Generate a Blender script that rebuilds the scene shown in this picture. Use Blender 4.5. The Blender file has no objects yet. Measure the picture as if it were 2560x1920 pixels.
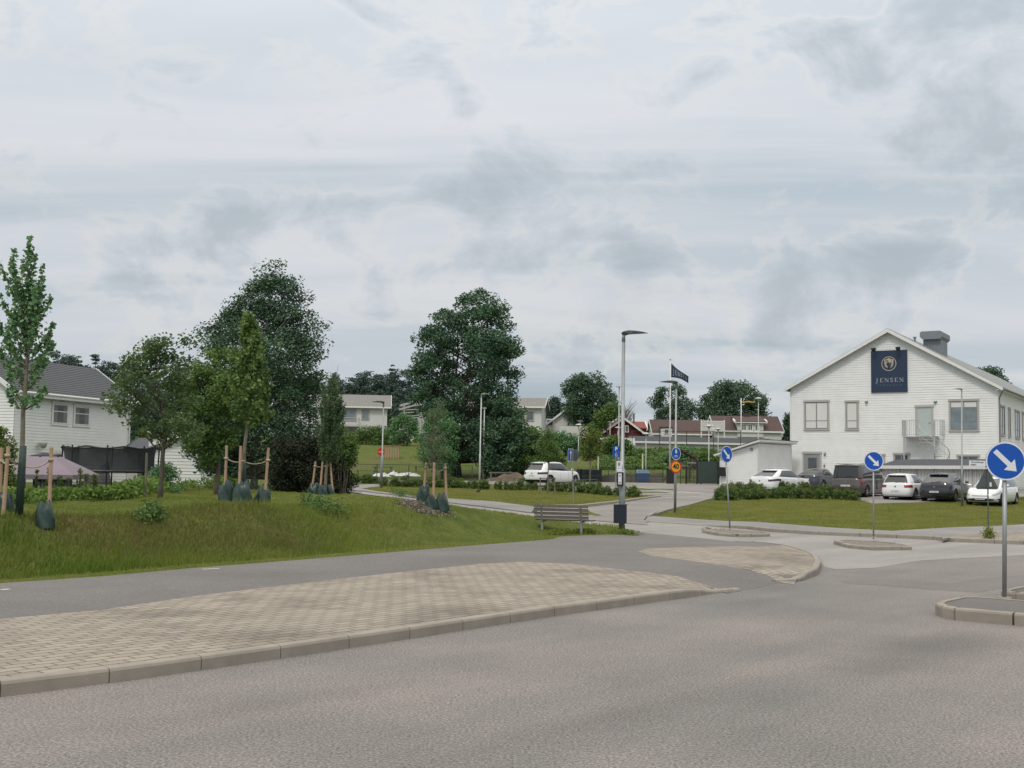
import bpy, math, random
import numpy as np
from mathutils import Vector, Matrix

# ------------------------------------------------------------------ camera, world, sun, exposure
SC = bpy.context.scene
COL = SC.collection
F_PX, CAM_H = 2900.0, 2.0
PITCH = math.atan(220/2900); ROLL = 0.015
_cp, _sp, _cr, _sr = math.cos(PITCH), math.sin(PITCH), math.cos(ROLL), math.sin(ROLL)
FW = np.array([0, _cp, _sp]); R0 = np.array([1., 0, 0]); U0 = np.array([0, -_sp, _cp])
CR = _cr*R0 + _sr*U0; CU = _cr*U0 - _sr*R0
cam_d = bpy.data.cameras.new('camera'); cam = bpy.data.objects.new('camera', cam_d); COL.objects.link(cam)
cam_d.sensor_fit = 'HORIZONTAL'; cam_d.sensor_width = 36.0; cam_d.lens = 36.0*F_PX/2560
cam_d.clip_start = 0.1; cam_d.clip_end = 5000
cam.matrix_world = Matrix(((CR[0], CU[0], -FW[0], 0), (CR[1], CU[1], -FW[1], 0), (CR[2], CU[2], -FW[2], CAM_H), (0, 0, 0, 1)))
SC.camera = cam
SC.render.resolution_x, SC.render.resolution_y = 1024, 768
SC.view_settings.view_transform = 'Standard'; SC.view_settings.look = 'None'
SC.view_settings.exposure = 0.16; SC.view_settings.gamma = 1.0

SUN_EL, SUN_AZ = math.radians(52), math.radians(205)     # azimuth measured clockwise from +Y
w = bpy.data.worlds.new("World"); SC.world = w; w.use_nodes = True
nt = w.node_tree; nt.nodes.clear()
def wn(t, **k):
    n = nt.nodes.new(t)
    for a, b in k.items():
        if a in n.inputs.keys(): n.inputs[a].default_value = b
        else: setattr(n, a, b)
    return n
def wl(a, b): nt.links.new(a, b)
def wmath(op, a, b=None, c=None, clamp=False):
    n = nt.nodes.new('ShaderNodeMath'); n.operation = op; n.use_clamp = clamp
    for i, v in enumerate((a, b, c)):
        if v is None: continue
        if isinstance(v, (int, float)): n.inputs[i].default_value = v
        else: wl(v, n.inputs[i])
    return n.outputs[0]
sky = wn('ShaderNodeTexSky', sky_type='NISHITA', sun_disc=False, sun_elevation=SUN_EL, sun_rotation=SUN_AZ)
sky.air_density = 1.0; sky.dust_density = 3.0; sky.ozone_density = 1.0
bg_sky = wn('ShaderNodeBackground', Strength=0.06); wl(sky.outputs[0], bg_sky.inputs[0])
tc = wn('ShaderNodeTexCoord')
sep = wn('ShaderNodeSeparateXYZ'); wl(tc.outputs['Generated'], sep.inputs[0])
den = wmath('ADD', wmath('MAXIMUM', sep.outputs[2], 0.0), 0.13)
u_ = wmath('DIVIDE', sep.outputs[0], den); v_ = wmath('DIVIDE', sep.outputs[1], den)
comb = wn('ShaderNodeCombineXYZ'); wl(u_, comb.inputs[0]); wl(v_, comb.inputs[1])
def wnoise(scale, detail, rough, off, sx=1.0, sy=1.0, dist=0.0, rot=0.0):
    m = wn('ShaderNodeMapping'); m.inputs['Location'].default_value = off; m.inputs['Scale'].default_value = (sx, sy, 1)
    m.inputs['Rotation'].default_value = (0, 0, rot)
    wl(comb.outputs[0], m.inputs[0])
    n = wn('ShaderNodeTexNoise'); n.inputs['Scale'].default_value = scale; n.inputs['Detail'].default_value = detail
    n.inputs['Roughness'].default_value = rough; n.inputs['Distortion'].default_value = dist
    wl(m.outputs[0], n.inputs['Vector']); return n.outputs['Fac']
def wramp(fac, stops):
    r = wn('ShaderNodeValToRGB'); wl(fac, r.inputs[0])
    while len(r.color_ramp.elements) < len(stops): r.color_ramp.elements.new(0.5)
    for e, (p, c) in zip(r.color_ramp.elements, stops): e.position = p; e.color = (*c, 1) if len(c) == 3 else (c[0],)*3+(1,)
    r.color_ramp.interpolation = 'EASE'
    return r.outputs[0]
def wmix(fac, a, b, bt='MIX'):
    m = wn('ShaderNodeMix', data_type='RGBA', blend_type=bt)
    if isinstance(fac, (int, float)): m.inputs[0].default_value = fac
    else: wl(fac, m.inputs[0])
    for i, v in ((6, a), (7, b)):
        if isinstance(v, tuple): m.inputs[i].default_value = (*v, 1)
        else: wl(v, m.inputs[i])
    return m.outputs[2]
big = wnoise(0.42, 3, 0.5, (3.1, 7.7, 0), 0.8, 1.5, 0.3)
base_c = wramp(big, [(0.30, (0.425, 0.505, 0.565)), (0.50, (0.525, 0.58, 0.63)), (0.70, (0.62, 0.65, 0.695))])
strk = wnoise(0.9, 6, 0.55, (1.3, 2.2, 5), 0.45, 1.5, 0.5, 0.35)
base2 = wmix(wramp(strk, [(0.42, (0,)), (0.70, (1,))]), base_c, (0.665, 0.685, 0.725))
# low dark cumulus shreds and the heavier bank to the upper right
def dnoise(scale, detail, rough, off, sz=1.0, dist=0.0):
    m = wn('ShaderNodeMapping'); m.inputs['Location'].default_value = off; m.inputs['Scale'].default_value = (1, 1, sz); m.inputs['Rotation'].default_value = (0, 0.22, 0)
    wl(tc.outputs['Generated'], m.inputs[0]); n = wn('ShaderNodeTexNoise'); n.inputs['Scale'].default_value = scale; n.inputs['Detail'].default_value = detail
    n.inputs['Roughness'].default_value = rough; n.inputs['Distortion'].default_value = dist; wl(m.outputs[0], n.inputs['Vector']); return n.outputs['Fac']
low = dnoise(9.5, 10, 0.60, (0.62, 0.3, 0.15), 1.7, 0.35)
band = wramp(sep.outputs[2], [(0.03, (0.35,)), (0.10, (1,)), (0.20, (0.85,)), (0.27, (0.25,)), (0.36, (0.9,))])
def blob(px, py, r0, r1):
    d = Vector(FW*F_PX+CR*(px-1280)+CU*(960-py)).normalized(); n = nt.nodes.new('ShaderNodeVectorMath'); n.operation = 'DISTANCE'
    wl(tc.outputs['Generated'], n.inputs[0]); n.inputs[1].default_value = d
    return wramp(n.outputs['Value'], [(r0, (1,)), (r1, (0,))])
mask = blob(1180, 590, .01, .085)
for q in ((1010, 670, .01, .06), (870, 575, .01, .045), (1370, 610, .01, .06), (1560, 640, .01, .05), (1960, 750, .01, .075), (2330, 650, .01, .05), (2530, 470, .01, .06), (560, 600, .01, .075), (330, 640, .01, .06), (2380, 60, .03, .17), (2540, 200, .03, .13)): mask = wmath('MAXIMUM', mask, blob(*q))
lowq = wmath('MULTIPLY_ADD', mask, 0.15, low)
low = lowq
lowm = wmath('MULTIPLY', wramp(lowq, [(0.55, (0,)), (0.76, (1,))]), 1.0)
base3 = wmix(wmath('MULTIPLY', lowm, 0.62), base2, (0.37, 0.43, 0.47))
edge = wmath('MULTIPLY', wramp(low, [(0.48, (0,)), (0.545, (1,)), (0.60, (0,))]), band)
base4a = wmix(wmath('MULTIPLY', edge, 0.40), base3, (0.71, 0.71, 0.68))
bigd = dnoise(2.6, 6, 0.55, (1.9, 0.4, 0.8), 1.6, 0.2)
base4 = wmix(wmath('MULTIPLY', wramp(bigd, [(0.5, (0,)), (0.66, (1,))]), 0.42), base4a, (0.42, 0.46, 0.51))
# an overcast dome is brighter towards the zenith
zen = wmath('MULTIPLY_ADD', wmath('POWER', wmath('MAXIMUM', sep.outputs[2], 0.0), 2.4), 1.95, 0.93)
warm = wmix(wramp(sep.outputs[2], [(0.40, (0,)), (0.75, (1,))]), base4, (0.66, 0.625, 0.585))
vm = wn('ShaderNodeVectorMath', operation='SCALE'); wl(warm, vm.inputs[0]); wl(zen, vm.inputs['Scale'])
bg_cl = wn('ShaderNodeBackground', Strength=1.0); wl(vm.outputs[0], bg_cl.inputs[0])
mixs = wn('ShaderNodeMixShader'); mixs.inputs[0].default_value = 0.93
wl(bg_sky.outputs[0], mixs.inputs[1]); wl(bg_cl.outputs[0], mixs.inputs[2])
wo = wn('ShaderNodeOutputWorld'); wl(mixs.outputs[0], wo.inputs[0])
sd_ = bpy.data.lights.new('sun', 'SUN'); sd_.energy = 1.1; sd_.angle = math.radians(11); sd_.color = (1.0, 0.96, 0.90)
sun = bpy.data.objects.new('sun', sd_); COL.objects.link(sun)
_sd = Vector((math.sin(SUN_AZ)*math.cos(SUN_EL), math.cos(SUN_AZ)*math.cos(SUN_EL), math.sin(SUN_EL)))
sun.rotation_euler = _sd.to_track_quat('Z', 'Y').to_euler()

# ------------------------------------------------------------------ helpers
RNG = np.random.default_rng(7); random.seed(7)
DS = 2560/2212.0
def D(x, y): return (x*DS, y*DS)
def _unused(): pass
def ray(px, py): return FW*F_PX + CR*(px-1280) + CU*(960-py)
CAMP = np.array([0, 0, CAM_H])
def A(px, py, Y):
    d = ray(px, py); return CAMP + d*(Y/d[1])
def sstep(t):
    t = np.clip(t, 0, 1); return t*t*(3-2*t)
_by = np.array([-1e4, 46, 52, 58, 64, 70, 80, 95, 110, 130, 160, 200, 300, 1e4])
_bz = np.array([0, 0, .15, .36, .57, .74, 1.0, 1.2, 2.3, 4.4, 6.6, 7.6, 9.0, 9.0])
def base(y): return np.interp(y, _by, _bz)
def on_base(px, py, off=0.0):
    d = ray(px, py); Y = 8.0
    lo, hi = 3.0, 400.0
    f = lambda Y: (CAM_H + d[2]*(Y/d[1])) - (base(Y)+off)
    Ys = np.concatenate([np.arange(3, 60, .25), np.arange(60, 400, 1.)])
    v = np.array([f(t) for t in Ys]); i = int(np.argmax(v < 0))
    if v[i] >= 0: return A(px, py, 300)
    lo, hi = (Ys[i-1] if i else 2.0), Ys[i]
    for _ in range(30):
        m = (lo+hi)/2
        if f(m) > 0: lo = m
        else: hi = m
    return A(px, py, hi)
def dist_poly(x, y, P, closed=True):
    x = np.asarray(x, float); y = np.asarray(y, float); P = np.asarray(P, float)
    best = np.full(x.shape, 1e9); n = len(P)
    for i in range(n if closed else n-1):
        a, b = P[i], P[(i+1) % n]; e = b-a; L = e.dot(e)+1e-12
        t = np.clip(((x-a[0])*e[0]+(y-a[1])*e[1])/L, 0, 1)
        best = np.minimum(best, np.hypot(x-a[0]-t*e[0], y-a[1]-t*e[1]))
    return best
def inside(x, y, P):
    x = np.asarray(x, float); y = np.asarray(y, float); P = np.asarray(P, float)
    c = np.zeros(x.shape, bool); n = len(P); j = n-1
    for i in range(n):
        xi, yi = P[i]; xj, yj = P[j]
        if yi != yj:
            c ^= ((yi > y) != (yj > y)) & (x < (xj-xi)*(y-yi)/(yj-yi)+xi)
        j = i
    return c
def pix(pts, off=0.0): return [tuple(on_base(a, b, off)[:2]) for a, b in pts]

# the carriageway outline: everything outside it is raised by a kerb
KERB_NEAR = pix([D(a, b) for a, b in ((0, 1506), (88, 1495), (302, 1467), (487, 1440), (651, 1416), (793, 1394), (918, 1375), (1030, 1357), (1133, 1341), (1226, 1327), (1308, 1316), (1384, 1305), (1480, 1292), (1565, 1279))])
_a, _b = np.array(KERB_NEAR[0]), np.array(KERB_NEAR[2]); _d = (_a-_b)/np.linalg.norm(_a-_b)
KERB_NEAR = [tuple(_a+_d*40)]+KERB_NEAR
CROSS = pix([(1851, 1478), (1900, 1468), (1941, 1459)])
NOSE = pix([(1941, 1456), (2005, 1453), (2045, 1437), (2053, 1420), (2046, 1404), (2027, 1391), (1968, 1374), (1901, 1366), (1833, 1365)])
NEAR_EDGE = pix([(1740, 1354), (1607, 1341), (1565, 1328), (1480, 1312), (1444, 1306), (1328, 1290), (1220, 1277), (1118, 1263), (1010, 1247), (905, 1234)])
FAR_EDGE = pix([(905, 1229), (1010, 1242), (1118, 1258), (1220, 1270), (1328, 1284), (1451, 1293), (1620, 1306), (1700, 1310), (1862, 1323), (1924, 1330), (2047, 1338), (2200, 1344), (2346, 1351), (2370, 1355), (2560, 1362)])
_l = np.array(FAR_EDGE[-1]); _m = np.array(FAR_EDGE[-2]); _d2 = (_l-_m)/np.linalg.norm(_l-_m)
ROADWAY = KERB_NEAR + CROSS + NOSE + NEAR_EDGE + [(-13, 76), (-14, 78)] + FAR_EDGE + [tuple(_l+_d2*50), (90, -30), (-60, -30)]
CR_MID = np.array(CROSS[1]); ACC_MID = np.array(pix([(1530, 1300)])[0])
def raise_(x, y, sd):
    h = np.full(np.shape(x), .12)
    w1 = sstep((2.6-np.hypot(x-CR_MID[0], y-CR_MID[1]))/1.4)
    h = h*(1-w1) + w1*.115*sstep(sd/1.6)
    w2 = sstep((7.0-np.hypot(x-ACC_MID[0], y-ACC_MID[1]))/3)
    w3 = sstep((y-40)/6)*sstep((8.5-x)/4)
    h = h*(1-np.maximum(w2, w3)*.8)
    return h
PATH_TOP = pix([(0, 1461), (260, 1443), (488, 1422), (720, 1404), (960, 1384), (1200, 1364), (1381, 1350), (1400, 1343), (1471, 1339), (1560, 1338)], .12)
_pa, _pb = np.array(PATH_TOP[0]), np.array(PATH_TOP[2]); _pd = (_pa-_pb)/np.linalg.norm(_pa-_pb)
PT_EXT = [tuple(_pa+_pd*45)]+PATH_TOP
LAWN = PT_EXT + [NEAR_EDGE[2]] + NEAR_EDGE[3:] + [(-13, 76), (-14, 84), (-60, 84), (-90, 40)]
def HT(x, y):
    x = np.asarray(x, float); y = np.asarray(y, float)
    ins = inside(x, y, ROADWAY); d = dist_poly(x, y, ROADWAY)
    sd = np.where(ins, -d, d)
    z = base(y) + np.where(ins, -.05, raise_(x, y, sd)*sstep((sd-.05)/.6) - .05*(1-sstep((sd-.05)/.6)))
    inl = inside(x, y, LAWN)
    dp = dist_poly(x, y, PT_EXT, False); dn = dist_poly(x, y, [NEAR_EDGE[2]]+NEAR_EDGE[3:]+[(-13, 76)], False)
    m = np.minimum((dp-1.0)/3.0, (dn-.3)/9.0)
    top = .92*(1-sstep((y-44)/34))+.08*np.sin(x*.9+y*.5)+.05*np.sin(x*2.1-y*1.3)
    z = z + np.where(inl, sstep(m)*top, 0)
    # gentle banked lawn by the car park
    z = z + np.where((x > 3) & (y > 44) & (y < 59), .06*np.sin(x*.6)*sstep((y-45)/4)*sstep((58-y)/4), 0)
    return z
def H1(x, y): return float(HT(np.array([x]), np.array([y]))[0])
def G(px, py):
    d = ray(px, py); Ys = np.concatenate([np.arange(5, 60, .2), np.arange(60, 400, .8)])
    X = d[0]/d[1]*Ys; Z = CAM_H + d[2]/d[1]*Ys
    v = Z-HT(X, Ys)-.015; i = int(np.argmax(v < 0))
    if v[i] >= 0: return A(px, py, 300)
    t = v[i-1]/(v[i-1]-v[i]) if i else 1; Y = Ys[i-1]+t*(Ys[i]-Ys[i-1])
    return A(px, py, Y)

# ------------------------------------------------------------------ materials
MATS = {}
def new_mat(name):
    m = bpy.data.materials.new(name); m.use_nodes = True; MATS[name] = m
    n = m.node_tree.nodes; b = n['Principled BSDF']; return m, m.node_tree, b
def tnode(t, typ, **k):
    n = t.nodes.new(typ)
    for a, b in k.items(): setattr(n, a, b)
    return n
def rgba(c): return (*c, 1)
def scale3(c, f): return tuple(min(1, v*f) for v in c)
def tex_coord(t, scale=(1, 1, 1), rot=0.0, kind='Object'):
    c = tnode(t, 'ShaderNodeTexCoord'); m = tnode(t, 'ShaderNodeMapping')
    m.inputs['Scale'].default_value = scale; m.inputs['Rotation'].default_value = (0, 0, rot)
    t.links.new(c.outputs[kind], m.inputs[0]); return m.outputs[0]
def noise(t, vec, scale, detail=4, rough=.55):
    n = tnode(t, 'ShaderNodeTexNoise'); n.inputs['Scale'].default_value = scale
    n.inputs['Detail'].default_value = detail; n.inputs['Roughness'].default_value = rough
    t.links.new(vec, n.inputs['Vector']); return n.outputs['Fac']
def ramp(t, fac, stops):
    r = tnode(t, 'ShaderNodeValToRGB'); t.links.new(fac, r.inputs[0])
    while len(r.color_ramp.elements) < len(stops): r.color_ramp.elements.new(.5)
    for e, (p, c) in zip(r.color_ramp.elements, stops): e.position = p; e.color = rgba(c)
    return r.outputs[0]
def mixc(t, fac, a, b, bt='MIX'):
    m = tnode(t, 'ShaderNodeMix', data_type='RGBA', blend_type=bt)
    if isinstance(fac, (int, float)): m.inputs[0].default_value = fac
    else: t.links.new(fac, m.inputs[0])
    for i, v in ((6, a), (7, b)):
        if isinstance(v, tuple): m.inputs[i].default_value = rgba(v)
        else: t.links.new(v, m.inputs[i])
    return m.outputs[2]
def bump(t, b, h, strength=.3, dist=.02):
    n = tnode(t, 'ShaderNodeBump'); n.inputs['Strength'].default_value = strength; n.inputs['Distance'].default_value = dist
    t.links.new(h, n.inputs['Height']); t.links.new(n.outputs[0], b.inputs['Normal'])
def mat(name, col, rough=.75, metal=0., var=.12, vs=2.5, bmp=0., bs=30, coat=0., spec=None):
    m, t, b = new_mat(name)
    v = tex_coord(t); n = noise(t, v, vs, 5)
    c = ramp(t, n, [(.3, scale3(col, 1-var)), (.7, scale3(col, 1+var))])
    t.links.new(c, b.inputs['Base Color'])
    b.inputs['Roughness'].default_value = rough; b.inputs['Metallic'].default_value = metal
    if coat: b.inputs['Coat Weight'].default_value = coat; b.inputs['Coat Roughness'].default_value = .06
    if spec is not None: b.inputs['Specular IOR Level'].default_value = spec
    if bmp: bump(t, b, noise(t, v, bs, 3), bmp, .01)
    return m
def leaf_mat(name, c1, c2, trans=.25, nscale=.8, c3=None):
    m, t, b = new_mat(name)
    g = tnode(t, 'ShaderNodeNewGeometry'); v = tex_coord(t)
    r = mixc(t, g.outputs['Random Per Island'], c1, c2)
    n = noise(t, v, nscale, 3); r2 = mixc(t, ramp(t, n, [(.35, (0, 0, 0)), (.68, (1, 1, 1))]), r, c3 or scale3(c2, 1.25))
    t.links.new(r2, b.inputs['Base Color']); b.inputs['Roughness'].default_value = .6
    b.inputs['Specular IOR Level'].default_value = .3
    tr = tnode(t, 'ShaderNodeBsdfTranslucent'); t.links.new(r2, tr.inputs[0])
    ms = tnode(t, 'ShaderNodeMixShader'); ms.inputs[0].default_value = trans
    t.links.new(b.outputs[0], ms.inputs[1]); t.links.new(tr.outputs[0], ms.inputs[2])
    t.links.new(ms.outputs[0], t.nodes['Material Output'].inputs[0]); return m
ROAD_ROT = math.atan2(.77, .64)
def asphalt(name, c, c_alt, speck=.35, streak=.5, ss=170, tracks=True):
    m, t, b = new_mat(name)
    v = tex_coord(t)
    c0 = tnode(t, 'ShaderNodeTexCoord'); mp = tnode(t, 'ShaderNodeMapping', vector_type='TEXTURE')
    mp.inputs['Rotation'].default_value = (0, 0, ROAD_ROT); mp.inputs['Scale'].default_value = (9, 1, 1)
    t.links.new(c0.outputs['Object'], mp.inputs[0])
    st = noise(t, mp.outputs[0], .75, 3, .5); pa = noise(t, v, .35, 4); fine = noise(t, v, ss, 3, .8); mid = noise(t, v, 9, 5, .65)
    a = mixc(t, ramp(t, st, [(.38, (0, 0, 0)), (.62, (1, 1, 1))]), c, c_alt) if tracks else mixc(t, ramp(t, pa, [(.35, (0, 0, 0)), (.65, (1, 1, 1))]), c, c_alt)
    a = mixc(t, streak*.6, a, ramp(t, pa, [(.3, scale3(c, .80)), (.7, scale3(c_alt, 1.1))]))
    g = ramp(t, fine, [(.36, (1-speck,)*3), (.5, (1, 1, 1)), (.64, (1+speck*1.2,)*3)])
    # colour ramps clamp at 1, so scale speckle around .5 and double it
    g = ramp(t, fine, [(.34, ((1-speck)*.5,)*3), (.5, (.5,)*3), (.66, ((1+speck*1.2)*.5,)*3)])
    g2 = ramp(t, mid, [(.3, (.46,)*3), (.7, (.54,)*3)])
    a = mixc(t, 1.0, a, g, 'MULTIPLY'); a = mixc(t, 1.0, a, g2, 'MULTIPLY')
    for (cx_, cy_, rx_, ry_, k_) in STAINS.get(name, []):
        mp2 = tnode(t, 'ShaderNodeMapping', vector_type='TEXTURE'); mp2.inputs['Location'].default_value = (cx_, cy_, 0); mp2.inputs['Rotation'].default_value = (0, 0, ROAD_ROT); mp2.inputs['Scale'].default_value = (rx_, ry_, 1e3)
        t.links.new(c0.outputs['Object'], mp2.inputs[0]); ln = tnode(t, 'ShaderNodeVectorMath', operation='LENGTH'); t.links.new(mp2.outputs[0], ln.inputs[0])
        ad = tnode(t, 'ShaderNodeMath', operation='MULTIPLY_ADD'); ad.inputs[1].default_value = 1.0; t.links.new(ln.outputs['Value'], ad.inputs[0]); pn = tnode(t, 'ShaderNodeMath', operation='MULTIPLY'); pn.inputs[1].default_value = .9; t.links.new(noise(t, v, .8, 5), pn.inputs[0]); t.links.new(pn.outputs[0], ad.inputs[2])
        a = mixc(t, 1.0, a, ramp(t, ad.outputs[0], [(.55, (k_,)*3), (1., (1, 1, 1))]), 'MULTIPLY')
    vmn = tnode(t, 'ShaderNodeVectorMath', operation='SCALE'); vmn.inputs['Scale'].default_value = 4.0
    t.links.new(a, vmn.inputs[0]); t.links.new(vmn.outputs[0], b.inputs['Base Color'])
    b.inputs['Roughness'].default_value = .85; b.inputs['Specular IOR Level'].default_value = .35
    bump(t, b, fine, .5, .006); return m
_s = on_base(2330, 1625); _s2 = on_base(1500, 1800); _s3 = on_base(700, 1760)
STAINS = {'road_asphalt': [(_s[0], _s[1], 5.5, 1.7, .76), (_s2[0], _s2[1], 5.0, .8, .84), (_s3[0], _s3[1], 4.0, .6, .86)]}
M = {}
M['road'] = asphalt('road_asphalt', (.150, .147, .140), (.218, .197, .180), .60, .85, 40)
M['side'] = asphalt('pale_asphalt', (.225, .219, .205), (.285, .277, .259), .3, .4, 34)
M['path'] = asphalt('path_asphalt', (.137, .130, .124), (.158, .150, .142), .38, .6, 48, False)
M['patch'] = asphalt('patch_asphalt', (.15, .142, .132), (.17, .16, .148), .3, .5, 40)
M['lot'] = asphalt('lot_asphalt', (.195, .182, .172), (.24, .225, .21), .15, .6, 80, False)
M['walk'] = asphalt('pavement_asphalt', (.20, .195, .19), (.24, .235, .228), .15, .5, 80, False)
def paving():
    m, t, b = new_mat('concrete_pavers')
    c0 = tnode(t, 'ShaderNodeTexCoord'); mp = tnode(t, 'ShaderNodeMapping', vector_type='TEXTURE')
    mp.inputs['Rotation'].default_value = (0, 0, ROAD_ROT); t.links.new(c0.outputs['Object'], mp.inputs[0])
    br = tnode(t, 'ShaderNodeTexBrick'); br.offset = .5; br.inputs['Scale'].default_value = 1.0
    br.inputs['Brick Width'].default_value = .29; br.inputs['Row Height'].default_value = .145
    br.inputs['Mortar Size'].default_value = .011; br.inputs['Mortar Smooth'].default_value = .3; br.inputs['Bias'].default_value = 0
    br.inputs['Color1'].default_value = (.345, .305, .245, 1); br.inputs['Color2'].default_value = (.255, .228, .186, 1)
    br.inputs['Mortar'].default_value = (.105, .095, .078, 1)
    t.links.new(mp.outputs[0], br.inputs['Vector'])
    v = c0.outputs['Object']; stain = noise(t, v, .55, 5, .6); fine = noise(t, v, 60, 3, .7)
    a = mixc(t, 1.0, br.outputs['Color'], ramp(t, stain, [(.33, (.66, .65, .63)), (.52, (1, 1, 1))]), 'MULTIPLY')
    a = mixc(t, 1.0, a, ramp(t, fine, [(.3, (.84,)*3), (.6, (1,)*3)]), 'MULTIPLY')
    t.links.new(a, b.inputs['Base Color']); b.inputs['Roughness'].default_value = .9
    inv = tnode(t, 'ShaderNodeMath', operation='SUBTRACT'); inv.inputs[0].default_value = 1; t.links.new(br.outputs['Fac'], inv.inputs[1])
    bump(t, b, inv.outputs[0], .7, .01); return m
M['paver'] = paving()
def ground_mat():
    m, t, b = new_mat('meadow_ground')
    v = tex_coord(t); n1 = noise(t, v, .16, 4, .6); n2 = noise(t, v, 1.7, 6, .7); n3 = noise(t, v, 26, 4, .75)
    a = ramp(t, n2, [(.28, (.058, .088, .018)), (.5, (.098, .130, .028)), (.72, (.145, .165, .046))])
    a = mixc(t, ramp(t, n1, [(.46, (0, 0, 0)), (.66, (.55,)*3)]), a, (.150, .138, .055))
    a = mixc(t, 1.0, a, ramp(t, n3, [(.25, (.55,)*3), (.6, (1,)*3)]), 'MULTIPLY')
    t.links.new(a, b.inputs['Base Color']); b.inputs['Roughness'].default_value = .95; b.inputs['Specular IOR Level'].default_value = .1
    bump(t, b, n3, .8, .04); return m
M['ground'] = ground_mat()
M['soil'] = mat('bare_soil', (.21, .185, .145), .95, var=.3, vs=5, bmp=.8, bs=20)
M['kerb'] = mat('kerb_concrete', (.27, .243, .205), .9, var=.14, vs=3, bmp=.3, bs=60)
M['island'] = asphalt('island_asphalt', (.115, .108, .10), (.14, .132, .122), .25, .5, 100, False)
M['white_line'] = mat('worn_road_paint', (.55, .54, .51), .8, var=.18, vs=6)
M['gravel'] = mat('island_gravel', (.17, .155, .13), .95, var=.35, vs=9, bmp=.8, bs=30)
# foliage
M['grass_long'] = leaf_mat('grass_long', (.075, .135, .015), (.155, .225, .030), .38, .45, (.225, .245, .052))
M['grass_lawn'] = leaf_mat('grass_lawn', (.140, .200, .024), (.225, .280, .042), .42, .7, (.285, .285, .075))
M['grass_verge'] = leaf_mat('grass_verge', (.172, .212, .036), (.260, .292, .064), .42, .9, (.325, .305, .105))
M['grass_dry'] = leaf_mat('grass_dry', (.150, .120, .048), (.220, .172, .072), .3, .8, (.150, .150, .045))
M['lf_birch'] = leaf_mat('leaf_birch', (0.034, 0.077, 0.047), (0.063, 0.123, 0.068), .16, .5, (0.085, 0.157, 0.077))
M['lf_poplar'] = leaf_mat('leaf_poplar', (0.034, 0.080, 0.051), (0.067, 0.138, 0.077), .16, .4, (0.088, 0.169, 0.085))
M['lf_maple'] = leaf_mat('leaf_maple', (0.066, 0.138, 0.046), (0.131, 0.221, 0.064), .3, 1.2, (0.185, 0.276, 0.071))
M['lf_mapledk'] = leaf_mat('leaf_maple_dark', (0.068, 0.163, 0.081), (0.132, 0.260, 0.115), .25, 1.2, (0.178, 0.316, 0.125))
M['lf_rowan'] = leaf_mat('leaf_rowan', (.058, .112, .046), (.108, .170, .064), .35, 1.2, (.135, .195, .076))
M['curtain'] = mat('net_curtain', (.20, .205, .20), .8, var=.1)
M['lf_light'] = leaf_mat('leaf_lime', (0.071, 0.122, 0.025), (0.128, 0.184, 0.036), .3, 1.0, (0.173, 0.217, 0.046))
M['lf_mid'] = leaf_mat('leaf_mid', (0.056, 0.119, 0.036), (0.111, 0.190, 0.052), .25, .9, (0.151, 0.233, 0.060))
M['lf_dark'] = leaf_mat('leaf_hedge', (0.013, 0.020, 0.012), (0.024, 0.033, 0.018), .1, 1.0, (0.037, 0.044, 0.022))
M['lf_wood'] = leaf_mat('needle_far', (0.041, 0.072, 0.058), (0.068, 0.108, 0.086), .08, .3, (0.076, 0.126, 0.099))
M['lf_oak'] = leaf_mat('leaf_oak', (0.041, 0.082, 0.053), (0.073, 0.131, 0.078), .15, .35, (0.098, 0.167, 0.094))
M['lf_larch'] = leaf_mat('needle_larch', (0.047, 0.097, 0.047), (0.086, 0.151, 0.065), .2, 1.5, (0.119, 0.187, 0.079))
M['lf_shrub'] = leaf_mat('leaf_shrub', (0.042, 0.089, 0.026), (0.089, 0.154, 0.042), .2, 1.3, (0.157, 0.211, 0.050))
M['lf_grey'] = leaf_mat('leaf_dogwood', (0.165, 0.171, 0.116), (0.264, 0.259, 0.182), .2, 1.3, (0.132, 0.143, 0.077))
M['lf_border'] = leaf_mat('leaf_border', (0.064, 0.129, 0.025), (0.119, 0.203, 0.036), .3, 1.1, (0.161, 0.252, 0.048))
M['bark'] = mat('bark', (.085, .072, .055), .95, var=.3, vs=8, bmp=.8, bs=25)
M['bark_young'] = mat('bark_young', (.17, .15, .11), .9, var=.2, vs=9, bmp=.4, bs=25)
M['bark_birch'] = mat('bark_birch', (.42, .40, .36), .9, var=.55, vs=7, bmp=.5, bs=20)
M['stake'] = mat('stake_timber', (.40, .27, .18), .85, var=.15, vs=6, bmp=.3)
M['rope'] = mat('rope', (.38, .33, .24), .9)
M['bag'] = mat('watering_bag', (.020, .046, .038), .38, var=.45, vs=5)
M['guard'] = mat('trunk_guard', (.028, .050, .042), .7, var=.3, vs=30)
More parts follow.
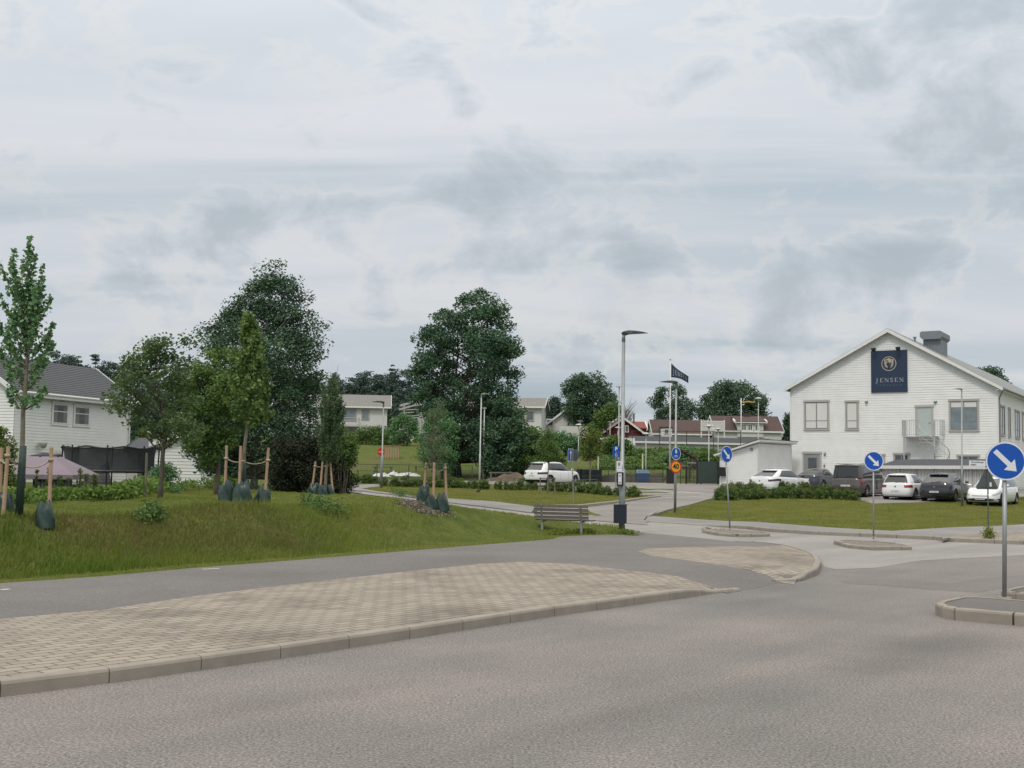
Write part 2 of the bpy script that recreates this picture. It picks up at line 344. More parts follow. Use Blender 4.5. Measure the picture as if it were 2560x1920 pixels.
# buildings and metal
M['white'] = mat('white_cladding', (.76, .77, .75), .7, var=.05, vs=1.2)
M['white_b'] = mat('white_render', (.62, .62, .60), .85, var=.04, vs=.8)
M['white_c'] = mat('white_garage_render', (.55, .56, .53), .85, var=.05, vs=.8)
M['trim'] = mat('grey_trim', (.40, .385, .36), .6, var=.04)
M['trimw'] = mat('white_trim', (.72, .72, .70), .6, var=.03)
M['sash'] = mat('grey_sash', (.22, .23, .235), .5, var=.04)
M['blind'] = mat('window_blind', (.66, .66, .62), .5, var=.03, coat=.4)
M['door'] = mat('grey_door', (.25, .275, .29), .5, var=.03)
M['doorl'] = mat('pale_green_door', (.42, .48, .46), .5, var=.03)
def glass_mat(name, c, rough=.08):
    m, t, b = new_mat(name); b.inputs['Base Color'].default_value = rgba(c); b.inputs['Roughness'].default_value = rough
    b.inputs['Specular IOR Level'].default_value = .8; b.inputs['Coat Weight'].default_value = .5
    v = tex_coord(t); n = noise(t, v, 1.4, 2); t.links.new(ramp(t, n, [(.3, scale3(c, .8)), (.7, scale3(c, 1.25))]), b.inputs['Base Color']); return m
M['glass'] = glass_mat('window_glass', (.06, .075, .08))
M['glass_g'] = glass_mat('window_glass_pale', (.16, .20, .215))
M['carglass'] = glass_mat('car_glass', (.010, .013, .015), .04)
M['carglass2'] = glass_mat('car_glass_clear', (.05, .065, .062), .05)
M['roof_grey'] = mat('roof_tin', (.20, .21, .205), .55, var=.06)
M['roof_dark'] = mat('roof_tiles_dark', (.050, .055, .062), .6, var=.12)
M['roof_brown'] = mat('roof_tiles_brown', (.070, .042, .038), .8, var=.18)
M['roof_red'] = mat('roof_tiles_red', (.19, .055, .040), .75, var=.12)
M['roof_light'] = mat('roof_tiles_grey', (.20, .20, .18), .75, var=.1)
M['felt'] = mat('roof_felt', (.055, .060, .068), .8, var=.1)
M['redwall'] = mat('falu_red_boards', (.115, .014, .016), .85, var=.15)
M['vent'] = mat('vent_metal', (.20, .22, .245), .5, metal=.3, var=.06)
M['galv'] = mat('galvanised_steel', (.30, .32, .32), .5, metal=.55, var=.1, vs=4)
M['galvl'] = mat('pale_galvanised', (.46, .47, .46), .55, metal=.2, var=.1, vs=4)
M['lamp_dark'] = mat('lamp_casing', (.095, .11, .11), .4, metal=.3, var=.05)
M['pole_w'] = mat('white_pole', (.62, .63, .60), .4, var=.03)
M['black'] = mat('black_plastic', (.012, .013, .015), .5, var=.1)
M['bin'] = mat('navy_steel', (.010, .018, .030), .45, var=.12, vs=5)
M['navy'] = mat('navy_board', (.014, .032, .070), .5, var=.05)
M['flag'] = mat('flag_cloth', (.028, .038, .062), .85, var=.1)
M['blue'] = mat('sign_blue', (.0, .075, .40), .35, var=.02)
M['signwhite'] = mat('sign_white', (.68, .70, .74), .4, var=.02)
M['signred'] = mat('sign_red', (.55, .015, .015), .4, var=.02)
M['signyel'] = mat('sign_yellow', (.85, .36, .01), .4, var=.02)
M['signback'] = mat('sign_back', (.075, .095, .090), .6, var=.05)
M['gold'] = mat('gold_print', (.42, .36, .26), .5, var=.08)
M['silver'] = mat('silver_print', (.38, .38, .42), .5, var=.05)
M['faint'] = mat('faded_print', (.075, .10, .15), .5, var=.05)
M['wood_grey'] = mat('weathered_slats', (.135, .12, .108), .8, var=.2, vs=12, bmp=.4)
M['wood_new'] = mat('planks', (.26, .19, .13), .85, var=.2, vs=6)
M['fence_g'] = mat('green_fence', (.030, .050, .042), .6, var=.1)
M['paint_white'] = mat('car_paint_white', (.74, .75, .75), .25, var=.01, coat=.8)
M['paint_dark'] = mat('car_paint_dark_grey', (.035, .040, .052), .25, var=.02, coat=.8)
M['paint_black'] = mat('car_paint_black', (.018, .021, .030), .25, var=.02, coat=.8)
M['paint_van'] = mat('car_paint_bronze', (.105, .092, .082), .28, metal=.4, var=.02, coat=.6)
M['tyre'] = mat('tyre_rubber', (.013, .013, .014), .85, var=.1)
M['rim'] = mat('wheel_rim', (.30, .31, .32), .35, metal=.7, var=.05)
M['rimd'] = mat('wheel_rim_dark', (.10, .10, .105), .4, metal=.6, var=.05)
M['tail'] = mat('tail_lamp', (.22, .012, .014), .15, var=.05, coat=.8)
M['taild'] = mat('smoked_lamp', (.035, .016, .018), .15, var=.05, coat=.8)
M['headl'] = mat('head_lamp', (.38, .40, .41), .12, var=.15, vs=10, coat=.8)
M['plate'] = mat('number_plate', (.55, .56, .55), .5, var=.04)
M['mauve'] = mat('mauve_canvas', (.215, .18, .21), .9, var=.06)
M['cream'] = mat('cream_canvas', (.60, .58, .42), .9, var=.06)
M['sand'] = mat('sand_heap', (.115, .088, .062), .95, var=.2, bmp=.6)
M['tarp'] = mat('white_sheet', (.58, .60, .62), .6, var=.12, vs=4)
M['bluebin'] = mat('blue_plastic', (.045, .085, .20), .45, var=.05)
M['yflag'] = mat('yellow_cloth', (.55, .36, .06), .8, var=.1)
M['crow'] = mat('black_feathers', (.010, .010, .012), .6, var=.2)
def net_mat():
    m, t, b = new_mat('trampoline_net'); b.inputs['Base Color'].default_value = (.018, .024, .028, 1); b.inputs['Roughness'].default_value = .8
    v = tex_coord(t); n = noise(t, v, 1.2, 3)
    tr = tnode(t, 'ShaderNodeBsdfTransparent'); ms = tnode(t, 'ShaderNodeMixShader')
    t.links.new(ramp(t, n, [(.3, (.70,)*3), (.7, (.88,)*3)]), ms.inputs[0])
    t.links.new(tr.outputs[0], ms.inputs[1]); t.links.new(b.outputs[0], ms.inputs[2])
    t.links.new(ms.outputs[0], t.nodes['Material Output'].inputs[0]); return m
M['net'] = net_mat()

# ------------------------------------------------------------------ mesh builder
class MB:
    def __init__(s): s.v = []; s.f = []
    def add(s, vs, fs):
        o = len(s.v); s.v += [tuple(map(float, p)) for p in vs]; s.f += [tuple(i+o for i in f) for f in fs]; return s
    def box(s, x0, x1, y0, y1, z0, z1, T=None):
        vs = [(x, y, z) for x in (x0, x1) for y in (y0, y1) for z in (z0, z1)]
        if T is not None: vs = [tuple(T @ Vector(p)) for p in vs]
        return s.add(vs, [(0, 1, 3, 2), (4, 6, 7, 5), (0, 4, 5, 1), (2, 3, 7, 6), (0, 2, 6, 4), (1, 5, 7, 3)])
    def tube(s, pts, rads, n=8, cap=True):
        pts = [Vector(p) for p in pts]; m = len(pts)
        if not hasattr(rads, '__len__'): rads = [rads]*m
        vs = []; fs = []; prev = None
        for i, p in enumerate(pts):
            d = (pts[min(i+1, m-1)]-pts[max(i-1, 0)]).normalized()
            if prev is None:
                a = Vector((1, 0, 0)) if abs(d.x) < .9 else Vector((0, 1, 0)); a = (a-d*a.dot(d)).normalized()
            else:
                a = prev-d*prev.dot(d); a = a.normalized() if a.length > 1e-6 else prev
            prev = a; b = d.cross(a)
            for k in range(n):
                t = 2*math.pi*k/n; vs.append(p+(a*math.cos(t)+b*math.sin(t))*rads[i])
        for i in range(m-1):
            for k in range(n):
                fs.append((i*n+k, i*n+(k+1) % n, (i+1)*n+(k+1) % n, (i+1)*n+k))
        if cap: fs.append(tuple(range(n))[::-1]); fs.append(tuple((m-1)*n+k for k in range(n)))
        return s.add(vs, fs)
    def bar(s, a, b, w, h=None):
        """square bar from a to b"""
        a = Vector(a); b = Vector(b); d = (b-a).normalized(); h = h or w
        up = Vector((0, 0, 1)) if abs(d.z) < .95 else Vector((0, 1, 0))
        r = d.cross(up).normalized(); u = r.cross(d)
        vs = []
        for p in (a, b):
            for i, j in ((-1, -1), (1, -1), (1, 1), (-1, 1)): vs.append(p+r*(i*w/2)+u*(j*h/2))
        return s.add(vs, [(0, 1, 2, 3), (7, 6, 5, 4), (0, 4, 5, 1), (1, 5, 6, 2), (2, 6, 7, 3), (3, 7, 4, 0)])
    def prism(s, pts, axis, a, b):
        """pts: list of 2D; axis 'y': (x,z) outline extruded a..b along y, axis 'z': (x,y) outline, axis 'x': (y,z)"""
        n = len(pts)
        def mk(p, t): return (p[0], t, p[1]) if axis == 'y' else (p[0], p[1], t) if axis == 'z' else (t, p[0], p[1])
        vs = [mk(p, a) for p in pts]+[mk(p, b) for p in pts]
        fs = [tuple(range(n)), tuple(range(2*n-1, n-1, -1))]+[(i, i+n, (i+1) % n+n, (i+1) % n) for i in range(n)]
        return s.add(vs, fs)
    def lathe(s, prof, n=20, c=(0, 0, 0), sx=1., sy=1.):
        vs = []; m = len(prof)
        for r, z in prof:
            for k in range(n):
                t = 2*math.pi*k/n; vs.append((c[0]+r*sx*math.cos(t), c[1]+r*sy*math.sin(t), c[2]+z))
        fs = [(i*n+k, i*n+(k+1) % n, (i+1)*n+(k+1) % n, (i+1)*n+k) for i in range(m-1) for k in range(n)]
        fs.append(tuple(range(n))[::-1]); fs.append(tuple((m-1)*n+k for k in range(n)))
        return s.add(vs, fs)
    def grid(s, P):
        """P[i][j] points"""
        m, n = len(P), len(P[0]); vs = [p for r in P for p in r]
        return s.add(vs, [(i*n+j, i*n+j+1, (i+1)*n+j+1, (i+1)*n+j) for i in range(m-1) for j in range(n-1)])
    def build(s, name, m, parent=None, smooth=False, loc=None, rz=0.):
        me = bpy.data.meshes.new(name); me.from_pydata(s.v, [], s.f); me.validate(); me.update()
        me.materials.append(m)
        if smooth: me.polygons.foreach_set('use_smooth', [True]*len(me.polygons))
        o = bpy.data.objects.new(name, me); COL.objects.link(o)
        if parent is not None: o.parent = parent
        if loc is not None: o.location = loc
        if rz: o.rotation_euler = (0, 0, rz)
        return o
def mesh_np(name, V, Fq, m, parent=None, k=4, loc=None):
    me = bpy.data.meshes.new(name); nv, nf = len(V), len(Fq)
    me.vertices.add(nv); me.vertices.foreach_set('co', np.ascontiguousarray(V, np.float32).ravel())
    me.loops.add(nf*k); me.loops.foreach_set('vertex_index', np.ascontiguousarray(Fq, np.int32).ravel())
    me.polygons.add(nf); me.polygons.foreach_set('loop_start', np.arange(0, nf*k, k, dtype=np.int32))
    me.polygons.foreach_set('loop_total', np.full(nf, k, np.int32))
    me.update(calc_edges=True); me.materials.append(m)
    o = bpy.data.objects.new(name, me); COL.objects.link(o)
    if parent is not None: o.parent = parent
    if loc is not None: o.location = loc
    return o
def tag(o, label=None, cat=None, group=None, kind=None):
    if label: o['label'] = label
    if cat: o['category'] = cat
    if group: o['group'] = group
    if kind: o['kind'] = kind
    return o
def thing(name, loc, label, cat, group=None, rz=0.):
    o = bpy.data.objects.new(name, None); o.empty_display_size = .3; COL.objects.link(o)
    o.location = loc; o.rotation_euler = (0, 0, rz); return tag(o, label, cat, group)
def struct(o): o['kind'] = 'structure'; return o
def dup(root, loc=None, rz=None, label=None, group=None, scale=None):
    r = root.copy(); COL.objects.link(r)
    if loc is not None: r.location = loc
    if rz is not None: r.rotation_euler = (0, 0, rz)
    if label: r['label'] = label
    if group: r['group'] = group
    if scale: r.scale = (scale,)*3 if not hasattr(scale, '__len__') else scale
    for ch in list(root.children):
        c = ch.copy(); COL.objects.link(c); c.parent = r
        for g in list(ch.children):
            d = g.copy(); COL.objects.link(d); d.parent = c
    return r
def text_mesh(s, size, m, parent, loc, rot=(math.pi/2, 0, 0), name='lettering', ext=.003, align='CENTER', sx=1.0, bold=0.0):
    c = bpy.data.curves.new('txt', 'FONT'); c.body = s; c.size = size; c.align_x = align; c.align_y = 'CENTER'; c.extrude = ext; c.resolution_u = 2; c.offset = bold
    o = bpy.data.objects.new('txt', c); COL.objects.link(o)
    dg = bpy.context.evaluated_depsgraph_get(); me = bpy.data.meshes.new_from_object(o.evaluated_get(dg))
    bpy.data.objects.remove(o); me.materials.clear(); me.materials.append(m)
    r = bpy.data.objects.new(name, me); COL.objects.link(r); r.parent = parent; r.location = loc; r.rotation_euler = rot; r.scale = (sx, 1, 1)
    return r
# ------------------------------------------------------------------ the ground and everything laid on it
def terrain():
    xs = np.concatenate([np.array([-1500, -800, -400, -250, -180, -140, -110, -85, -65, -50, -42, -36]), np.arange(-32, 46, .55), np.array([46, 50, 56, 64, 75, 90, 110, 140, 180, 250, 400, 800, 1500])])
    ys = np.concatenate([np.array([-60, -20, 0, 6]), np.arange(10, 92, .5), np.arange(92, 140, 1.5), np.arange(140, 220, 5), np.array([220, 250, 300, 400, 600, 1000, 1800, 3000])])
    X, Y = np.meshgrid(xs, ys); Z = HT(X.ravel(), Y.ravel()).reshape(X.shape)
    n = len(xs); m = len(ys); V = np.stack([X.ravel(), Y.ravel(), Z.ravel()], 1)
    i, j = np.meshgrid(np.arange(m-1), np.arange(n-1), indexing='ij'); a = (i*n+j).ravel()
    Fq = np.stack([a, a+1, a+n+1, a+n], 1)
    o = mesh_np('ground', V, Fq, M['ground']); o.data.polygons.foreach_set('use_smooth', [True]*len(o.data.polygons))
    return struct(o)
terrain()
import bmesh
from mathutils.geometry import delaunay_2d_cdt
def sheet(name, poly, m, zf, thick=0.0, step=1.6, xstep=None):
    """a flat shape laid over the ground; zf(x,y) gives its height"""
    bm = bmesh.new()
    r_ = delaunay_2d_cdt([Vector((float(p[0]), float(p[1]))) for p in poly], [], [list(range(len(poly)))], 1, 1e-6)
    vs_ = [bm.verts.new((p.x, p.y, 0)) for p in r_[0]]
    for t_ in r_[2]: bm.faces.new([vs_[i] for i in t_])
    ys = [v.co.y for v in bm.verts]; xs = [v.co.x for v in bm.verts]
    y = max(min(ys), 44.0); y1 = min(max(ys), 130)
    y = math.floor(y/step)*step
    while y < y1:
        y += step
        bmesh.ops.bisect_plane(bm, geom=bm.verts[:]+bm.edges[:]+bm.faces[:], plane_co=(0, y, 0), plane_no=(0, 1, 0), dist=1e-5)
    if xstep:
        x = math.floor(min(xs)/xstep)*xstep
        while x < max(xs):
            x += xstep; bmesh.ops.bisect_plane(bm, geom=bm.verts[:]+bm.edges[:]+bm.faces[:], plane_co=(x, 0, 0), plane_no=(1, 0, 0), dist=1e-5)
        y = math.floor(min(ys)/xstep)*xstep
        while y < min(44, max(ys)):
            y += xstep; bmesh.ops.bisect_plane(bm, geom=bm.verts[:]+bm.edges[:]+bm.faces[:], plane_co=(0, y, 0), plane_no=(0, 1, 0), dist=1e-5)
    vv = bm.verts[:]
    z = zf(np.array([v.co.x for v in vv]), np.array([v.co.y for v in vv]))
    for v, zz in zip(vv, z): v.co.z = zz
    bmesh.ops.recalc_face_normals(bm, faces=bm.faces[:])
    for f in bm.faces:
        if f.normal.z < 0: f.normal_flip()
    if thick:
        be = [e for e in bm.edges if len(e.link_faces) == 1]
        r = bmesh.ops.extrude_edge_only(bm, edges=be)
        for v in [g for g in r['geom'] if isinstance(g, bmesh.types.BMVert)]: v.co.z -= thick
    me = bpy.data.meshes.new(name); bm.to_mesh(me); bm.free(); me.materials.append(m)
    o = bpy.data.objects.new(name, me); COL.objects.link(o); return struct(o)
def zroad(k=0): return lambda x, y: base(y)+.004*k
def sdist(x, y):
    ins = inside(x, y, ROADWAY); d = dist_poly(x, y, ROADWAY); return np.where(ins, -d, d)
def zraised(k=0, extra=0.):
    def f(x, y):
        sd = np.maximum(sdist(x, y), 0); return base(y)+raise_(x, y, sd)+.003+.015*sstep(sd/1.2)+.004*k+extra+.03*sstep((y-45)/6)
    return f
# main road and side road share the carriageway; the paler side road is laid over it
sheet('main_road', ROADWAY, M['road'], zroad(0))
side = pix([(1833, 1368), (1740, 1356), (1607, 1343), (1565, 1330), (1480, 1314), (1444, 1308), (1328, 1292), (1220, 1279), (1118, 1265), (1010, 1248), (905, 1235), (905, 1228), (1010, 1241), (1118, 1257), (1220, 1269), (1328, 1283), (1451, 1292), (1620, 1305), (1700, 1309), (1862, 1322), (1924, 1329), (2047, 1337), (2200, 1343), (2346, 1350), (2380, 1355), (2560, 1361), (2760, 1366), (2760, 1395), (2560, 1388), (2300, 1402), (2190, 1420), (2090, 1424), (2062, 1418), (2050, 1403), (2029, 1390), (1968, 1373), (1901, 1366)])
sheet('side_road', side, M['side'], zroad(1))
pt = pix([(2100, 1452), (2200, 1448), (2229, 1449), (2372, 1458), (2455, 1445), (2560, 1438), (2640, 1433), (2640, 1458), (2560, 1463), (2445, 1481), (2343, 1475), (2200, 1463), (2110, 1459)])
sheet('asphalt_patch', pt, M['patch'], zroad(.6))
dark = pix([(2140, 1610), (2250, 1575), (2335, 1545), (2386, 1552), (2560, 1570), (2700, 1590), (2700, 1680), (2500, 1650), (2300, 1640), (2180, 1640)])
# left footpath and its two paved areas
def pixr(pts): return pix(pts, .12)
path = [PT_EXT[0]]+pixr([(0, 1461), (260, 1443), (488, 1422), (720, 1404), (960, 1384), (1200, 1364), (1381, 1350), (1400, 1343), (1471, 1339), (1560, 1338)]) + NEAR_EDGE[:2][::-1][0:1] + [NEAR_EDGE[0]] + NOSE[3:][::-1] + pixr([(1985, 1442)]) + CROSS[::-1] + pixr([(1818, 1466), (1697, 1443), (1562, 1427), (1426, 1412), (1313, 1407), (1200, 1412), (960, 1438), (720, 1465), (488, 1494), (260, 1528), (0, 1552)])
_q = np.array(path[-1])+_pd*40; path.append(tuple(_q))
sheet('footpath', path, M['path'], zraised(0), .15, xstep=1.0)
brick1 = pixr([(1826, 1465), (1697, 1443), (1562, 1427), (1426, 1412), (1313, 1407), (1200, 1412), (960, 1438), (720, 1465), (488, 1494), (260, 1528), (0, 1552)])
brick1.append(tuple(np.array(brick1[-1])+_pd*8))
def offs(P, o):
    """move an open chain sideways (left of travel)"""
    P = [np.array(p) for p in P]; out = []
    for i, p in enumerate(P):
        d = P[min(i+1, len(P)-1)]-P[max(i-1, 0)]; d = d/np.linalg.norm(d); out.append(tuple(p+np.array([-d[1], d[0]])*o))
    return out
brick1 += offs(KERB_NEAR, .13)
sheet('paving', brick1, M['paver'], zraised(1), .1, xstep=1.0)
brick2 = pixr([(1593, 1380), (1616, 1374), (1742, 1369), (1833, 1367), (1901, 1369)]) + offs(NOSE, .13)[::-1][2:8] + pixr([(1985, 1446), (1878, 1427), (1742, 1407), (1629, 1392)])
sheet('paving', brick2, M['paver'], zraised(1), .1, xstep=1.0)
# parking area and the drive into it, pavement on the right, narrow path on the left
lot = pix([(1225, 1209), (1400, 1221), (1560, 1237), (1650, 1242), (1654, 1245), (1549, 1257), (1451, 1267), (1345, 1267), (1340, 1285), (1451, 1294), (1620, 1307), (1610, 1296), (1620, 1286), (1720, 1266), (1790, 1246), (1900, 1237), (2120, 1238), (2146, 1252), (2180, 1262), (2400, 1256), (2560, 1244), (2760, 1240)], .1) + [(60, 84), (30, 90), (24, 91.6), (-16, 90.6), (-16, 86)] + pix([(1000, 1204), (1120, 1206)], .1)
sheet('parking_area', lot, M['lot'], zraised(0, .0), .2)
walk = pix([(1606, 1303), (1623, 1288), (1700, 1293), (1760, 1297), (1893, 1306), (2100, 1323), (2232, 1330), (2377, 1321), (2560, 1314), (2760, 1304), (2760, 1345)], .1) + offs(FAR_EDGE[6:], .13)[::-1]
sheet('pavement', walk, M['walk'], zraised(1), .08)
bk3 = pix([(2356, 1350), (2400, 1338), (2560, 1331), (2760, 1322), (2760, 1345)], .1) + offs(FAR_EDGE[-3:], .13)[::-1]
sheet('paving', bk3, M['paver'], zraised(2), .08)
lp = list(FAR_EDGE[:5]) + pix([(1340, 1268), (1240, 1255), (1118, 1247), (1042, 1240), (946, 1229), (903, 1222), (950, 1217), (948, 1211), (880, 1213), (840, 1214), (840, 1224)], .05)
sheet('footpath', lp, M['walk'], zraised(1), .2)
# painted lines
def stripe(pts, wdt, k=2):
    P = pix(pts, .1); L = offs(P, wdt/2); R = offs(P, -wdt/2)[::-1]
    return sheet('road_marking', L+R, M['white_line'], zraised(k), step=1.6)
for a in ([(1610, 1228), (1680, 1233), (1770, 1240), (1795, 1242)], [(1610, 1238), (1700, 1235), (1795, 1233)], [(1664, 1248), (1730, 1245), (1800, 1241)],
          [(1600, 1222), (1700, 1232), (1830, 1243)]): stripe(a, .12)
for a in ([(2160, 1244), (2235, 1249)], [(2235, 1250), (2290, 1247)], [(2330, 1250), (2400, 1256)], [(2405, 1254), (2480, 1246)]): stripe(a, .12)
def stripe0(pts, wdt):
    P = pixr(pts); return sheet('road_marking', offs(P, wdt/2)+offs(P, -wdt/2)[::-1], M['white_line'], zraised(1))
stripe0([(0, 1478), (24, 1476)], .1); stripe0([(505, 1426), (548, 1424)], .08)

# kerbs: individual stones with open joints
def kerb(chain, side=1, wdt=.13, stone=1.0, top=None, seed=1, gap=.012, jag=0.):
    mb = MB(); P = [np.array(p) for p in chain]; rr = random.Random(seed)
    seg = [np.linalg.norm(P[i+1]-P[i]) for i in range(len(P)-1)]; tot = sum(seg)
    def at(s):
        for i, L in enumerate(seg):
            if s <= L or i == len(seg)-1: return P[i]+(P[i+1]-P[i])*min(1, max(0, s/L))
            s -= L
    s = 0.
    while s < tot-.05:
        e = min(s+stone, tot); a, b = at(s+gap/2), at(e-gap/2)
        if np.linalg.norm(b-a) < .05: break
        mid = at((s+e)/2) if stone > .7 else (a+b)/2
        jz = rr.uniform(-jag, jag); jx = rr.uniform(-jag, jag)
        rings = []
        for q, w_ in ((a, 0), (mid, 1), (b, 0)):
            d = (b-a)/np.linalg.norm(b-a); n = np.array([-d[1], d[0]])*side
            q = q+n*jx
            z0 = float(base(q[1])); sdv = np.array([.2]); h = float(raise_(np.array([q[0]]), np.array([q[1]]), sdv)[0]) if top is None else top
            h = max(h, .03); zt = z0+h+.02+jz
            pr = [(0, z0-.15), (.0, zt-.035), (.012, zt-.010), (.035, zt), (wdt, zt), (wdt, z0-.15)]
            rings.append([(q[0]+n[0]*o, q[1]+n[1]*o, z) for o, z in pr])
        k = len(rings[0]); vs = [p for r in rings for p in r]
        fs = [(i*k+j, i*k+(j+1) % k, (i+1)*k+(j+1) % k, (i+1)*k+j) for i in range(2) for j in range(k)]+[tuple(range(k)), tuple(2*k+j for j in range(k))[::-1]]
        mb.add(vs, fs); s = e
    return struct(mb.build('kerb', M['kerb']))
kerb(KERB_NEAR+[CROSS[0]], 1, .13, 1.0, seed=3)
kerb(NOSE, 1, .13, .5, seed=4)
kerb(FAR_EDGE[5:], 1, .14, 1.2, seed=5)
kerb(pix([(1340, 1268), (1451, 1268), (1549, 1257), (1610, 1249), (1652, 1244)], .1), 1, .16, 1.0, top=.2, seed=6)
kerb(pix([(1615, 1290), (1640, 1276), (1700, 1262)], .1)[::1], -1, .14, 1.0, top=.10, seed=8)
# traffic islands
ISL = {}
def island(name, pts, label, h=.13, seed=1, fill='island', stone=.8, jag=.0):
    P = pix(pts); c = np.mean(np.array(P), 0); area = sum(P[i][0]*P[(i+1) % len(P)][1]-P[(i+1) % len(P)][0]*P[i][1] for i in range(len(P)))
    if area < 0: P = P[::-1]
    k = kerb(P+[P[0]], 1, .12, stone, top=h, seed=seed, jag=jag, gap=.03)
    f = sheet('traffic_island', [tuple(np.array(p)+(c-np.array(p))/np.linalg.norm(c-np.array(p))*.1) for p in P], M[fill], lambda x, y: base(y)+h+.005)
    return c
island('i1', [(2335, 1540), (2342, 1531), (2409, 1516), (2560, 1528), (2700, 1540), (2700, 1580), (2560, 1566), (2386, 1550)], '', .15, 11)
island('i1b', [(2500, 1500), (2530, 1492), (2560, 1486), (2660, 1478), (2700, 1500), (2600, 1506), (2540, 1506)], '', .14, 12)
island('i2', [D(1800, 1176), D(1818, 1174), D(1900, 1178), D(1965, 1185), D(1970, 1189), D(1885, 1189.5), D(1836, 1185)], '', .10, 13, 'gravel', .9, .012)
island('i3', [(1753, 1332), (1762, 1329), (1830, 1332.5), (1908, 1338), (1926, 1342), (1843, 1344), (1790, 1339)], '', .10, 14, 'gravel', .9, .015)
# bare soil round the small larch, and under the hedges
def soil(cx, cy, rx, ry, n=22):
    p = G(cx, cy); pts = [(p[0]+rx*math.cos(t)*(1+.15*math.sin(3*t+cx)), p[1]+ry*math.sin(t)*(1+.12*math.sin(5*t))) for t in np.linspace(0, 2*math.pi, n, endpoint=False)]
    return sheet('soil', pts, M['soil'], lambda x, y: HT(x, y)+.012, xstep=.5, step=.5)
SOIL = G(*D(935, 1092)); 

# ------------------------------------------------------------------ grass
def blades(name, poly, n, h0, h1, wd, m, label, keep=None, lean=.5, seed=1):
    r = np.random.default_rng(seed); P = np.array(poly); x0, y0 = P.min(0); x1, y1 = P.max(0)
    XS = []; YS_ = []; tot = 0
    for _ in range(24):
        X = r.uniform(x0, x1, 200000); Y = r.uniform(y0, y1, 200000); k = inside(X, Y, poly)
        if keep is not None: X = X[k]; Y = Y[k]; k = keep(X, Y, r)
        XS.append(X[k]); YS_.append(Y[k]); tot += int(k.sum())
        if tot >= n: break
    X = np.concatenate(XS)[:n]; Y = np.concatenate(YS_)[:n]; n = len(X); Z = HT(X, Y)
    hn = .5+.5*np.sin(X*1.7+np.sin(Y*1.1)*2)*np.sin(Y*1.3+np.sin(X*.7)*2)
    Hh = (h0+(h1-h0)*r.random(n)*(.35+.65*hn)); a = r.uniform(0, 2*np.pi, n)
    wx, wy = np.cos(a)*wd/2, np.sin(a)*wd/2; la = r.uniform(0, 2*np.pi, n); ll = Hh*lean*r.random(n)
    lx, ly = np.cos(la)*ll+.15*Hh, np.sin(la)*ll
    V = np.empty((n, 3, 3)); V[:, 0] = np.stack([X-wx, Y-wy, Z-.02], 1); V[:, 1] = np.stack([X+wx, Y+wy, Z-.02], 1); V[:, 2] = np.stack([X+lx, Y+ly, Z+Hh], 1)
    o = mesh_np(name, V.reshape(-1, 3), np.arange(3*n).reshape(-1, 3), m, k=3)
    return tag(o, label, 'grass', kind='stuff')
def chain_d(x, y): return dist_poly(x, y, PT_EXT, False)
_slopeclip = [tuple(p) for p in offs(PT_EXT[0:1]+PT_EXT[1:], -.1)]
_slopeclip = [PT_EXT[0]]+PT_EXT[1:]+[tuple(p) for p in offs(PT_EXT, 5.2)][::-1]
_lawnclip = [(-26, 12), (14, 12), (14, 60), (-26, 60)]
def kslope(x, y, r):
    d = chain_d(x, y); return inside(x, y, LAWN) & (d > .75) & (d < 5.0+np.sin(x*.8)) & (x+r.normal(size=len(x))*1.1 < -.125*y) & (r.random(len(x)) < .25+.75*sstep((4.6-d)/2.5)) & ((x-SOIL[0])**2+(y-SOIL[1])**2 > 1.5) & (d < 4.0+.5*np.sin(x*.8))
def patchn(x, y): return np.sin(x*.9+1.3*np.sin(y*.55))*np.sin(y*.8+1.1*np.sin(x*.6))
DRY = [(G(*D(370, 1128)), 2.0), (G(*D(450, 1138)), 2.3), (G(*D(560, 1135)), 2.2), (G(*D(180, 1140)), 1.6), (G(*D(300, 1160)), 1.4)]
def dryf(x, y):
    v = np.zeros(np.shape(x))
    for c, rd in DRY: v = np.maximum(v, 1-np.hypot(x-c[0], y-c[1])/rd)
    return v
def kdry(x, y, r):
    d = chain_d(x, y); return kslope(x, y, r) & (d > 1.2) & (r.random(len(x)) < dryf(x, y)*1.5)
blades('tall_grass', _slopeclip, 85000, .06, .28, .020, M['grass_long'], 'long unmown green grass on the bank above the footpath', lambda x, y, r: kslope(x, y, r) & (r.random(len(x)) > dryf(x, y)*.95), seed=2)
blades('dry_grass', _slopeclip, 10000, .05, .15, .020, M['grass_dry'], 'dry brownish grass on the upper slope of the bank', kdry, seed=3)
def klawn(x, y, r):
    d = chain_d(x, y); return inside(x, y, LAWN) & (d > .02) & ((d < 1.2) | (d > 3.3) | (x > -.16*y)) & (((x-SOIL[0])**2+(y-SOIL[1])**2 > .9+.5*r.random(len(x))))
blades('lawn_grass', _lawnclip, 190000, .03, .07, .03, M['grass_lawn'], 'short mown grass on the lawn left of the side road', klawn, seed=4)
ISLAND_L = pix([(905, 1223), (946, 1229), (1042, 1240), (1118, 1247), (1240, 1255), (1328, 1264), (1400, 1267), (1451, 1266), (1549, 1254), (1620, 1247), (1652, 1242), (1560, 1238), (1400, 1222), (1225, 1210), (960, 1205)], .1)
blades('lawn_grass', ISLAND_L, 60000, .04, .10, .05, M['grass_verge'], 'short grass on the verge in front of the low shrubs and the lone white car', seed=5)
GR_R = pix([(1617, 1289), (1700, 1292), (1760, 1296), (1893, 1305), (2100, 1322), (2232, 1329), (2377, 1320), (2560, 1313), (2760, 1303), (2760, 1240), (2560, 1244), (2400, 1256), (2180, 1262), (2160, 1250), (1900, 1248), (1790, 1254), (1720, 1266), (1640, 1278)], .1)
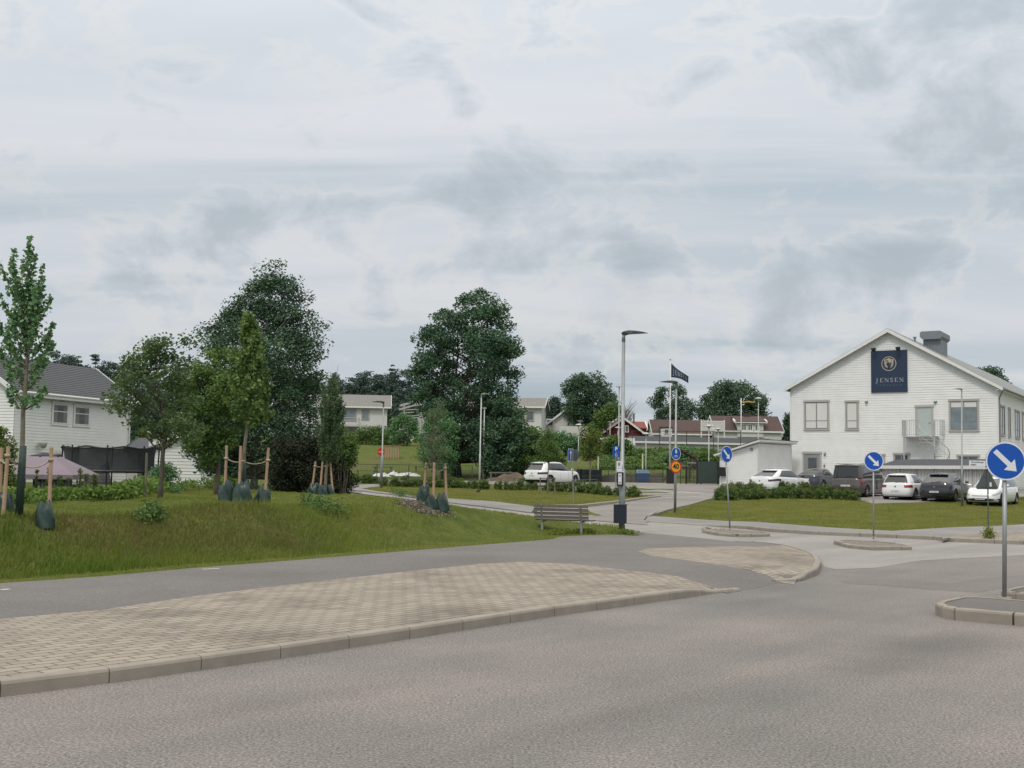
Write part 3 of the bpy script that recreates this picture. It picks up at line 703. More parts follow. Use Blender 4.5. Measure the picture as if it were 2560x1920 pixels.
blades('lawn_grass', GR_R, 130000, .04, .10, .045, M['grass_verge'], 'short grass on the bank between the pavement and the parked cars', seed=6)
# ------------------------------------------------------------------ trees and plants
def leaves(C, S, r, flat=.5, asp=.55, up=0.0):
    """quads (folded rhombs) centred on C, length S"""
    n = len(C); a = r.uniform(0, 2*np.pi, n); e = (r.random(n)-.5)*np.pi*(1-flat)+up
    d = np.stack([np.cos(a)*np.cos(e), np.sin(a)*np.cos(e), np.sin(e)], 1)
    q = r.normal(size=(n, 3)); q[:, 2] *= (1-flat*.6); s = np.cross(d, q); s /= np.linalg.norm(s, axis=1)[:, None]+1e-9
    nn = np.cross(d, s); S = S[:, None]
    V = np.empty((n, 4, 3)); V[:, 0] = C-d*S*.5; V[:, 1] = C+s*S*asp*.5+nn*S*.08; V[:, 2] = C+d*S*.5; V[:, 3] = C-s*S*asp*.5+nn*S*.08
    return V.reshape(-1, 3), np.arange(4*n).reshape(-1, 4)
def crown(outline, n, nclump, leaf, rc, r, depth=.9, shell=.55, stretch=(1, 1, .75), skew=0.):
    """outline rows (z, xl, xr) in metres from the trunk base"""
    O = sorted(outline); z = np.array([o[0] for o in O]); xl = np.array([o[1] for o in O]); xr = np.array([o[2] for o in O])
    zz = np.linspace(z[0], z[-1], 200); wd = np.interp(zz, z, xr-xl)+1e-3; cdf = np.cumsum(wd**1.35+.06*wd.max()**1.35); cdf /= cdf[-1]
    cz = np.interp(r.random(nclump), cdf, zz); th = r.uniform(0, 2*np.pi, nclump)
    rho = (shell+(1-shell)*r.random(nclump))**.5*r.random(nclump)**(.28); rho = np.minimum(rho, 1)
    L = np.interp(cz, z, xl); R = np.interp(cz, z, xr); h = np.maximum((R-L)/2-rc*.45, .08*(R-L)/2); c = (L+R)/2
    xn = r.uniform(-1, 1, nclump); xn = np.sign(xn)*np.abs(xn)**(.8 if shell > .3 else .92)
    cx = c+h*xn; cy = h*depth*np.sqrt(1-xn**2)*r.uniform(-1, 1, nclump); C = np.stack([cx, cy, cz], 1)
    cs = rc*(.55+.9*r.random(nclump)); w_ = cs**2; w_ /= w_.sum()
    idx = r.choice(nclump, n, p=w_); q = r.normal(size=(n, 3)); q /= np.linalg.norm(q, axis=1)[:, None]; q *= (r.random(n)**.5)[:, None]
    P = C[idx]+q*.95*cs[idx][:, None]*np.array(stretch)
    P[:, 0] += skew*(P[:, 2]-C[idx][:, 2]); P[:, 2] = np.maximum(P[:, 2], z[0]-rc*.3)
    S = leaf*(.7+.6*r.random(n)); return P, S, C
def shoots(outline, n, nsh, leaf, rad, r, base_z, depth=.9, tips=None, spread=.5):
    """leaves strung along upright shoots that rise from the stem to the outline"""
    O = sorted(outline); z = np.array([o[0] for o in O]); xl = np.array([o[1] for o in O]); xr = np.array([o[2] for o in O]); S = []
    for i in range(nsh):
        zt = z[0]+(z[-1]-z[0])*(.02+.96*r.random()); th = r.uniform(0, 2*np.pi); L, R = np.interp(zt, z, xl), np.interp(zt, z, xr); rho = .35+.65*r.random()**.5
        S.append(((L+R)/2+(R-L)/2*rho*np.cos(th)*.95, (R-L)/2*depth*rho*np.sin(th), zt))
    for t_ in (tips or []): S.append(t_)
    lines = []; P = []; c0 = lambda zz: (np.interp(zz, z, xl)+np.interp(zz, z, xr))/2
    for (x, y, zt) in S:
        L_ = max(.45, .42*(zt-base_z)*(.6+.5*r.random())); zs = max(base_z*.92, zt-L_*1.25); xs = c0(max(zs, z[0]))*.8 if zs > z[0] else 0
        pts = []
        for q in np.linspace(0, 1, 7):
            e = q**.55; pts.append((xs+(x-xs)*e+.02*np.sin(q*9+x*5), y*e, zs+(zt-zs)*q))
        lines.append(pts)
    w_ = np.array([np.linalg.norm(np.diff(np.array(l), axis=0), axis=1).sum() for l in lines]); idx = r.choice(len(lines), n, p=w_/w_.sum()); A_ = np.array(lines)
    q = .18+.82*r.random(n); f = q*6; k = np.minimum(f.astype(int), 5); P = A_[idx, k]+(A_[idx, k+1]-A_[idx, k])*(f-k)[:, None]
    rr_ = rad*(1.25-.75*q)*r.random(n)**.6; v = r.normal(size=(n, 3)); v /= np.linalg.norm(v, axis=1)[:, None]; P = P+v*rr_[:, None]
    return P, leaf*(.7+.6*r.random(n)), lines
def young(name, label, base_p, outline, n, nsh, leaf, rad, lm, tr, group, seed, tips=None, lean=0., asp=.75, depth=.9, bare=0):
    r = np.random.default_rng(seed); rr = random.Random(seed); t = thing(name, base_p, label, 'tree', group); O = sorted(outline); bz = O[0][0]
    P, S, lines = shoots(outline, n, nsh, leaf, rad, r, bz, depth, tips); V, Fq = leaves(P, S, r, .4, asp); mesh_np('crown', V, Fq, lm, t)
    top = O[-1][0]; mb = MB(); cx = lambda z: float(np.interp(z, [o[0] for o in O], [(o[1]+o[2])/2 for o in O])); pts = []; rad_ = []
    for i in range(10):
        q = i/9; z = -.2+q*(top*.86+.2); w_ = min(1, max(0, (z-bz*.5)/(top*.5))); pts.append((lean*z*(1-w_)+w_*cx(z)*.9+rr.uniform(-.3, .3)*tr, rr.uniform(-.3, .3)*tr, z)); rad_.append(tr*(1-q)**.7+.007)
    mb.tube(pts, rad_, 9)
    for l in lines: mb.tube([tuple(p) for p in l], [.014, .012, .010, .008, .006, .005, .004], 4)
    for i in range(bare):
        z = top*rr.uniform(.72, .9); x = cx(z)+rr.uniform(-.28, .28); limb(mb, (cx(z), 0, z), (x, rr.uniform(-.2, .2), min(top*1.12, z+rr.uniform(.3, .9))), .009, .003, rr, 4, .02)
    mb.build('trunk', M['bark_young'], t, smooth=True); return t
def limb(mb, a, b, r0, r1, rr, n=5, sag=.08, k=5):
    a = Vector(a); b = Vector(b); L = (b-a).length; pts = []
    for i in range(k+1):
        t = i/k; p = a.lerp(b, t)
        p.z += math.sin(t*math.pi)*L*sag; p.x += rr.uniform(-.03, .03)*L*(0 < i < k); p.y += rr.uniform(-.03, .03)*L*(0 < i < k); pts.append(p)
    mb.tube(pts, [r0+(r1-r0)*i/k for i in range(k+1)], n)
def tree(name, label, cat, base_p, outline, n, nclump, leaf, rc, lm, tr, bark='bark', group=None, seed=1, depth=.9, shell=.5, stretch=(1, 1, .75), nbr=26,
         lean=0., flat=.45, fork=1, skew=0., z_fork=None, tk=.84, up=.0, upright=.0, asp=.55):
    r = np.random.default_rng(seed); rr = random.Random(seed)
    t = thing(name, base_p, label, cat, group)
    P, S, C = crown(outline, n, nclump, leaf, rc, r, depth, shell, stretch, skew)
    V, Fq = leaves(P, S, r, flat, asp, up); mesh_np('crown', V, Fq, lm, t)
    top = max(o[0] for o in outline); z0 = min(o[0] for o in outline)
    O = sorted(outline); cxt = lambda z: float(np.interp(z, [o[0] for o in O], [(o[1]+o[2])/2 for o in O]))
    mb = MB(); k = 9; heads = []; TK = tk
    for f in range(fork):
        off = (f-(fork-1)/2)*tr*1.2; pts = []; rad = []
        for i in range(k+1):
            q = i/k; z = -.25+q*(top*TK+.25)
            w_ = sstep((z-z0)/(top*TK-z0+1e-6)) if z > z0 else 0
            pts.append((off*(1+q*3)+lean*q*z+w_*(cxt(z)-lean*q*z)*.8+rr.uniform(-.4, .4)*tr, rr.uniform(-.4, .4)*tr+off*q*2*(-1)**f, z)); rad.append(tr*(1.12 if i == 0 else 1)*(1-q)**.8/(fork**.5)+.008)
        mb.tube(pts, rad, 9); heads.append(pts)
    sel = r.choice(len(C), min(nbr, len(C)), replace=False)
    for i in sel:
        c = C[i]; pts = heads[rr.randrange(fork)]
        hz = c[2]-max(.25*top*.3, np.hypot(c[0], c[1])*(.9+upright*2)); hz = max(z0*.8, min(hz, top*.85)); q = (hz+.25)/(top*TK+.25)*k; j = int(min(max(q, 0), k-1)); s = q-j
        a = [pts[j][m]+(pts[j+1][m]-pts[j][m])*s for m in range(3)]
        limb(mb, a, c, tr*(1-q/k)*.45+.01, .008, rr, 4, -.06*(1 if upright == 0 else -1))
    mb.build('trunk', M[bark], t, smooth=True)
    return t
def outl(basep, rows, Y):
    """rows of (display y, xl, xr) -> local metres"""
    o = []
    for y, a, b in rows:
        pa, pb = A(*D(a, y), Y), A(*D(b, y), Y); o.append((pa[2]-basep[2], pa[0]-basep[0], pb[0]-basep[0]))
    return o
def at_depth(px, Y):
    """a point on the ground under display column px at distance Y"""
    d = ray(px*DS, 1180); X = d[0]/d[1]*Y; return (X, Y, H1(X, Y))
# --- the two large trees
b = at_depth(548, 54)
tree('silver_birch', 'tall wind-blown birch with a pale trunk and ragged dark crown behind the green hedge block', 'tree', b,
     outl(b, [(568, 585, 602), (590, 560, 625), (615, 545, 650), (640, 520, 662), (665, 500, 655), (690, 470, 690), (712, 432, 688), (740, 436, 700), (770, 452, 702), (800, 440, 704), (840, 425, 695), (880, 408, 690), (920, 398, 695), (960, 402, 700), (1000, 420, 690), (1022, 450, 660)], 54),
     70000, 560, .135, .52, M['lf_birch'], .17, 'bark_birch', seed=11, nbr=150, lean=.01, skew=.35, stretch=(1.3, 1, .75), shell=.25)
b = at_depth(986, 100)
tree('poplar_tree', 'tall rounded dark tree rising above the lone white car and twin lamp posts', 'tree', b,
     outl(b, [(626, 1015, 1040), (640, 985, 1068), (660, 955, 1092), (690, 925, 1100), (715, 910, 1112), (745, 896, 1126), (780, 888, 1126), (815, 890, 1122), (850, 888, 1120), (880, 895, 1112), (905, 915, 1122), (935, 930, 1130), (960, 935, 1125), (990, 940, 1110)], 100),
     47000, 330, .25, .78, M['lf_poplar'], .30, 'bark', seed=21, nbr=150, fork=2, shell=.22, skew=.3, stretch=(1.25, 1, .75))
b = at_depth(1085, 97)
tree('willow_shrub', 'dense dark bushy tree right of the twin lamp posts under the tall rounded tree', 'tree', b,
     outl(b, [(868, 1075, 1105), (885, 1045, 1128), (905, 1035, 1140), (930, 1020, 1158), (955, 1015, 1164), (985, 1015, 1160), (1012, 1025, 1150), (1026, 1040, 1140)], 97),
     20000, 120, .22, .75, M['lf_birch'], .16, seed=22, nbr=20, shell=.2)
b = at_depth(1150, 96)
tree('shrub', 'mid green shrub bank left of the lone white car', 'shrub', b,
     outl(b, [(930, 1135, 1165), (955, 1120, 1200), (980, 1115, 1220), (1005, 1120, 1215)], 96), 8000, 60, .2, .6, M['lf_mid'], .08, seed=23, nbr=8, shell=.2)
b = at_depth(955, 96)
tree('young_birch', 'green bushy young tree left of the tall rounded tree behind the staked larch', 'tree', b,
     outl(b, [(870, 945, 958), (890, 920, 975), (915, 912, 985), (945, 905, 990), (975, 900, 990), (1000, 905, 985), (1018, 915, 980)], 96), 10000, 80, .19, .6, M['lf_mapledk'], .1, seed=24, nbr=14, shell=.25)
# --- young maple at the far left, staked
T1 = G(*D(41, 1112)); b = tuple(T1)
r1 = [(508, 57, 66), (525, 52, 72), (550, 50, 76), (575, 30, 80), (600, 24, 88), (640, 14, 100), (680, 10, 108), (720, 6, 114), (760, 0, 118), (790, -8, 120), (820, -6, 118), (845, 0, 100), (865, 20, 70)]
_t = lambda x, y: (float(A(*D(x, y), b[1])[0]-b[0]), 0., float(A(*D(x, y), b[1])[2]-b[2]))
young('young_maple', 'slender young maple with upright shoots and a netted trunk at the far left', b, outl(b, r1, b[1]), 3600, 26, .088, .13, M['lf_mapledk'], .052, 'staked young trees on the lawn', 31,
      tips=[_t(*p) for p in ((62, 508), (66, 530), (27, 540), (24, 560), (-2, 562), (95, 568), (92, 600), (110, 640), (116, 700), (118, 745), (2, 640), (-8, 690), (5, 700), (112, 735), (60, 600), (45, 620), (75, 640), (30, 660), (84, 680), (50, 700), (0, 760), (100, 780))], lean=.012)
T2 = G(*D(524, 1086)); b = tuple(T2)
young('young_maple', 'young light green maple held by three stakes in front of the tall birch', b,
     outl(b, [(668, 530, 542), (695, 515, 556), (725, 505, 570), (755, 497, 582), (785, 489, 593), (815, 481, 600), (845, 475, 607), (872, 473, 608), (900, 488, 592)], b[1]), 5600, 70, .105, .18, M['lf_maple'], .055, 'staked young trees on the lawn', 32)
T3 = G(*D(702, 1068)); b = tuple(T3)
young('young_larch', 'feathery dark green young tree with bare top twigs beside the dark hedge', b,
     outl(b, [(806, 716, 726), (820, 702, 740), (850, 688, 750), (890, 680, 754), (930, 676, 750), (965, 684, 744), (992, 692, 735)], b[1]), 15000, 120, .085, .15, M['lf_larch'], .055, 'staked young trees on the lawn', 33, asp=.3, bare=16)
T4 = G(*D(935, 1090)); b = tuple(T4)
tree('young_larch', 'small sparse larch with drooping twigs staked on a bare soil patch', 'tree', b,
     outl(b, [(868, 942, 954), (888, 922, 968), (915, 908, 972), (945, 898, 976), (975, 894, 974), (1000, 900, 968), (1012, 915, 955)], b[1]), 2600, 75, .062, .17, M['lf_larch'], .035, 'bark_young', 'staked young trees on the lawn', seed=34, nbr=50, shell=.35, asp=.3, stretch=(1.3, 1.3, .5))
# twigs that stand clear of the crowns
def bare_top(px, y0, y1, Y, n, spread, seed, label, parent_name):
    rr = random.Random(seed); base_ = A(*D(px, y0), Y); t_ = A(*D(px, y1), Y); H = t_[2]-base_[2]; mb = MB()
    for i in range(n):
        x = rr.uniform(-spread, spread); limb(mb, (x*.2, rr.uniform(-.1, .1), 0), (x, rr.uniform(-.3, .3), H*rr.uniform(.6, 1)), .018, .004, rr, 4, .03)
    return base_, mb
# --- the unstaked tree by the garden border and the greener one between
b = G(402, 1243)
tree('rowan_tree', 'round-headed young tree with a dark bent trunk beside the white garden shed', 'tree', tuple(b),
     outl(b, [(722, 402, 416), (738, 340, 424), (752, 300, 432), (775, 262, 420), (800, 248, 418), (830, 222, 418), (860, 212, 420), (885, 232, 418), (905, 280, 446), (930, 318, 440), (952, 330, 425), (975, 360, 410)], b[1]),
     5600, 115, .11, .29, M['lf_rowan'], .07, seed=41, nbr=34, shell=.35, lean=.02, stretch=(1.1, 1, .8))
b = at_depth(470, 44)
tree('field_maple', 'broad mid green tree filling the space between the round-headed tree and the birch', 'tree', b,
     outl(b, [(742, 455, 485), (765, 418, 520), (800, 400, 545), (840, 385, 560), (880, 375, 560), (920, 380, 545), (950, 395, 520), (985, 400, 480), (1010, 415, 460)], 44),
     16000, 120, .125, .42, M['lf_mid'], .10, seed=42, nbr=24, shell=.25)
b = at_depth(620, 50)
# hedge block: dark clipped hedge with lighter growth on top
def bush(name, label, cat, px, Y, rows, n, nclump, leaf, rc, lm, group=None, seed=1, depth=.6, shell=.15, stretch=(1, 1, .8)):
    b = at_depth(px, Y); r = np.random.default_rng(seed); t = thing(name, b, label, cat, group)
    P, S, C = crown(outl(b, rows, Y), n, nclump, leaf, rc, r, depth, shell, stretch); V, Fq = leaves(P, S, r, .3)
    mesh_np('foliage', V, Fq, lm, t); mb = MB(); rr = random.Random(seed)
    for i in range(min(14, nclump)):
        c = C[i]; limb(mb, (c[0]*.3, c[1]*.3, -.1), c, .03, .008, rr, 4, .02)
    mb.build('stem', M['bark'], t); return t
bush('hedge', 'dark purple-brown clipped hedge block right of the birch trunk', 'hedge', 660, 51,
     [(948, 600, 748), (965, 588, 758), (990, 582, 762), (1020, 580, 762), (1045, 584, 760), (1058, 590, 752)], 30000, 170, .10, .42, M['lf_dark'], seed=51, depth=.5)
bush('elder_bush', 'fresh green bush growing over the right end of the dark hedge', 'shrub', 742, 50.5,
     [(925, 715, 752), (940, 700, 770), (960, 712, 774), (985, 728, 776), (1005, 740, 772)], 5500, 50, .10, .28, M['lf_mid'], seed=52)
bush('thuja_bush', 'golden green conifer bush at the left edge in front of the white house', 'shrub', 4, 40,
     [(930, -14, 12), (950, -20, 24), (985, -24, 36), (1020, -24, 40), (1060, -24, 40), (1085, -24, 34)], 9000, 80, .09, .28, M['lf_shrub'], seed=53)
# small conifers in a row in front of the canopy
for i, (x, y0, hgt, Y) in enumerate(((80, 1016, 42, 41), (106, 1012, 46, 41), (128, 1022, 38, 41), (149, 1034, 28, 41), (173, 1010, 50, 41), (186, 1020, 40, 41), (204, 1016, 44, 41.5))):
    bush('dwarf_conifer', ['bronze dwarf conifer beside the left canopy leg', 'tallest bronze dwarf conifer under the canopy middle', 'thin bronze dwarf conifer right of the tallest one', 'shortest bronze dwarf conifer in the row', 'pointed bronze dwarf conifer near the canopy right end', 'narrow bronze dwarf conifer below the canopy corner', 'last bronze dwarf conifer at the right end of the row'][i], 'conifer', x, Y,
         [(y0, x-1.5, x+1.5), (y0+hgt*.4, x-5, x+5), (y0+hgt, x-8, x+8), (y0+hgt+10, x-7, x+7)], 900, 16, .05, .09, M['lf_shrub'], 'dwarf conifers in front of the canopy', 60+i, .9)
# leafy garden border along the edge of the lawn
def border(name, pts, wdt, hgt, n, leaf, lm, label, cat, seed, clump=.3, ground=None):
    r = np.random.default_rng(seed); P = np.array([p[:2] for p in pts]); seg = np.linalg.norm(np.diff(P, axis=0), axis=1); cs = np.concatenate([[0], np.cumsum(seg)])
    nc = int(cs[-1]/clump*3)+4; s = r.random(nc)*cs[-1]; X = np.interp(s, cs, P[:, 0]); Y = np.interp(s, cs, P[:, 1])+r.uniform(-wdt/2, wdt/2, nc)
    Hc = hgt*(.55+.6*r.random(nc)); idx = r.integers(0, nc, n); q = r.random(n)
    x = X[idx]+r.normal(size=n)*clump*.55; y = Y[idx]+r.normal(size=n)*clump*.55; z = HT(x, y)+Hc[idx]*q**.6
    V, Fq = leaves(np.stack([x, y, z], 1), leaf*(.7+.6*r.random(n)), r, .4); return V, Fq
def planting(name, px_pts, Y_or_none, wdt, hgt, n, leaf, lm, label, cat, seed, clump=.3, stuff=True):
    pts = [G(*D(a, b)) for a, b in px_pts]; V, Fq = border(name, pts, wdt, hgt, n, leaf, lm, label, cat, seed, clump)
    o = mesh_np(name, V, Fq, lm); tag(o, label, cat, kind='stuff' if stuff else None); return o
planting('ground_cover', [(-20, 1088), (60, 1086), (130, 1078), (220, 1076), (300, 1072)], None, 1.4, .36, 8000, .13, M['lf_border'], 'leafy garden border along the lawn below the canopy and trampoline', 'plants', 71, .32)
planting('ground_cover', [(300, 1070), (350, 1064), (420, 1058), (475, 1056), (520, 1052)], None, 1.6, .5, 9000, .13, M['lf_border'], 'bright green leafy border below the white shed and birch', 'plants', 72, .34)
planting('ground_cover', [(520, 1056), (580, 1055), (640, 1056), (750, 1058)], None, .6, .25, 3500, .1, M['lf_mid'], 'low weeds along the foot of the dark hedge', 'plants', 73, .3)
bush('currant_bush', 'scrubby reddish green bush around the lone post by the trampoline', 'shrub', 345, 44, [(1005, 338, 372), (1020, 322, 386), (1045, 318, 392), (1068, 320, 388)], 3200, 36, .09, .24, M['lf_mapledk'], seed=54)
planting('bare_soil', [(880, 1083), (905, 1087), (935, 1091), (960, 1093)], None, 1.0, .012, 3000, .075, M['soil'], 'bare crumbly soil round the foot of the small larch', 'soil', 70, .32)
planting('bare_soil', [(850, 1072), (880, 1078), (920, 1086)], None, .8, .012, 1500, .08, M['soil'], 'bare soil strip left of the small larch', 'soil', 69, .28)
planting('weeds', [(845, 1066), (868, 1074), (885, 1076), (905, 1078)], None, 1.0, .42, 1100, .085, M['lf_mid'], 'tall weeds on the bare soil left of the small larch', 'plants', 74, .22)
planting('weeds', [(660, 1090), (700, 1102), (740, 1112)], None, .9, .34, 1500, .07, M['lf_mid'], 'weedy clump on the crest of the bank', 'plants', 75, .2)
planting('weeds', [(310, 1118), (345, 1116)], None, .7, .30, 900, .07, M['lf_mid'], 'dark nettle clump on the bank below the lone post', 'plants', 76, .2)
planting('weeds', [(1180, 1155), (1225, 1153), (1290, 1152), (1340, 1153), (1378, 1158)], None, .5, .16, 2600, .05, M['grass_long'], 'rough grass and weeds under the bench and round the lamp foot', 'plants', 77, .16)
planting('weeds', [(2130, 1168), (2142, 1168)], None, .3, .38, 900, .05, M['grass_long'], 'grass tuft round the foot of the triangular sign pole', 'plants', 78, .14)
planting('weeds', [(1525, 1148), (1560, 1150)], None, .3, .15, 400, .05, M['lf_mid'], 'weeds on the crumbling left end of the far traffic island', 'plants', 79, .14)
# --- rows of low shrubs: each plant its own thing, sharing three meshes
def shrub_proto(seed, h, rad, n, leaf, lm):
    r = np.random.default_rng(seed); o = [(0.02, -rad*.7, rad*.7), (h*.35, -rad, rad), (h*.7, -rad*.85, rad*.85), (h, -rad*.3, rad*.3)]
    P, S, C = crown(o, n, 26, leaf, rad*.34, r, 1., .15, (1, 1, 1)); V, Fq = leaves(P, S, r, .25); return V, Fq
SHP = [shrub_proto(200+i, .85, .55, 1500, .095, None) for i in range(3)]
SHM = []
for i, (V, Fq) in enumerate(SHP):
    o = mesh_np('low_shrub', V, Fq, M['lf_shrub']); SHM.append(o.data); bpy.data.objects.remove(o)
ORD = ['first', 'second', 'third', 'fourth', 'fifth', 'sixth', 'seventh', 'eighth', 'ninth', 'tenth', 'eleventh', 'twelfth', 'thirteenth', 'fourteenth', 'fifteenth', 'sixteenth', 'seventeenth', 'eighteenth', 'nineteenth', 'twentieth', 'twenty-first', 'twenty-second', 'twenty-third']
def shrub_row(pts, n, group, label_fn, sc=1., jit=.2, seed=1):
    rr = random.Random(seed); P = np.array([G(*p)[:2] for p in pts]); seg = np.linalg.norm(np.diff(P, axis=0), axis=1); cs = np.concatenate([[0], np.cumsum(seg)])
    for i in range(n):
        s = (i+.5)/n*cs[-1]; x = float(np.interp(s, cs, P[:, 0]))+rr.uniform(-jit, jit); y = float(np.interp(s, cs, P[:, 1]))+rr.uniform(-jit, jit)
        o = bpy.data.objects.new('low_shrub', SHM[rr.randrange(3)]); COL.objects.link(o); o.location = (x, y, H1(x, y)); o.rotation_euler = (0, 0, rr.uniform(0, 6.28))
        k = sc*rr.uniform(.85, 1.15); o.scale = (k*rr.uniform(.9, 1.2), k, k*rr.uniform(.85, 1.15)); tag(o, 'low green shrub, %s from the left %s' % (ORD[i], label_fn), 'shrub', group)
shrub_row([(955, 1216), (1100, 1219), (1225, 1224)], 17, 'low shrubs behind the left verge', 'behind the left verge', .74, seed=1)
shrub_row([(1225, 1225), (1330, 1226), (1450, 1232), (1530, 1238), (1600, 1243)], 20, 'low shrubs in front of the lone white car', 'before the lone white car', .70, seed=2)
for k, dy in enumerate((0, 9)):
    shrub_row([(1802, 1252-dy), (1900, 1247-dy), (2000, 1247-dy), (2090, 1249-dy), (2138, 1252-dy)], 23, 'low shrubs in the bed below the parked cars', 'in the %s row of the car park bed' % ('front', 'back')[k], (.74, .84)[k], .25, 3+k)
shrub_row([(870, 1207), (950, 1209)], 6, 'low shrubs left of the no-entry sign', 'beside the far footpath', .7, seed=9)
planting('dogwood_bed', [(1308, 1036), (1340, 1037), (1400, 1038), (1450, 1038)], None, .8, .62, 7000, .10, M['lf_grey'], 'pale variegated low bushes along the playground fence', 'plants', 80, .3)
# --- trees further back
def bg(name, label, px, Y, rows, n, nc, leaf, rc, lm, tr=.2, seed=1, group=None, **k):
    b = at_depth(px, Y); return tree(name, label, 'tree', b, outl(b, rows, Y), n, nc, leaf, rc, lm, tr, seed=seed, group=group, nbr=k.pop('nbr', 30), **k)
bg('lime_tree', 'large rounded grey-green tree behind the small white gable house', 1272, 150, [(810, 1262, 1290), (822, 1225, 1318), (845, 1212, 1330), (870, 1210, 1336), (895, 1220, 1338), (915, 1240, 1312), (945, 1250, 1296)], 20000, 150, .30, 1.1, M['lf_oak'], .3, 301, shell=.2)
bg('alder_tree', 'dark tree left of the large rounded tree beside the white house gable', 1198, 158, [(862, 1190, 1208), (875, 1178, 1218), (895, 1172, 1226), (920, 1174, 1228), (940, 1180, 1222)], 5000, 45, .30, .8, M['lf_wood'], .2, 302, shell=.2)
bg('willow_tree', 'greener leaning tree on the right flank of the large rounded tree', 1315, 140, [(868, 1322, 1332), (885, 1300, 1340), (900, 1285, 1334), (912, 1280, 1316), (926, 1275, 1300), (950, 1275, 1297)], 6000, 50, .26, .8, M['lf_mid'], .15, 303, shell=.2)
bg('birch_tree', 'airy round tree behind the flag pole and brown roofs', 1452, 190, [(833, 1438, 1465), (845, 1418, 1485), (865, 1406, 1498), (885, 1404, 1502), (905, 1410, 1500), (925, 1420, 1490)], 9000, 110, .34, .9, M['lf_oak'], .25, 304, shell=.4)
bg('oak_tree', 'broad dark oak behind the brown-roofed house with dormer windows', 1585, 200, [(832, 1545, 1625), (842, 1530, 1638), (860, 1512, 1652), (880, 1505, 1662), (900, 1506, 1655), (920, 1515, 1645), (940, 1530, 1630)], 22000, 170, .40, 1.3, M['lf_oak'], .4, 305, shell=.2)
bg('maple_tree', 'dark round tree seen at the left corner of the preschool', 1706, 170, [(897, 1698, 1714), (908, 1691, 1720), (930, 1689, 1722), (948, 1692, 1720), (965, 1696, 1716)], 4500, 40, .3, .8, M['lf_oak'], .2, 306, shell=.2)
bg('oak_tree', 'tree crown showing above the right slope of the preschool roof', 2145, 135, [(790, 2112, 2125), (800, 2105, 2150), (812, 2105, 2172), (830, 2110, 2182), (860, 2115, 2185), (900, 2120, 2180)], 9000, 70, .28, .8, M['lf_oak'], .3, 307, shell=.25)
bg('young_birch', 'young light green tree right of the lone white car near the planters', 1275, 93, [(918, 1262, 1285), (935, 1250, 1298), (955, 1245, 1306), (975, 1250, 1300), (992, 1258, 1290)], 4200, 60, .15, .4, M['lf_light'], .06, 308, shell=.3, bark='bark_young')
bg('young_rowan', 'young dark green tree in a timber cage in front of the lone white car', 1184, 68, [(930, 1178, 1196), (945, 1168, 1208), (965, 1160, 1212), (985, 1162, 1210), (1000, 1172, 1200)], 3600, 60, .10, .3, M['lf_mid'], .045, 309, shell=.3, bark='bark_young')
# bare grey tree behind the lamp post
bt = at_depth(1350, 165); t = thing('bare_tree', bt, 'leafless grey tree behind the central lamp post and the red house', 'tree'); mb = MB(); rr = random.Random(5)
Hb = A(*D(1350, 872), 165)[2]-bt[2]; mb.tube([(0, 0, 0), (.1, 0, Hb*.4), (.1, 0, Hb*.75)], [.16, .11, .05], 7)
for i in range(64):
    z = Hb*rr.uniform(.25, .75); a = rr.uniform(0, 6.28); l = rr.uniform(.7, 1.5); limb(mb, (.1, 0, z), (.1+math.cos(a)*l*1.2, math.sin(a)*l, z+l*1.5), .045, .012, rr, 4, .03)
mb.build('trunk', mat('bark_dead', (.26, .24, .23), .9), t)
# far forest: a few prototypes, copied
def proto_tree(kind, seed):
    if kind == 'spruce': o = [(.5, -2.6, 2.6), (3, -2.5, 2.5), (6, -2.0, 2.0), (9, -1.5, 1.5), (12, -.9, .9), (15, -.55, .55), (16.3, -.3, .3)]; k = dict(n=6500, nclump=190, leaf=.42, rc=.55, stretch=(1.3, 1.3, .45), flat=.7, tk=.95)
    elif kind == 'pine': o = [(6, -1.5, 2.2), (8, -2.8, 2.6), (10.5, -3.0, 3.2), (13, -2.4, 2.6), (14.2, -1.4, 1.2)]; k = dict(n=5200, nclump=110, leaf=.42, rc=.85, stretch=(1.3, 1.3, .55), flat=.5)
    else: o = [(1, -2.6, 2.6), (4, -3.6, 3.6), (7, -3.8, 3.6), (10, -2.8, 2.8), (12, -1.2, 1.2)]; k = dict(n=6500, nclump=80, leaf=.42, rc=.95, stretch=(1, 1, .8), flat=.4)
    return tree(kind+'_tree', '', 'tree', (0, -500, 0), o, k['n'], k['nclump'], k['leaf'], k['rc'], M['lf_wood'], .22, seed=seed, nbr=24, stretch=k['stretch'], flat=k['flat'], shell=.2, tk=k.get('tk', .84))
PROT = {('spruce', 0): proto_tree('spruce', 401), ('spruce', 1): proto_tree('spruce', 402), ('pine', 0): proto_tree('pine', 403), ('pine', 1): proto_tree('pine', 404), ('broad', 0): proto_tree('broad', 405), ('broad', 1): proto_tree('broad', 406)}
for kk, o in PROT.items():
    if kk[0] == 'broad': o.name = 'deciduous_tree'
PH = {'spruce': 16.6, 'pine': 15.2, 'broad': 12.8}; used = set()
KN = {'spruce': 'pointed dark spruce', 'pine': 'flat-topped dark pine', 'broad': 'round dark broadleaf tree'}
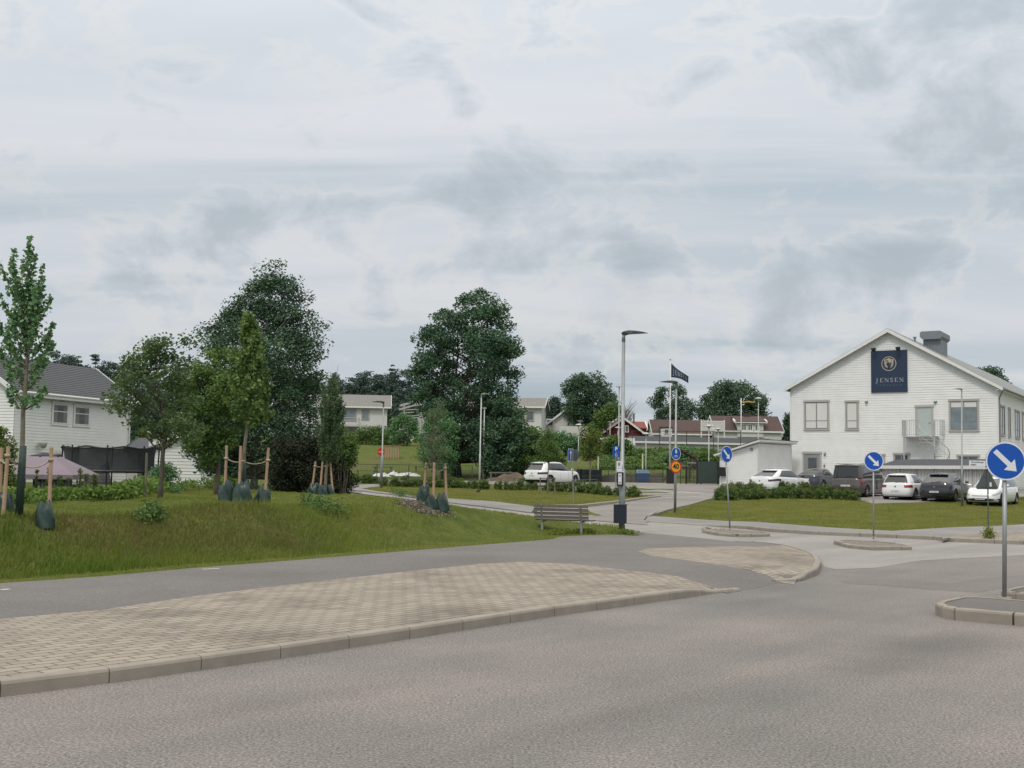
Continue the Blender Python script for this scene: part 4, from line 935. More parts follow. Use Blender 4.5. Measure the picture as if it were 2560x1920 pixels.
def far(kind, px, ytop, Y, label, i=0, group='trees of the wood on the hill'):
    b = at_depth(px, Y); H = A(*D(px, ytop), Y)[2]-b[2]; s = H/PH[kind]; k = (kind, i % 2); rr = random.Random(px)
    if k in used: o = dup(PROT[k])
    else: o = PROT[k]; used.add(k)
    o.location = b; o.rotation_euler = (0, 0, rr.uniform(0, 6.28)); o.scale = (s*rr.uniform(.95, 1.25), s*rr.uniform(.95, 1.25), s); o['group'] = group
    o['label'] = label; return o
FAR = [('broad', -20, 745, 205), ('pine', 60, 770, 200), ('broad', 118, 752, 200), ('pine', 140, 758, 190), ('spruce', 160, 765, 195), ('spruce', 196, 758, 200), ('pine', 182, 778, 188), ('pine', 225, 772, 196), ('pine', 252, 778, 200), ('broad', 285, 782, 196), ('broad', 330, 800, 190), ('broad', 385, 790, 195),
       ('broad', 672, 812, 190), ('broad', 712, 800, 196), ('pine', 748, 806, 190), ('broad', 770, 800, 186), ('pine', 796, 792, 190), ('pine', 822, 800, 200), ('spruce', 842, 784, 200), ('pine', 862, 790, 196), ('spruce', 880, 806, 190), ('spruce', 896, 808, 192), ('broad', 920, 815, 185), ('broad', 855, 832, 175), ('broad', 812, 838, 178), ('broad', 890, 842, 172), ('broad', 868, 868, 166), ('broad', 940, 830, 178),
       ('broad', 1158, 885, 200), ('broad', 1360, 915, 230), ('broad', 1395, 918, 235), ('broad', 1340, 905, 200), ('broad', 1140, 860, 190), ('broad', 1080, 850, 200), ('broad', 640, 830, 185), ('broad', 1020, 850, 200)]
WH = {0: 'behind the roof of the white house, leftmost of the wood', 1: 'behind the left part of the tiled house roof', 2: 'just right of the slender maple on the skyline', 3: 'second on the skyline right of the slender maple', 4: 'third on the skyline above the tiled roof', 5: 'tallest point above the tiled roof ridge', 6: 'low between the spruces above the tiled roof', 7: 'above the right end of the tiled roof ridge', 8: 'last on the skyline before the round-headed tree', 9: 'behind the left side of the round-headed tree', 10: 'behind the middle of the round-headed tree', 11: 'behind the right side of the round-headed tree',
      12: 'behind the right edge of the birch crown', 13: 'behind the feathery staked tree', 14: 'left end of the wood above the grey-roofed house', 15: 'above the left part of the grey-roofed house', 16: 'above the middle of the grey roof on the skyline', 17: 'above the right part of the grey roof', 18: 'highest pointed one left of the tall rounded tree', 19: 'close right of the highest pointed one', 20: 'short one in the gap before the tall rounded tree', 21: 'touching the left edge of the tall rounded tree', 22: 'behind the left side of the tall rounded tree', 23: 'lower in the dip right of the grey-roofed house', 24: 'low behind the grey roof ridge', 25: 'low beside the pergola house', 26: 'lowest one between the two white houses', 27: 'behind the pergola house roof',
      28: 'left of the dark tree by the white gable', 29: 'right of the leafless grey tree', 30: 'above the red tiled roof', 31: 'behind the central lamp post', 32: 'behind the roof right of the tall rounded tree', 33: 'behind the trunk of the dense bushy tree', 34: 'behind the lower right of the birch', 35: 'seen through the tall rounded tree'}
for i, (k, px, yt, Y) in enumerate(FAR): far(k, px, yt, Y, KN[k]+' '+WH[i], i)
# hillside scrub in front of the white houses
for i, (px, Y, rows, lab) in enumerate(((800, 138, [(925, 760, 838), (940, 752, 850), (958, 750, 850)], 'scrub with pale blossom below the grey-roofed house'), (870, 136, [(900, 850, 885), (920, 835, 905), (945, 830, 915), (958, 835, 915)], 'tall green scrub below the closed cream parasol'),
                              (1130, 130, [(925, 1110, 1150), (940, 1100, 1170), (965, 1100, 1175)], 'scrub at the foot of the white house right of the rounded tree'), (1225, 124, [(940, 1190, 1250), (955, 1175, 1262), (975, 1170, 1270)], 'green scrub on the slope below the plain white wall'), (1325, 120, [(948, 1302, 1350), (962, 1300, 1362), (978, 1302, 1365)], 'scrub below the red house beside the garage wall'),
                              (1468, 114, [(975, 1448, 1490), (985, 1440, 1500), (1000, 1440, 1500)], 'dark bush behind the play tower roof'), (1530, 112, [(985, 1500, 1560), (996, 1500, 1562), (1010, 1500, 1560)], 'green bushes left of the clapboard shed'))):
    bush('scrub', lab, 'shrub', px, Y, rows, 5200, 50, .24, .7, M['lf_mid'] if i % 2 == 0 else M['lf_mapledk'], 'scrub on the slope', 500+i, .5)
tuft = G(*D(1530, 1000))

for k_, (yy, h_, n_) in enumerate(((1012, .45, 5000), (1003, .55, 5000), (996, .6, 5000), (989, .65, 5000), (983, .7, 5000))):
    planting('bank_cover', [(1290, yy), (1400, yy), (1480, yy), (1550, yy)], None, 3.0, h_, n_, .26, M['lf_mid'], 'dark green ground cover on the bank behind the playground fence', 'plants', 90+k_, .5)
planting('bank_cover', [(1105, 955), (1180, 968), (1260, 975), (1300, 978)], None, 3.0, .8, 5000, .28, M['lf_mapledk'], 'overgrown slope below the white houses right of the rounded tree', 'plants', 96, .6)
planting('bank_cover', [(740, 950), (800, 948), (900, 950)], None, 3.0, .7, 5000, .3, M['lf_mapledk'], 'overgrown strip at the top of the green hillside', 'plants', 97, .6)

bush('dark_shrub', 'dark green shrubs between the tiled house and the garden shed', 'shrub', 300, 88, [(880, 276, 350), (905, 268, 365), (935, 268, 372), (970, 272, 372)], 9000, 70, .2, .6, M['lf_poplar'], seed=570)
bush('golden_conifer', 'small golden conifer seen right of the tiled house corner', 'shrub', 308, 80, [(925, 304, 312), (938, 299, 317), (955, 297, 319)], 1600, 24, .12, .22, M['lf_light'], seed=571)
# ------------------------------------------------------------------ staked tree supports, lawn things
def stake_set(T, posts, bags, ropes, where, Y, guard=None):
    """posts: (x_bottom, y_bottom, x_top, y_top, depth offset) in display pixels"""
    for i, (xb, yb, xt, yt, dy, w_) in enumerate(posts):
        p = A(*D(xb, yb), Y+dy); q = A(*D(xt, yt), Y+dy); g = H1(p[0], p[1]); k = (q-p)/(q[2]-p[2]); p = p+k*(g-.25-p[2])
        mb = MB(); mb.tube([(0, 0, 0), tuple((q-p)*.5), tuple(q-p)], [.038, .037, .035], 10); o = mb.build('stake', M['stake'], smooth=False, loc=tuple(p))
        tag(o, w_, 'stake', 'timber stakes holding the young trees')
def sag(a, b, s, n=8):
    a = np.array(a); b = np.array(b); return [tuple(a+(b-a)*t+np.array([0, 0, -s*4*t*(1-t)])) for t in np.linspace(0, 1, n)]
def tie(pts_px, Y, label):
    mb = MB(); o = A(*D(*pts_px[0][:2]), Y+pts_px[0][2])
    for a, b in zip(pts_px[:-1], pts_px[1:]):
        p, q = A(*D(*a[:2]), Y+a[2])-o, A(*D(*b[:2]), Y+b[2])-o; mb.tube(sag(p, q, b[3]), .014, 6)
    for a in pts_px:
        p = A(*D(*a[:2]), Y+a[2])-o; mb.tube([tuple(p+np.array([0, 0, -.03])), tuple(p+np.array([0, 0, .03]))], .055, 10)
    tag(mb.build('tree_tie', M['rope'], loc=tuple(o), smooth=True), label, 'rope', 'rope ties between the stakes')
def bagmesh(px0, px1, ytop, ybot, Y, dy, seed, label, tilt=0.):
    """slumped watering bag: a folded cone"""
    p = A(*D((px0+px1)/2, ybot), Y+dy); z0 = H1(p[0], p[1]); W = (px1-px0)*DS/F_PX*Y; Hh = (ybot-ytop)*DS/F_PX*Y
    rr = random.Random(seed); mb = MB(); n = 28; m = 12; ph = [rr.uniform(0, 6.28) for _ in range(5)]; P = []
    for j in range(m+1):
        t = j/m; rad = W/2*1.12*(1.0-.10*t-.42*t**3.2); ring = []
        for k in range(n+1):
            a = 2*math.pi*k/n; f = 1+.13*math.sin(3*a+ph[0]+t*4)+.12*abs(math.sin(4*a+ph[1]+t*6))+.08*abs(math.sin(7*a+ph[2]-t*9))-.08
            ring.append((rad*f*math.cos(a)+tilt*t*W, rad*f*.75*math.sin(a), -.03+Hh*t*(1+.14*math.sin(2*a+ph[3])*t+.06*math.sin(5*a+ph[4])*t)))
        P.append(ring)
    mb.grid(P); mb.add([(0+tilt*W, 0, Hh*.93)]+P[-1][:-1], [(0, 1+(k+1) % n, 1+k) for k in range(n)])
    o = mb.build('watering_bag', M['bag'], smooth=True, loc=(p[0], p[1], z0)); tag(o, label, 'bag', 'slumped watering bags on the stakes')
Y = float(T1[1])
stake_set(T1, [(2, 1100, 3, 966, .35, 0), (10, 1100, 17, 964, -.3, 0), (109, 1100, 110, 967, .1, 0)][:0], 0, 0, 0, Y)
for (xb, yb, xt, yt, dy, lb) in ((-3, 1108, 4, 967, .5, 'stake cut by the left edge of the picture'), (8, 1100, 18, 964, -.3, 'stake just left of the netted trunk'), (106, 1110, 111, 967, .1, 'stake right of the netted trunk with a bag at its foot')):
    stake_set(T1, [(xb, yb, xt, yt, dy, lb)], 0, 0, 0, Y)
tie([(3, 996, .5, 0), (42, 1000, 0, .06), (16, 984, -.3, .04), (40, 1000, 0, .06), (110, 993, .1, .12)], Y, 'rope tying the leftmost maple to its stakes')
bagmesh(-16, 22, 1068, 1110, Y, .3, 1, 'green watering bag cut by the left edge'); bagmesh(78, 114, 1060, 1112, Y, 0, 2, 'tall green watering bag at the stake right of the netted trunk'); bagmesh(14, 30, 1062, 1104, Y, .8, 8, 'dark watering bag half hidden behind the leftmost stakes')
g = MB(); g.tube([(0, 0, 0), (.012, 0, .9), (.02, 0, 1.32)], [.075, .07, .062], 14); o = g.build('trunk_guard', M['guard'], loc=(T1[0], T1[1], T1[2]), smooth=True); tag(o, 'dark net sleeve round the trunk of the leftmost maple', 'guard')
Y = float(T2[1])
for a in ((485, 1080, 490, 962, .1, 'leftmost of the three stakes under the light green maple'), (516, 1082, 520, 963, -.2, 'middle stake touching the light green maple trunk'), (572, 1080, 580, 967, .1, 'right leaning stake under the light green maple')): stake_set(T2, [a], 0, 0, 0, Y)
tie([(489, 990, .1, 0), (526, 996, 0, .06), (579, 994, .1, .09)], Y, 'pale rope joining the light green maple to its stakes')
bagmesh(474, 506, 1042, 1085, Y, .1, 3, 'dark bag at the left stake of the light green maple'); bagmesh(505, 540, 1038, 1087, Y, -.15, 4, 'creased green bag round the light green maple trunk', .05); bagmesh(548, 580, 1043, 1084, Y, .1, 5, 'separate green bag at the right stake of the light green maple', .15)
g = MB(); g.tube([(0, 0, 0), (.01, 0, .8), (.02, 0, 1.0)], [.07, .06, .05], 12); tag(g.build('trunk_guard', M['guard'], loc=tuple(T2), smooth=True), 'dark net sleeve on the light green maple trunk', 'guard')
Y = float(T3[1])
for a in ((673, 1066, 682, 997, .1, 'left stake of the feathery tree by the hedge'), (691, 1066, 697, 997, -.1, 'middle stake of the feathery tree by the hedge'), (719, 1064, 713, 995, .1, 'right stake of the feathery tree leaning inward')): stake_set(T3, [a], 0, 0, 0, Y)
tie([(681, 1007, .1, 0), (703, 1007, 0, .03), (713, 1004, .1, .03)], Y, 'thin rope on the feathery tree by the hedge')
bagmesh(666, 690, 1045, 1067, Y, .1, 6, 'low round bag left under the feathery tree'); bagmesh(688, 706, 1044, 1066, Y, -.1, 7, 'dark bag in the middle under the feathery tree'); bagmesh(703, 722, 1044, 1066, Y, .1, 9, 'greyish bag right under the feathery tree')
Y = float(T4[1])
for a in ((914, 1085, 921, 999, .1, 'left stake of the small larch'), (936, 1088, 938, 999, -.3, 'front stake of the small larch'), (965, 1086, 961, 1001, .1, 'right stake of the small larch')): stake_set(T4, [a], 0, 0, 0, Y)
tie([(920, 1010, .1, 0), (933, 1014, 0, .03), (961, 1011, .1, .08)], Y, 'pale rope tying the small larch to its stakes')
bagmesh(902, 926, 1055, 1090, Y, .1, 12, 'dark creased bag left of the small larch', .1); bagmesh(921, 943, 1064, 1092, Y, -.3, 13, 'flat creased bag in front of the small larch'); bagmesh(942, 967, 1058, 1093, Y, -.1, 14, 'pointed dark bag right of the small larch')
# lone post near the garden border
p = G(364, 1240); q = A(367, 1132, p[1]); mb = MB(); mb.tube([(0, 0, -.2), (float(q[0]-p[0]), 0, float(q[2]-p[2]))], .035, 9)
tag(mb.build('post', M['bark_young'], loc=tuple(p)), 'lone thin wooden post at the lawn edge below the trampoline', 'post')

# ------------------------------------------------------------------ bench
b = G(*D(1213, 1152)); b[2] = H1(b[0], b[1]); B = thing('park_bench', (b[0], b[1], b[2]), 'weathered grey slatted bench facing away at the corner of the lawn', 'bench', rz=math.radians(-16))
hw = .86
bk = MB()
for i in range(4):
    z = .46+i*.115; y = -.06-.035*i; bk.box(-hw, hw, y-.016, y+.016, z, z+.088)
bk.build('backrest', M['wood_grey'], B)
st = MB()
for i in range(4): st.box(-hw+.02, hw+.12, .0+i*.115, .0+i*.115+.095, .40, .435)
st.build('seat', M['wood_grey'], B)
for s in (-.62, .62):
    l = MB(); l.box(s-.035, s+.035, -.02, .05, -.1, .40); l.box(s-.035, s+.035, -.04, .44, .36, .40); l.bar((s, -.035, .38), (s, -.165, .90), .05, .03); l.build('leg', M['galv'], B)

# ------------------------------------------------------------------ lamps, poles, signs
def pole_pt(xb, yb): return G(*D(xb, yb))
def lamp(name, label, xb, yb, xt, yt, head, group=None, r0=.07, r1=.045, Y=None, m='galv', hl=1.0, split=None):
    p = np.array(at_depth(xb, Y)) if Y else pole_pt(xb, yb); q = A(*D(xt, yt), p[1]); H = float(q[2]-p[2]); dx = float(q[0]-p[0])*.35
    t = thing(name, tuple(p), label, 'street lamp', group); mb = MB(); sp = split or H*.33
    mb.tube([(0, 0, -.1), (dx*sp/H, 0, sp), (dx*sp/H+.0001, 0, sp+.03), (dx, 0, H-.1)], [r0, r0, r1*1.08, r1], 14); mb.build('pole', M[m], t, smooth=True)
    h = MB()
    if head in ('R', 'L'):
        s = 1 if head == 'R' else -1; prof = [(-.10, .00), (-.02, .055), (.18, .095), (.42, .09), (.75, .055), (1.0, .012), (1.0, .0), (.6, -.02), (.25, -.04), (.06, -.09), (-.03, -.09)]
        n = len(prof); L = .78*hl; half = [.07, .11, .15, .16, .12, .03, .03, .12, .15, .07, .06]; rows = []
        for k in (-1, -.7, 0, .7, 1): rows.append([(dx+s*x*L, half[i]*k*hl, H-.02+(z*(1-.35*abs(k)**2))*hl) for i, (x, z) in enumerate(prof)])
        h.grid([r+[r[0]] for r in rows]); h.add(rows[0], [tuple(range(n))]); h.add(rows[-1], [tuple(range(n))[::-1]])
        h.tube([(dx, 0, H-.30*hl), (dx, 0, H-.06*hl)], [.062*hl, .05*hl], 12)
        h.build('lamp_head', M['lamp_dark'] if hl >= .95 else M['galv'], t)
    elif head == 'M':
        h.lathe([(.02, .16), (.12, .14), (.30, .06), (.33, .02), (.31, .0), (.12, -.02), (.09, -.12), (.07, -.16)], 20, (dx, 0, H-.12)); h.build('lamp_head', M['galvl'], t, smooth=True)
    elif head == 'T':
        h.box(dx-.33*hl, dx+.33*hl, -.08, .08, H-.10, H-.03); h.build('lamp_head', M['galvl'], t)
    return t, p, H
L1, P1, H1_ = lamp('street_lamp', 'tall grey street lamp with a leaf-shaped head beside the bench', 1343, 1146, 1349, 718, 'R', r0=.10, r1=.055, split=1.95)
lamp('street_lamp', 'lamp post with head pointing left beside the red no-entry sign', 824, 1054, 829, 868, 'L', 'lamp posts around the car park', hl=1.0, split=2)
lamp('street_lamp', 'taller of the twin lamp posts in front of the dark trees', 1036, 1040, 1042, 851, 'R', 'lamp posts around the car park', Y=86, m='galvl', hl=.9)
lamp('street_lamp', 'shorter right one of the twin lamp posts', 1044, 1040, 1047, 880, 'T', 'lamp posts around the car park', Y=96, m='galvl', hl=.5)
L5, P5, H5 = lamp('street_lamp', 'lamp post with head pointing left carrying the cycle and 40 signs', 1458, 1107, 1464, 825, 'L', r0=.062, r1=.045, split=2.2)
lamp('street_lamp', 'lamp post in front of the preschool wall with parked cars behind it', 2077, 1086, 2083, 840, 'L', r0=.06, r1=.035, Y=60, m='galv', hl=.6, split=2.1)
P6 = at_depth(1335, 75); lamp('street_lamp', 'thin grey lamp post close behind the tall street lamp', 1336, 1050, 1338, 833, 'T', Y=75, hl=.6, r0=.055, r1=.04)
for (px, yt, Y, hd, lab) in ((1249, 916, 107, 'M', 'mushroom-headed park lamp right of the young light tree'), (1252, 908, 125, 'T', 'thin flat-headed lamp behind the mushroom lamp by the plain white wall'), (1317, 910, 128, 'T', 'flat-headed lamp in front of the left side of the red house'), (1334, 922, 122, 'M', 'mushroom lamp in front of the red house wall'),
                             (1395, 935, 98, 'M', 'mushroom lamp behind the blue bin'), (1531, 918, 92, 'M', 'mushroom lamp left of the clapboard shed'), (1551, 925, 118, 'M', 'mushroom lamp rising behind the shed roof edge'), (1638, 859, 100, 'M', 'tall lamp rising behind the clapboard shed roof')):
    lamp('park_lamp', lab, px, 0, px+1, yt, hd, 'park lamps behind the car park', Y=Y, m='galvl', hl=.8, r0=.045, r1=.035)
# flag pole with navy flag
fp = np.array(at_depth(1447, 92)); ft = A(1682, 900, 92); HF = float(ft[2]-fp[2]); t = thing('flag_pole', tuple(fp), 'white flag pole flying a navy preschool flag', 'flag pole')
mb = MB(); mb.tube([(0, 0, 0), (0, 0, HF)], [.085, .035], 12); mb.build('pole', M['pole_w'], t, smooth=True); k = MB(); k.lathe([(.01, .1), (.07, .06), (.07, 0), (.01, -.04)], 10, (0, 0, HF)); k.build('finial', M['galv'], t)
def serif(ch):
    B_ = .17; t_ = .07
    S = {'J': [((.55, 1), (.55, .05), (.5, -.15), (.35, -.27), (.2, -.22))], 'E': [((.2, 0), (.2, 1)), ((.1, 1), (.82, 1), (.84, .82)), ((.2, .52), (.66, .52)), ((.1, 0), (.84, 0), (.88, .2))],
         'N': [((.12, 0), (.12, 1)), ((.06, 1), (.9, 0)), ((.88, 1), (.88, 0))], 'S': [((.8, .84), (.62, .99), (.38, .98), (.22, .82), (.3, .6), (.66, .42), (.8, .22), (.66, .03), (.4, .0), (.2, .14))]}
    serifs = {'J': [(.38, 1, .72)], 'E': [], 'N': [(.0, 1, .2), (.0, 0, .25), (.75, 1, 1.0)], 'S': [(.74, .84, .86)]}
    W = {'J': [B_], 'E': [B_, t_, t_, t_], 'N': [t_, B_, t_], 'S': [.13]}
    return S[ch], W[ch], serifs[ch]
def word(s, size, mp, gap=.32, adv=.95):
    """stroke letters with serifs, mapped through mp(u, v) -> point"""
    mb = MB(); x = 0
    for ch in s:
        st, wd, se = serif(ch)
        for pl, w_ in zip(st, wd):
            for a, b in zip(pl[:-1], pl[1:]):
                a = np.array(a); b = np.array(b); d = b-a; L = np.linalg.norm(d); d /= L; n = np.array([-d[1], d[0]])*w_/2; e = d*w_*.25
                q = [a-e+n, b+e+n, b+e-n, a-e-n]; k = 3
                for i in range(k):
                    c = [q[0]+(q[1]-q[0])*i/k, q[0]+(q[1]-q[0])*(i+1)/k, q[3]+(q[2]-q[3])*(i+1)/k, q[3]+(q[2]-q[3])*i/k]
                    mb.add([mp((x+p[0])*size, p[1]*size) for p in c], [(0, 1, 2, 3)])
        for x0, y0, x1 in se:
            mb.add([mp((x+p[0])*size, p[1]*size) for p in ((x0, y0-.035), (x1, y0-.035), (x1, y0+.035), (x0, y0+.035))], [(0, 1, 2, 3)])
        x += adv+gap
    return mb, (x-gap)*size
zf = float(A(1684, 908, 92)[2]-fp[2]); FLW, FLH = 1.42, 1.12
def flagpt(u, v, off=0.):
    """u 0..1 along, v 0..1 down"""
    x = .07+u*FLW*.98; zt = zf-1.02*u-.1*math.sin(u*3.1); zb = zf-FLH-.10*u-.36*u**2.4
    z = zt+(zb-zt)*v; y = .13*math.sin(u*7+v*1.5)*u**.5; return (x, y-off, z)
g = MB(); g.grid([[flagpt(i/16, j/8) for i in range(17)] for j in range(9)]); fl = g.build('flag', M['flag'], t, smooth=True)
fm = fl.modifiers.new('thickness', 'SOLIDIFY'); fm.thickness = .012; fm.offset = 0
w_, L_ = word('JENSEN', 1, lambda u, v: flagpt(.08+u/7.6*.86, .72-v*.44, .02)); w_.build('lettering', M['silver'], fl)
# second flag pole with a yellow pennant
fp = np.array(at_depth(1601, 135)); ft = A(1854, 995, 135); HF = float(ft[2]-fp[2]); t = thing('flag_pole', tuple(fp), 'white flag pole with a narrow yellow pennant before the brown-roofed house', 'flag pole')
mb = MB(); mb.tube([(0, 0, 0), (0, 0, HF)], [.09, .05], 10); mb.build('pole', M['pole_w'], t, smooth=True)
g = MB(); zp = HF-.35; g.grid([[(.05+i/10*1.6, .08*math.sin(i*.9), zp-j*.07*(1-.35*i/10)-.03*math.sin(i)) for i in range(11)] for j in range(4)]); o = g.build('pennant', M['yflag'], t); fm = o.modifiers.new('thickness', 'SOLIDIFY'); fm.thickness = .02
g = MB(); g.grid([[(.05+i/10*1.3, .08*math.sin(i*.9)-.02, zp-.08-j*.035) for i in range(11)] for j in range(2)]); g.build('pennant_stripe', M['blue'], o)

def disc(mb, r, y, n=40, cx=0, cz=0, ry=1.): mb.prism([(cx+r*math.cos(2*math.pi*k/n), cz+r*ry*math.sin(2*math.pi*k/n)) for k in range(n)], 'y', y, y+.004)
def annulus(r0, r1, y, n=44):
    mb = MB(); mb.grid([[(r*math.cos(2*math.pi*k/n), y, r*math.sin(2*math.pi*k/n)) for k in range(n+1)] for r in (r0, r1)]); return mb
def arrow_poly(L, w, hw, hl):
    return [(-w/2, -L/2), (w/2, -L/2), (w/2, L/2-hl), (hw/2, L/2-hl), (0, L/2), (-hw/2, L/2-hl), (-w/2, L/2-hl)]
def rot2(P, a): c, s = math.cos(a), math.sin(a); return [(x*c-y*s, x*s+y*c) for x, y in P]
def keep_sign(label, p, top_c, R, yaw, lean, pr=.030, group='blue keep-right signs on the traffic islands'):
    """round blue sign with a diagonal white arrow on a pole; the plate faces -Y turned by yaw"""
    H = float(top_c[2]-p[2]); t = thing('keep_right_sign', tuple(p), label, 'road sign', group)
    dx = lean
    mb = MB(); mb.tube([(0, 0, -.05), (dx*.93, 0, H-R*.55)], pr, 12); mb.build('pole', M['galv'], t, smooth=True)
    f = MB(); f.tube([(0, 0, -.005), (0, 0, .02)], [.11, .10], 16); f.build('base_plate', M['kerb'], t)
    Pm = Matrix.Translation((dx, 0, H)) @ Matrix.Rotation(yaw, 4, 'Z')
    def face(mb, name, m, par=None):
        o = mb.build(name, m, par or t)
        if par is None: o.matrix_local = Pm
        return o
    d = MB(); n = 48; d.prism([(R*math.cos(2*math.pi*k/n), R*math.sin(2*math.pi*k/n)) for k in range(n)], 'y', -.052, -.034); dd = face(d, 'sign_plate', M['blue'])
    a = annulus(R*.925, R*1.0, -.0545); a.build('rim', M['signwhite'], dd)
    a = MB(); a.prism(rot2(arrow_poly(R*1.50, R*.25, R*.78, R*.50), -math.pi*.75), 'y', -.056, -.053); a.build('arrow', M['signwhite'], dd)
    k = MB(); k.box(-.06, .06, -.036, .03, -.17*R/.3, -.13*R/.3); k.box(-.06, .06, -.036, .03, .0, .03); face(k, 'bracket', M['galv'])
    return t
p = on_base(*D(2170, 1314)); p[2] = .155; c = A(2512, 1153, p[1]); keep_sign('large blue round sign with white diagonal arrow at the right edge', p, c, .30, math.radians(-8), float(c[0]-p[0]), .034)
p = on_base(*D(1887, 1169)); p[2] = .12; c = A(2183.5, 1152.5, p[1]); keep_sign('blue arrow sign in the middle traffic island in front of the bronze van', p, c, .30, math.radians(-6), float(c[0]-p[0]), .026)
p = on_base(1825, 1330); p[2] = .12; c = A(1814, 1136, p[1]); keep_sign('slanted blue arrow sign on the far traffic island before the clapboard shed', p, c, .30, math.radians(38), float(c[0]-p[0]), .028)
# signs on the lamp post with the 40 limit: each hangs on the pole
def round_sign(name, label, P, z, R, yaw, bgm, deco):
    t = thing(name, (float(P[0]), float(P[1])-.07, float(P[2])+z), label, 'road sign', None, yaw)
    d = MB(); n = 40; d.prism([(R*math.cos(2*math.pi*k/n), R*math.sin(2*math.pi*k/n)) for k in range(n)], 'y', -.012, 0); o = d.build('sign_plate', M[bgm], t); deco(o, R); return t
zc = lambda px, py: float(A(px, py, P5[1])[2]-P5[2])
def deco_cyc(o, R):
    annulus(R*.92, R, -.015).build('rim', M['signwhite'], o)
    k = MB(); k.prism([(-.035, .02), (-.055, .10), (-.02, .20), (0, .235), (.02, .20), (.035, .14), (.06, .10), (.05, .02), (.0, .0)], 'y', -.018, -.013)
    k.build('pedestrian_symbol', M['signwhite'], o); k = MB()
    for cx in (-.055, .055): k.grid([[(cx+r*math.cos(a), -.016, -.13+r*math.sin(a)) for a in np.linspace(0, 2*math.pi, 19)] for r in (.034, .048)])
    for a, b in (((-.055, -.13), (-.02, -.075)), ((-.02, -.075), (.04, -.075)), ((.04, -.075), (.055, -.13)), ((-.02, -.075), (.0, -.13)), ((.0, -.13), (.04, -.075)), ((-.035, -.06), (-.01, -.06))): k.bar((a[0], -.016, a[1]), (b[0], -.016, b[1]), .012, .004)
    k.build('bicycle_symbol', M['signwhite'], o)
round_sign('cycle_sign', 'round blue sign with pedestrian above bicycle symbol on the lamp post', (P5[0]+.02, P5[1], P5[2]), zc(1691, 1134), .29, math.radians(33), 'blue', deco_cyc)
def deco_40(o, R):
    annulus(R*.80, R, -.015).build('rim', M['signred'], o); text_mesh('40', .34, M['black'], o, (0, -.0155, 0), name='numeral', bold=.010, sx=.95)
round_sign('speed_limit_sign', 'round yellow sign with red rim reading 40 below the blue cycle sign', (P5[0]+.02, P5[1], P5[2]), zc(1692, 1167), .29, math.radians(22), 'signyel', deco_40)
bk = MB(); bk.box(-.05, .05, -.1, .1, -.28, .0)
# no-entry sign on its own pole next to the lamp
p = np.array(at_depth(821.5, 84)); c = A(*D(823, 976), 84); t = thing('no_entry_sign', tuple(p), 'red round no-entry sign with yellow bar on a thin pole beside the left lamp post', 'road sign'); Hn = float(c[2]-p[2])
mb = MB(); mb.tube([(0, 0, 0), (0, 0, Hn+.2)], .03, 8); mb.build('pole', M['galv'], t); d = MB(); d.prism([(.30*math.cos(a)+.0, Hn+.30*math.sin(a)) for a in np.linspace(0, 2*math.pi, 36, endpoint=False)], 'y', -.05, -.035); o = d.build('sign_plate', M['signred'], t)
d = MB(); d.box(-.22, .22, -.055, -.051, Hn-.05, Hn+.05); d.build('bar', M['signyel'], o)
for q in (o,): q.matrix_local = Matrix.Rotation(math.radians(38), 4, 'Z')
# one-way arrow sign and the dark back of a second plate on the verge
p = G(*D(1239, 1088)); c = A(*D(1228, 983), p[1]); Hs = float(c[2]-p[2]); t = thing('one_way_sign', tuple(p), 'blue rectangular sign with white upward arrow on the verge in front of the white car', 'road sign')
mb = MB(); mb.tube([(0, 0, 0), (-.12, 0, Hs+.32)], .028, 9); mb.build('pole', M['galv'], t)
d = MB(); d.box(-.30, .30, -.02, 0, -.32, .32); o = d.build('sign_plate', M['blue'], t); o.matrix_local = Matrix.Translation((-.2, -.12, Hs)) @ Matrix.Rotation(math.radians(60), 4, 'Z')
a = MB(); a.prism([(x, z) for x, z in arrow_poly(.50, .07, .26, .17)], 'y', -.026, -.022); a.build('arrow', M['signwhite'], o)
e = MB()
for q in ((-.30, -.275, -.32, .32), (.275, .30, -.32, .32), (-.275, .275, -.32, -.295), (-.275, .275, .295, .32)): e.box(q[0], q[1], -.024, -.021, q[2], q[3])
e.build('rim', M['signwhite'], o)
d = MB(); d.prism([(.30*math.cos(a), .30*math.sin(a)) for a in np.linspace(0, 2*math.pi, 32, endpoint=False)], 'y', 0, .012); o = d.build('sign_back', M['signback'], t); o.matrix_local = Matrix.Translation((.06, .06, Hs)) @ Matrix.Rotation(math.radians(-52), 4, 'Z')
# disabled parking sign
c = A(1540.5, 1130, 74); t = thing('parking_sign', (c[0], c[1], c[2]), 'blue disabled parking sign with P above a wheelchair symbol', 'road sign', rz=math.radians(20))
d = MB(); d.box(-.24, .24, -.012, 0, .01, .36); o = d.build('sign_plate', M['blue'], t); text_mesh('P', .34, M['signwhite'], o, (0, -.014, .185), name='lettering', bold=.012)
d = MB(); d.box(-.24, .24, -.012, 0, -.32, -.01); o = d.build('sign_plate', M['blue'], t); k = MB(); k.grid([[(r*math.cos(a), -.016, -.20+r*math.sin(a)) for a in np.linspace(math.radians(110), math.radians(390), 16)] for r in (.06, .085)])
for a, b in (((-.02, -.06), (-.02, -.16)), ((-.02, -.16), (.07, -.16)), ((.07, -.16), (.10, -.25)), ((-.02, -.10), (.05, -.10))): k.bar((a[0], -.016, a[1]), (b[0], -.016, b[1]), .028, .004)
disc(k, .025, -.018, 12, -.02, -.045); k.build('wheelchair_symbol', M['signwhite'], o)
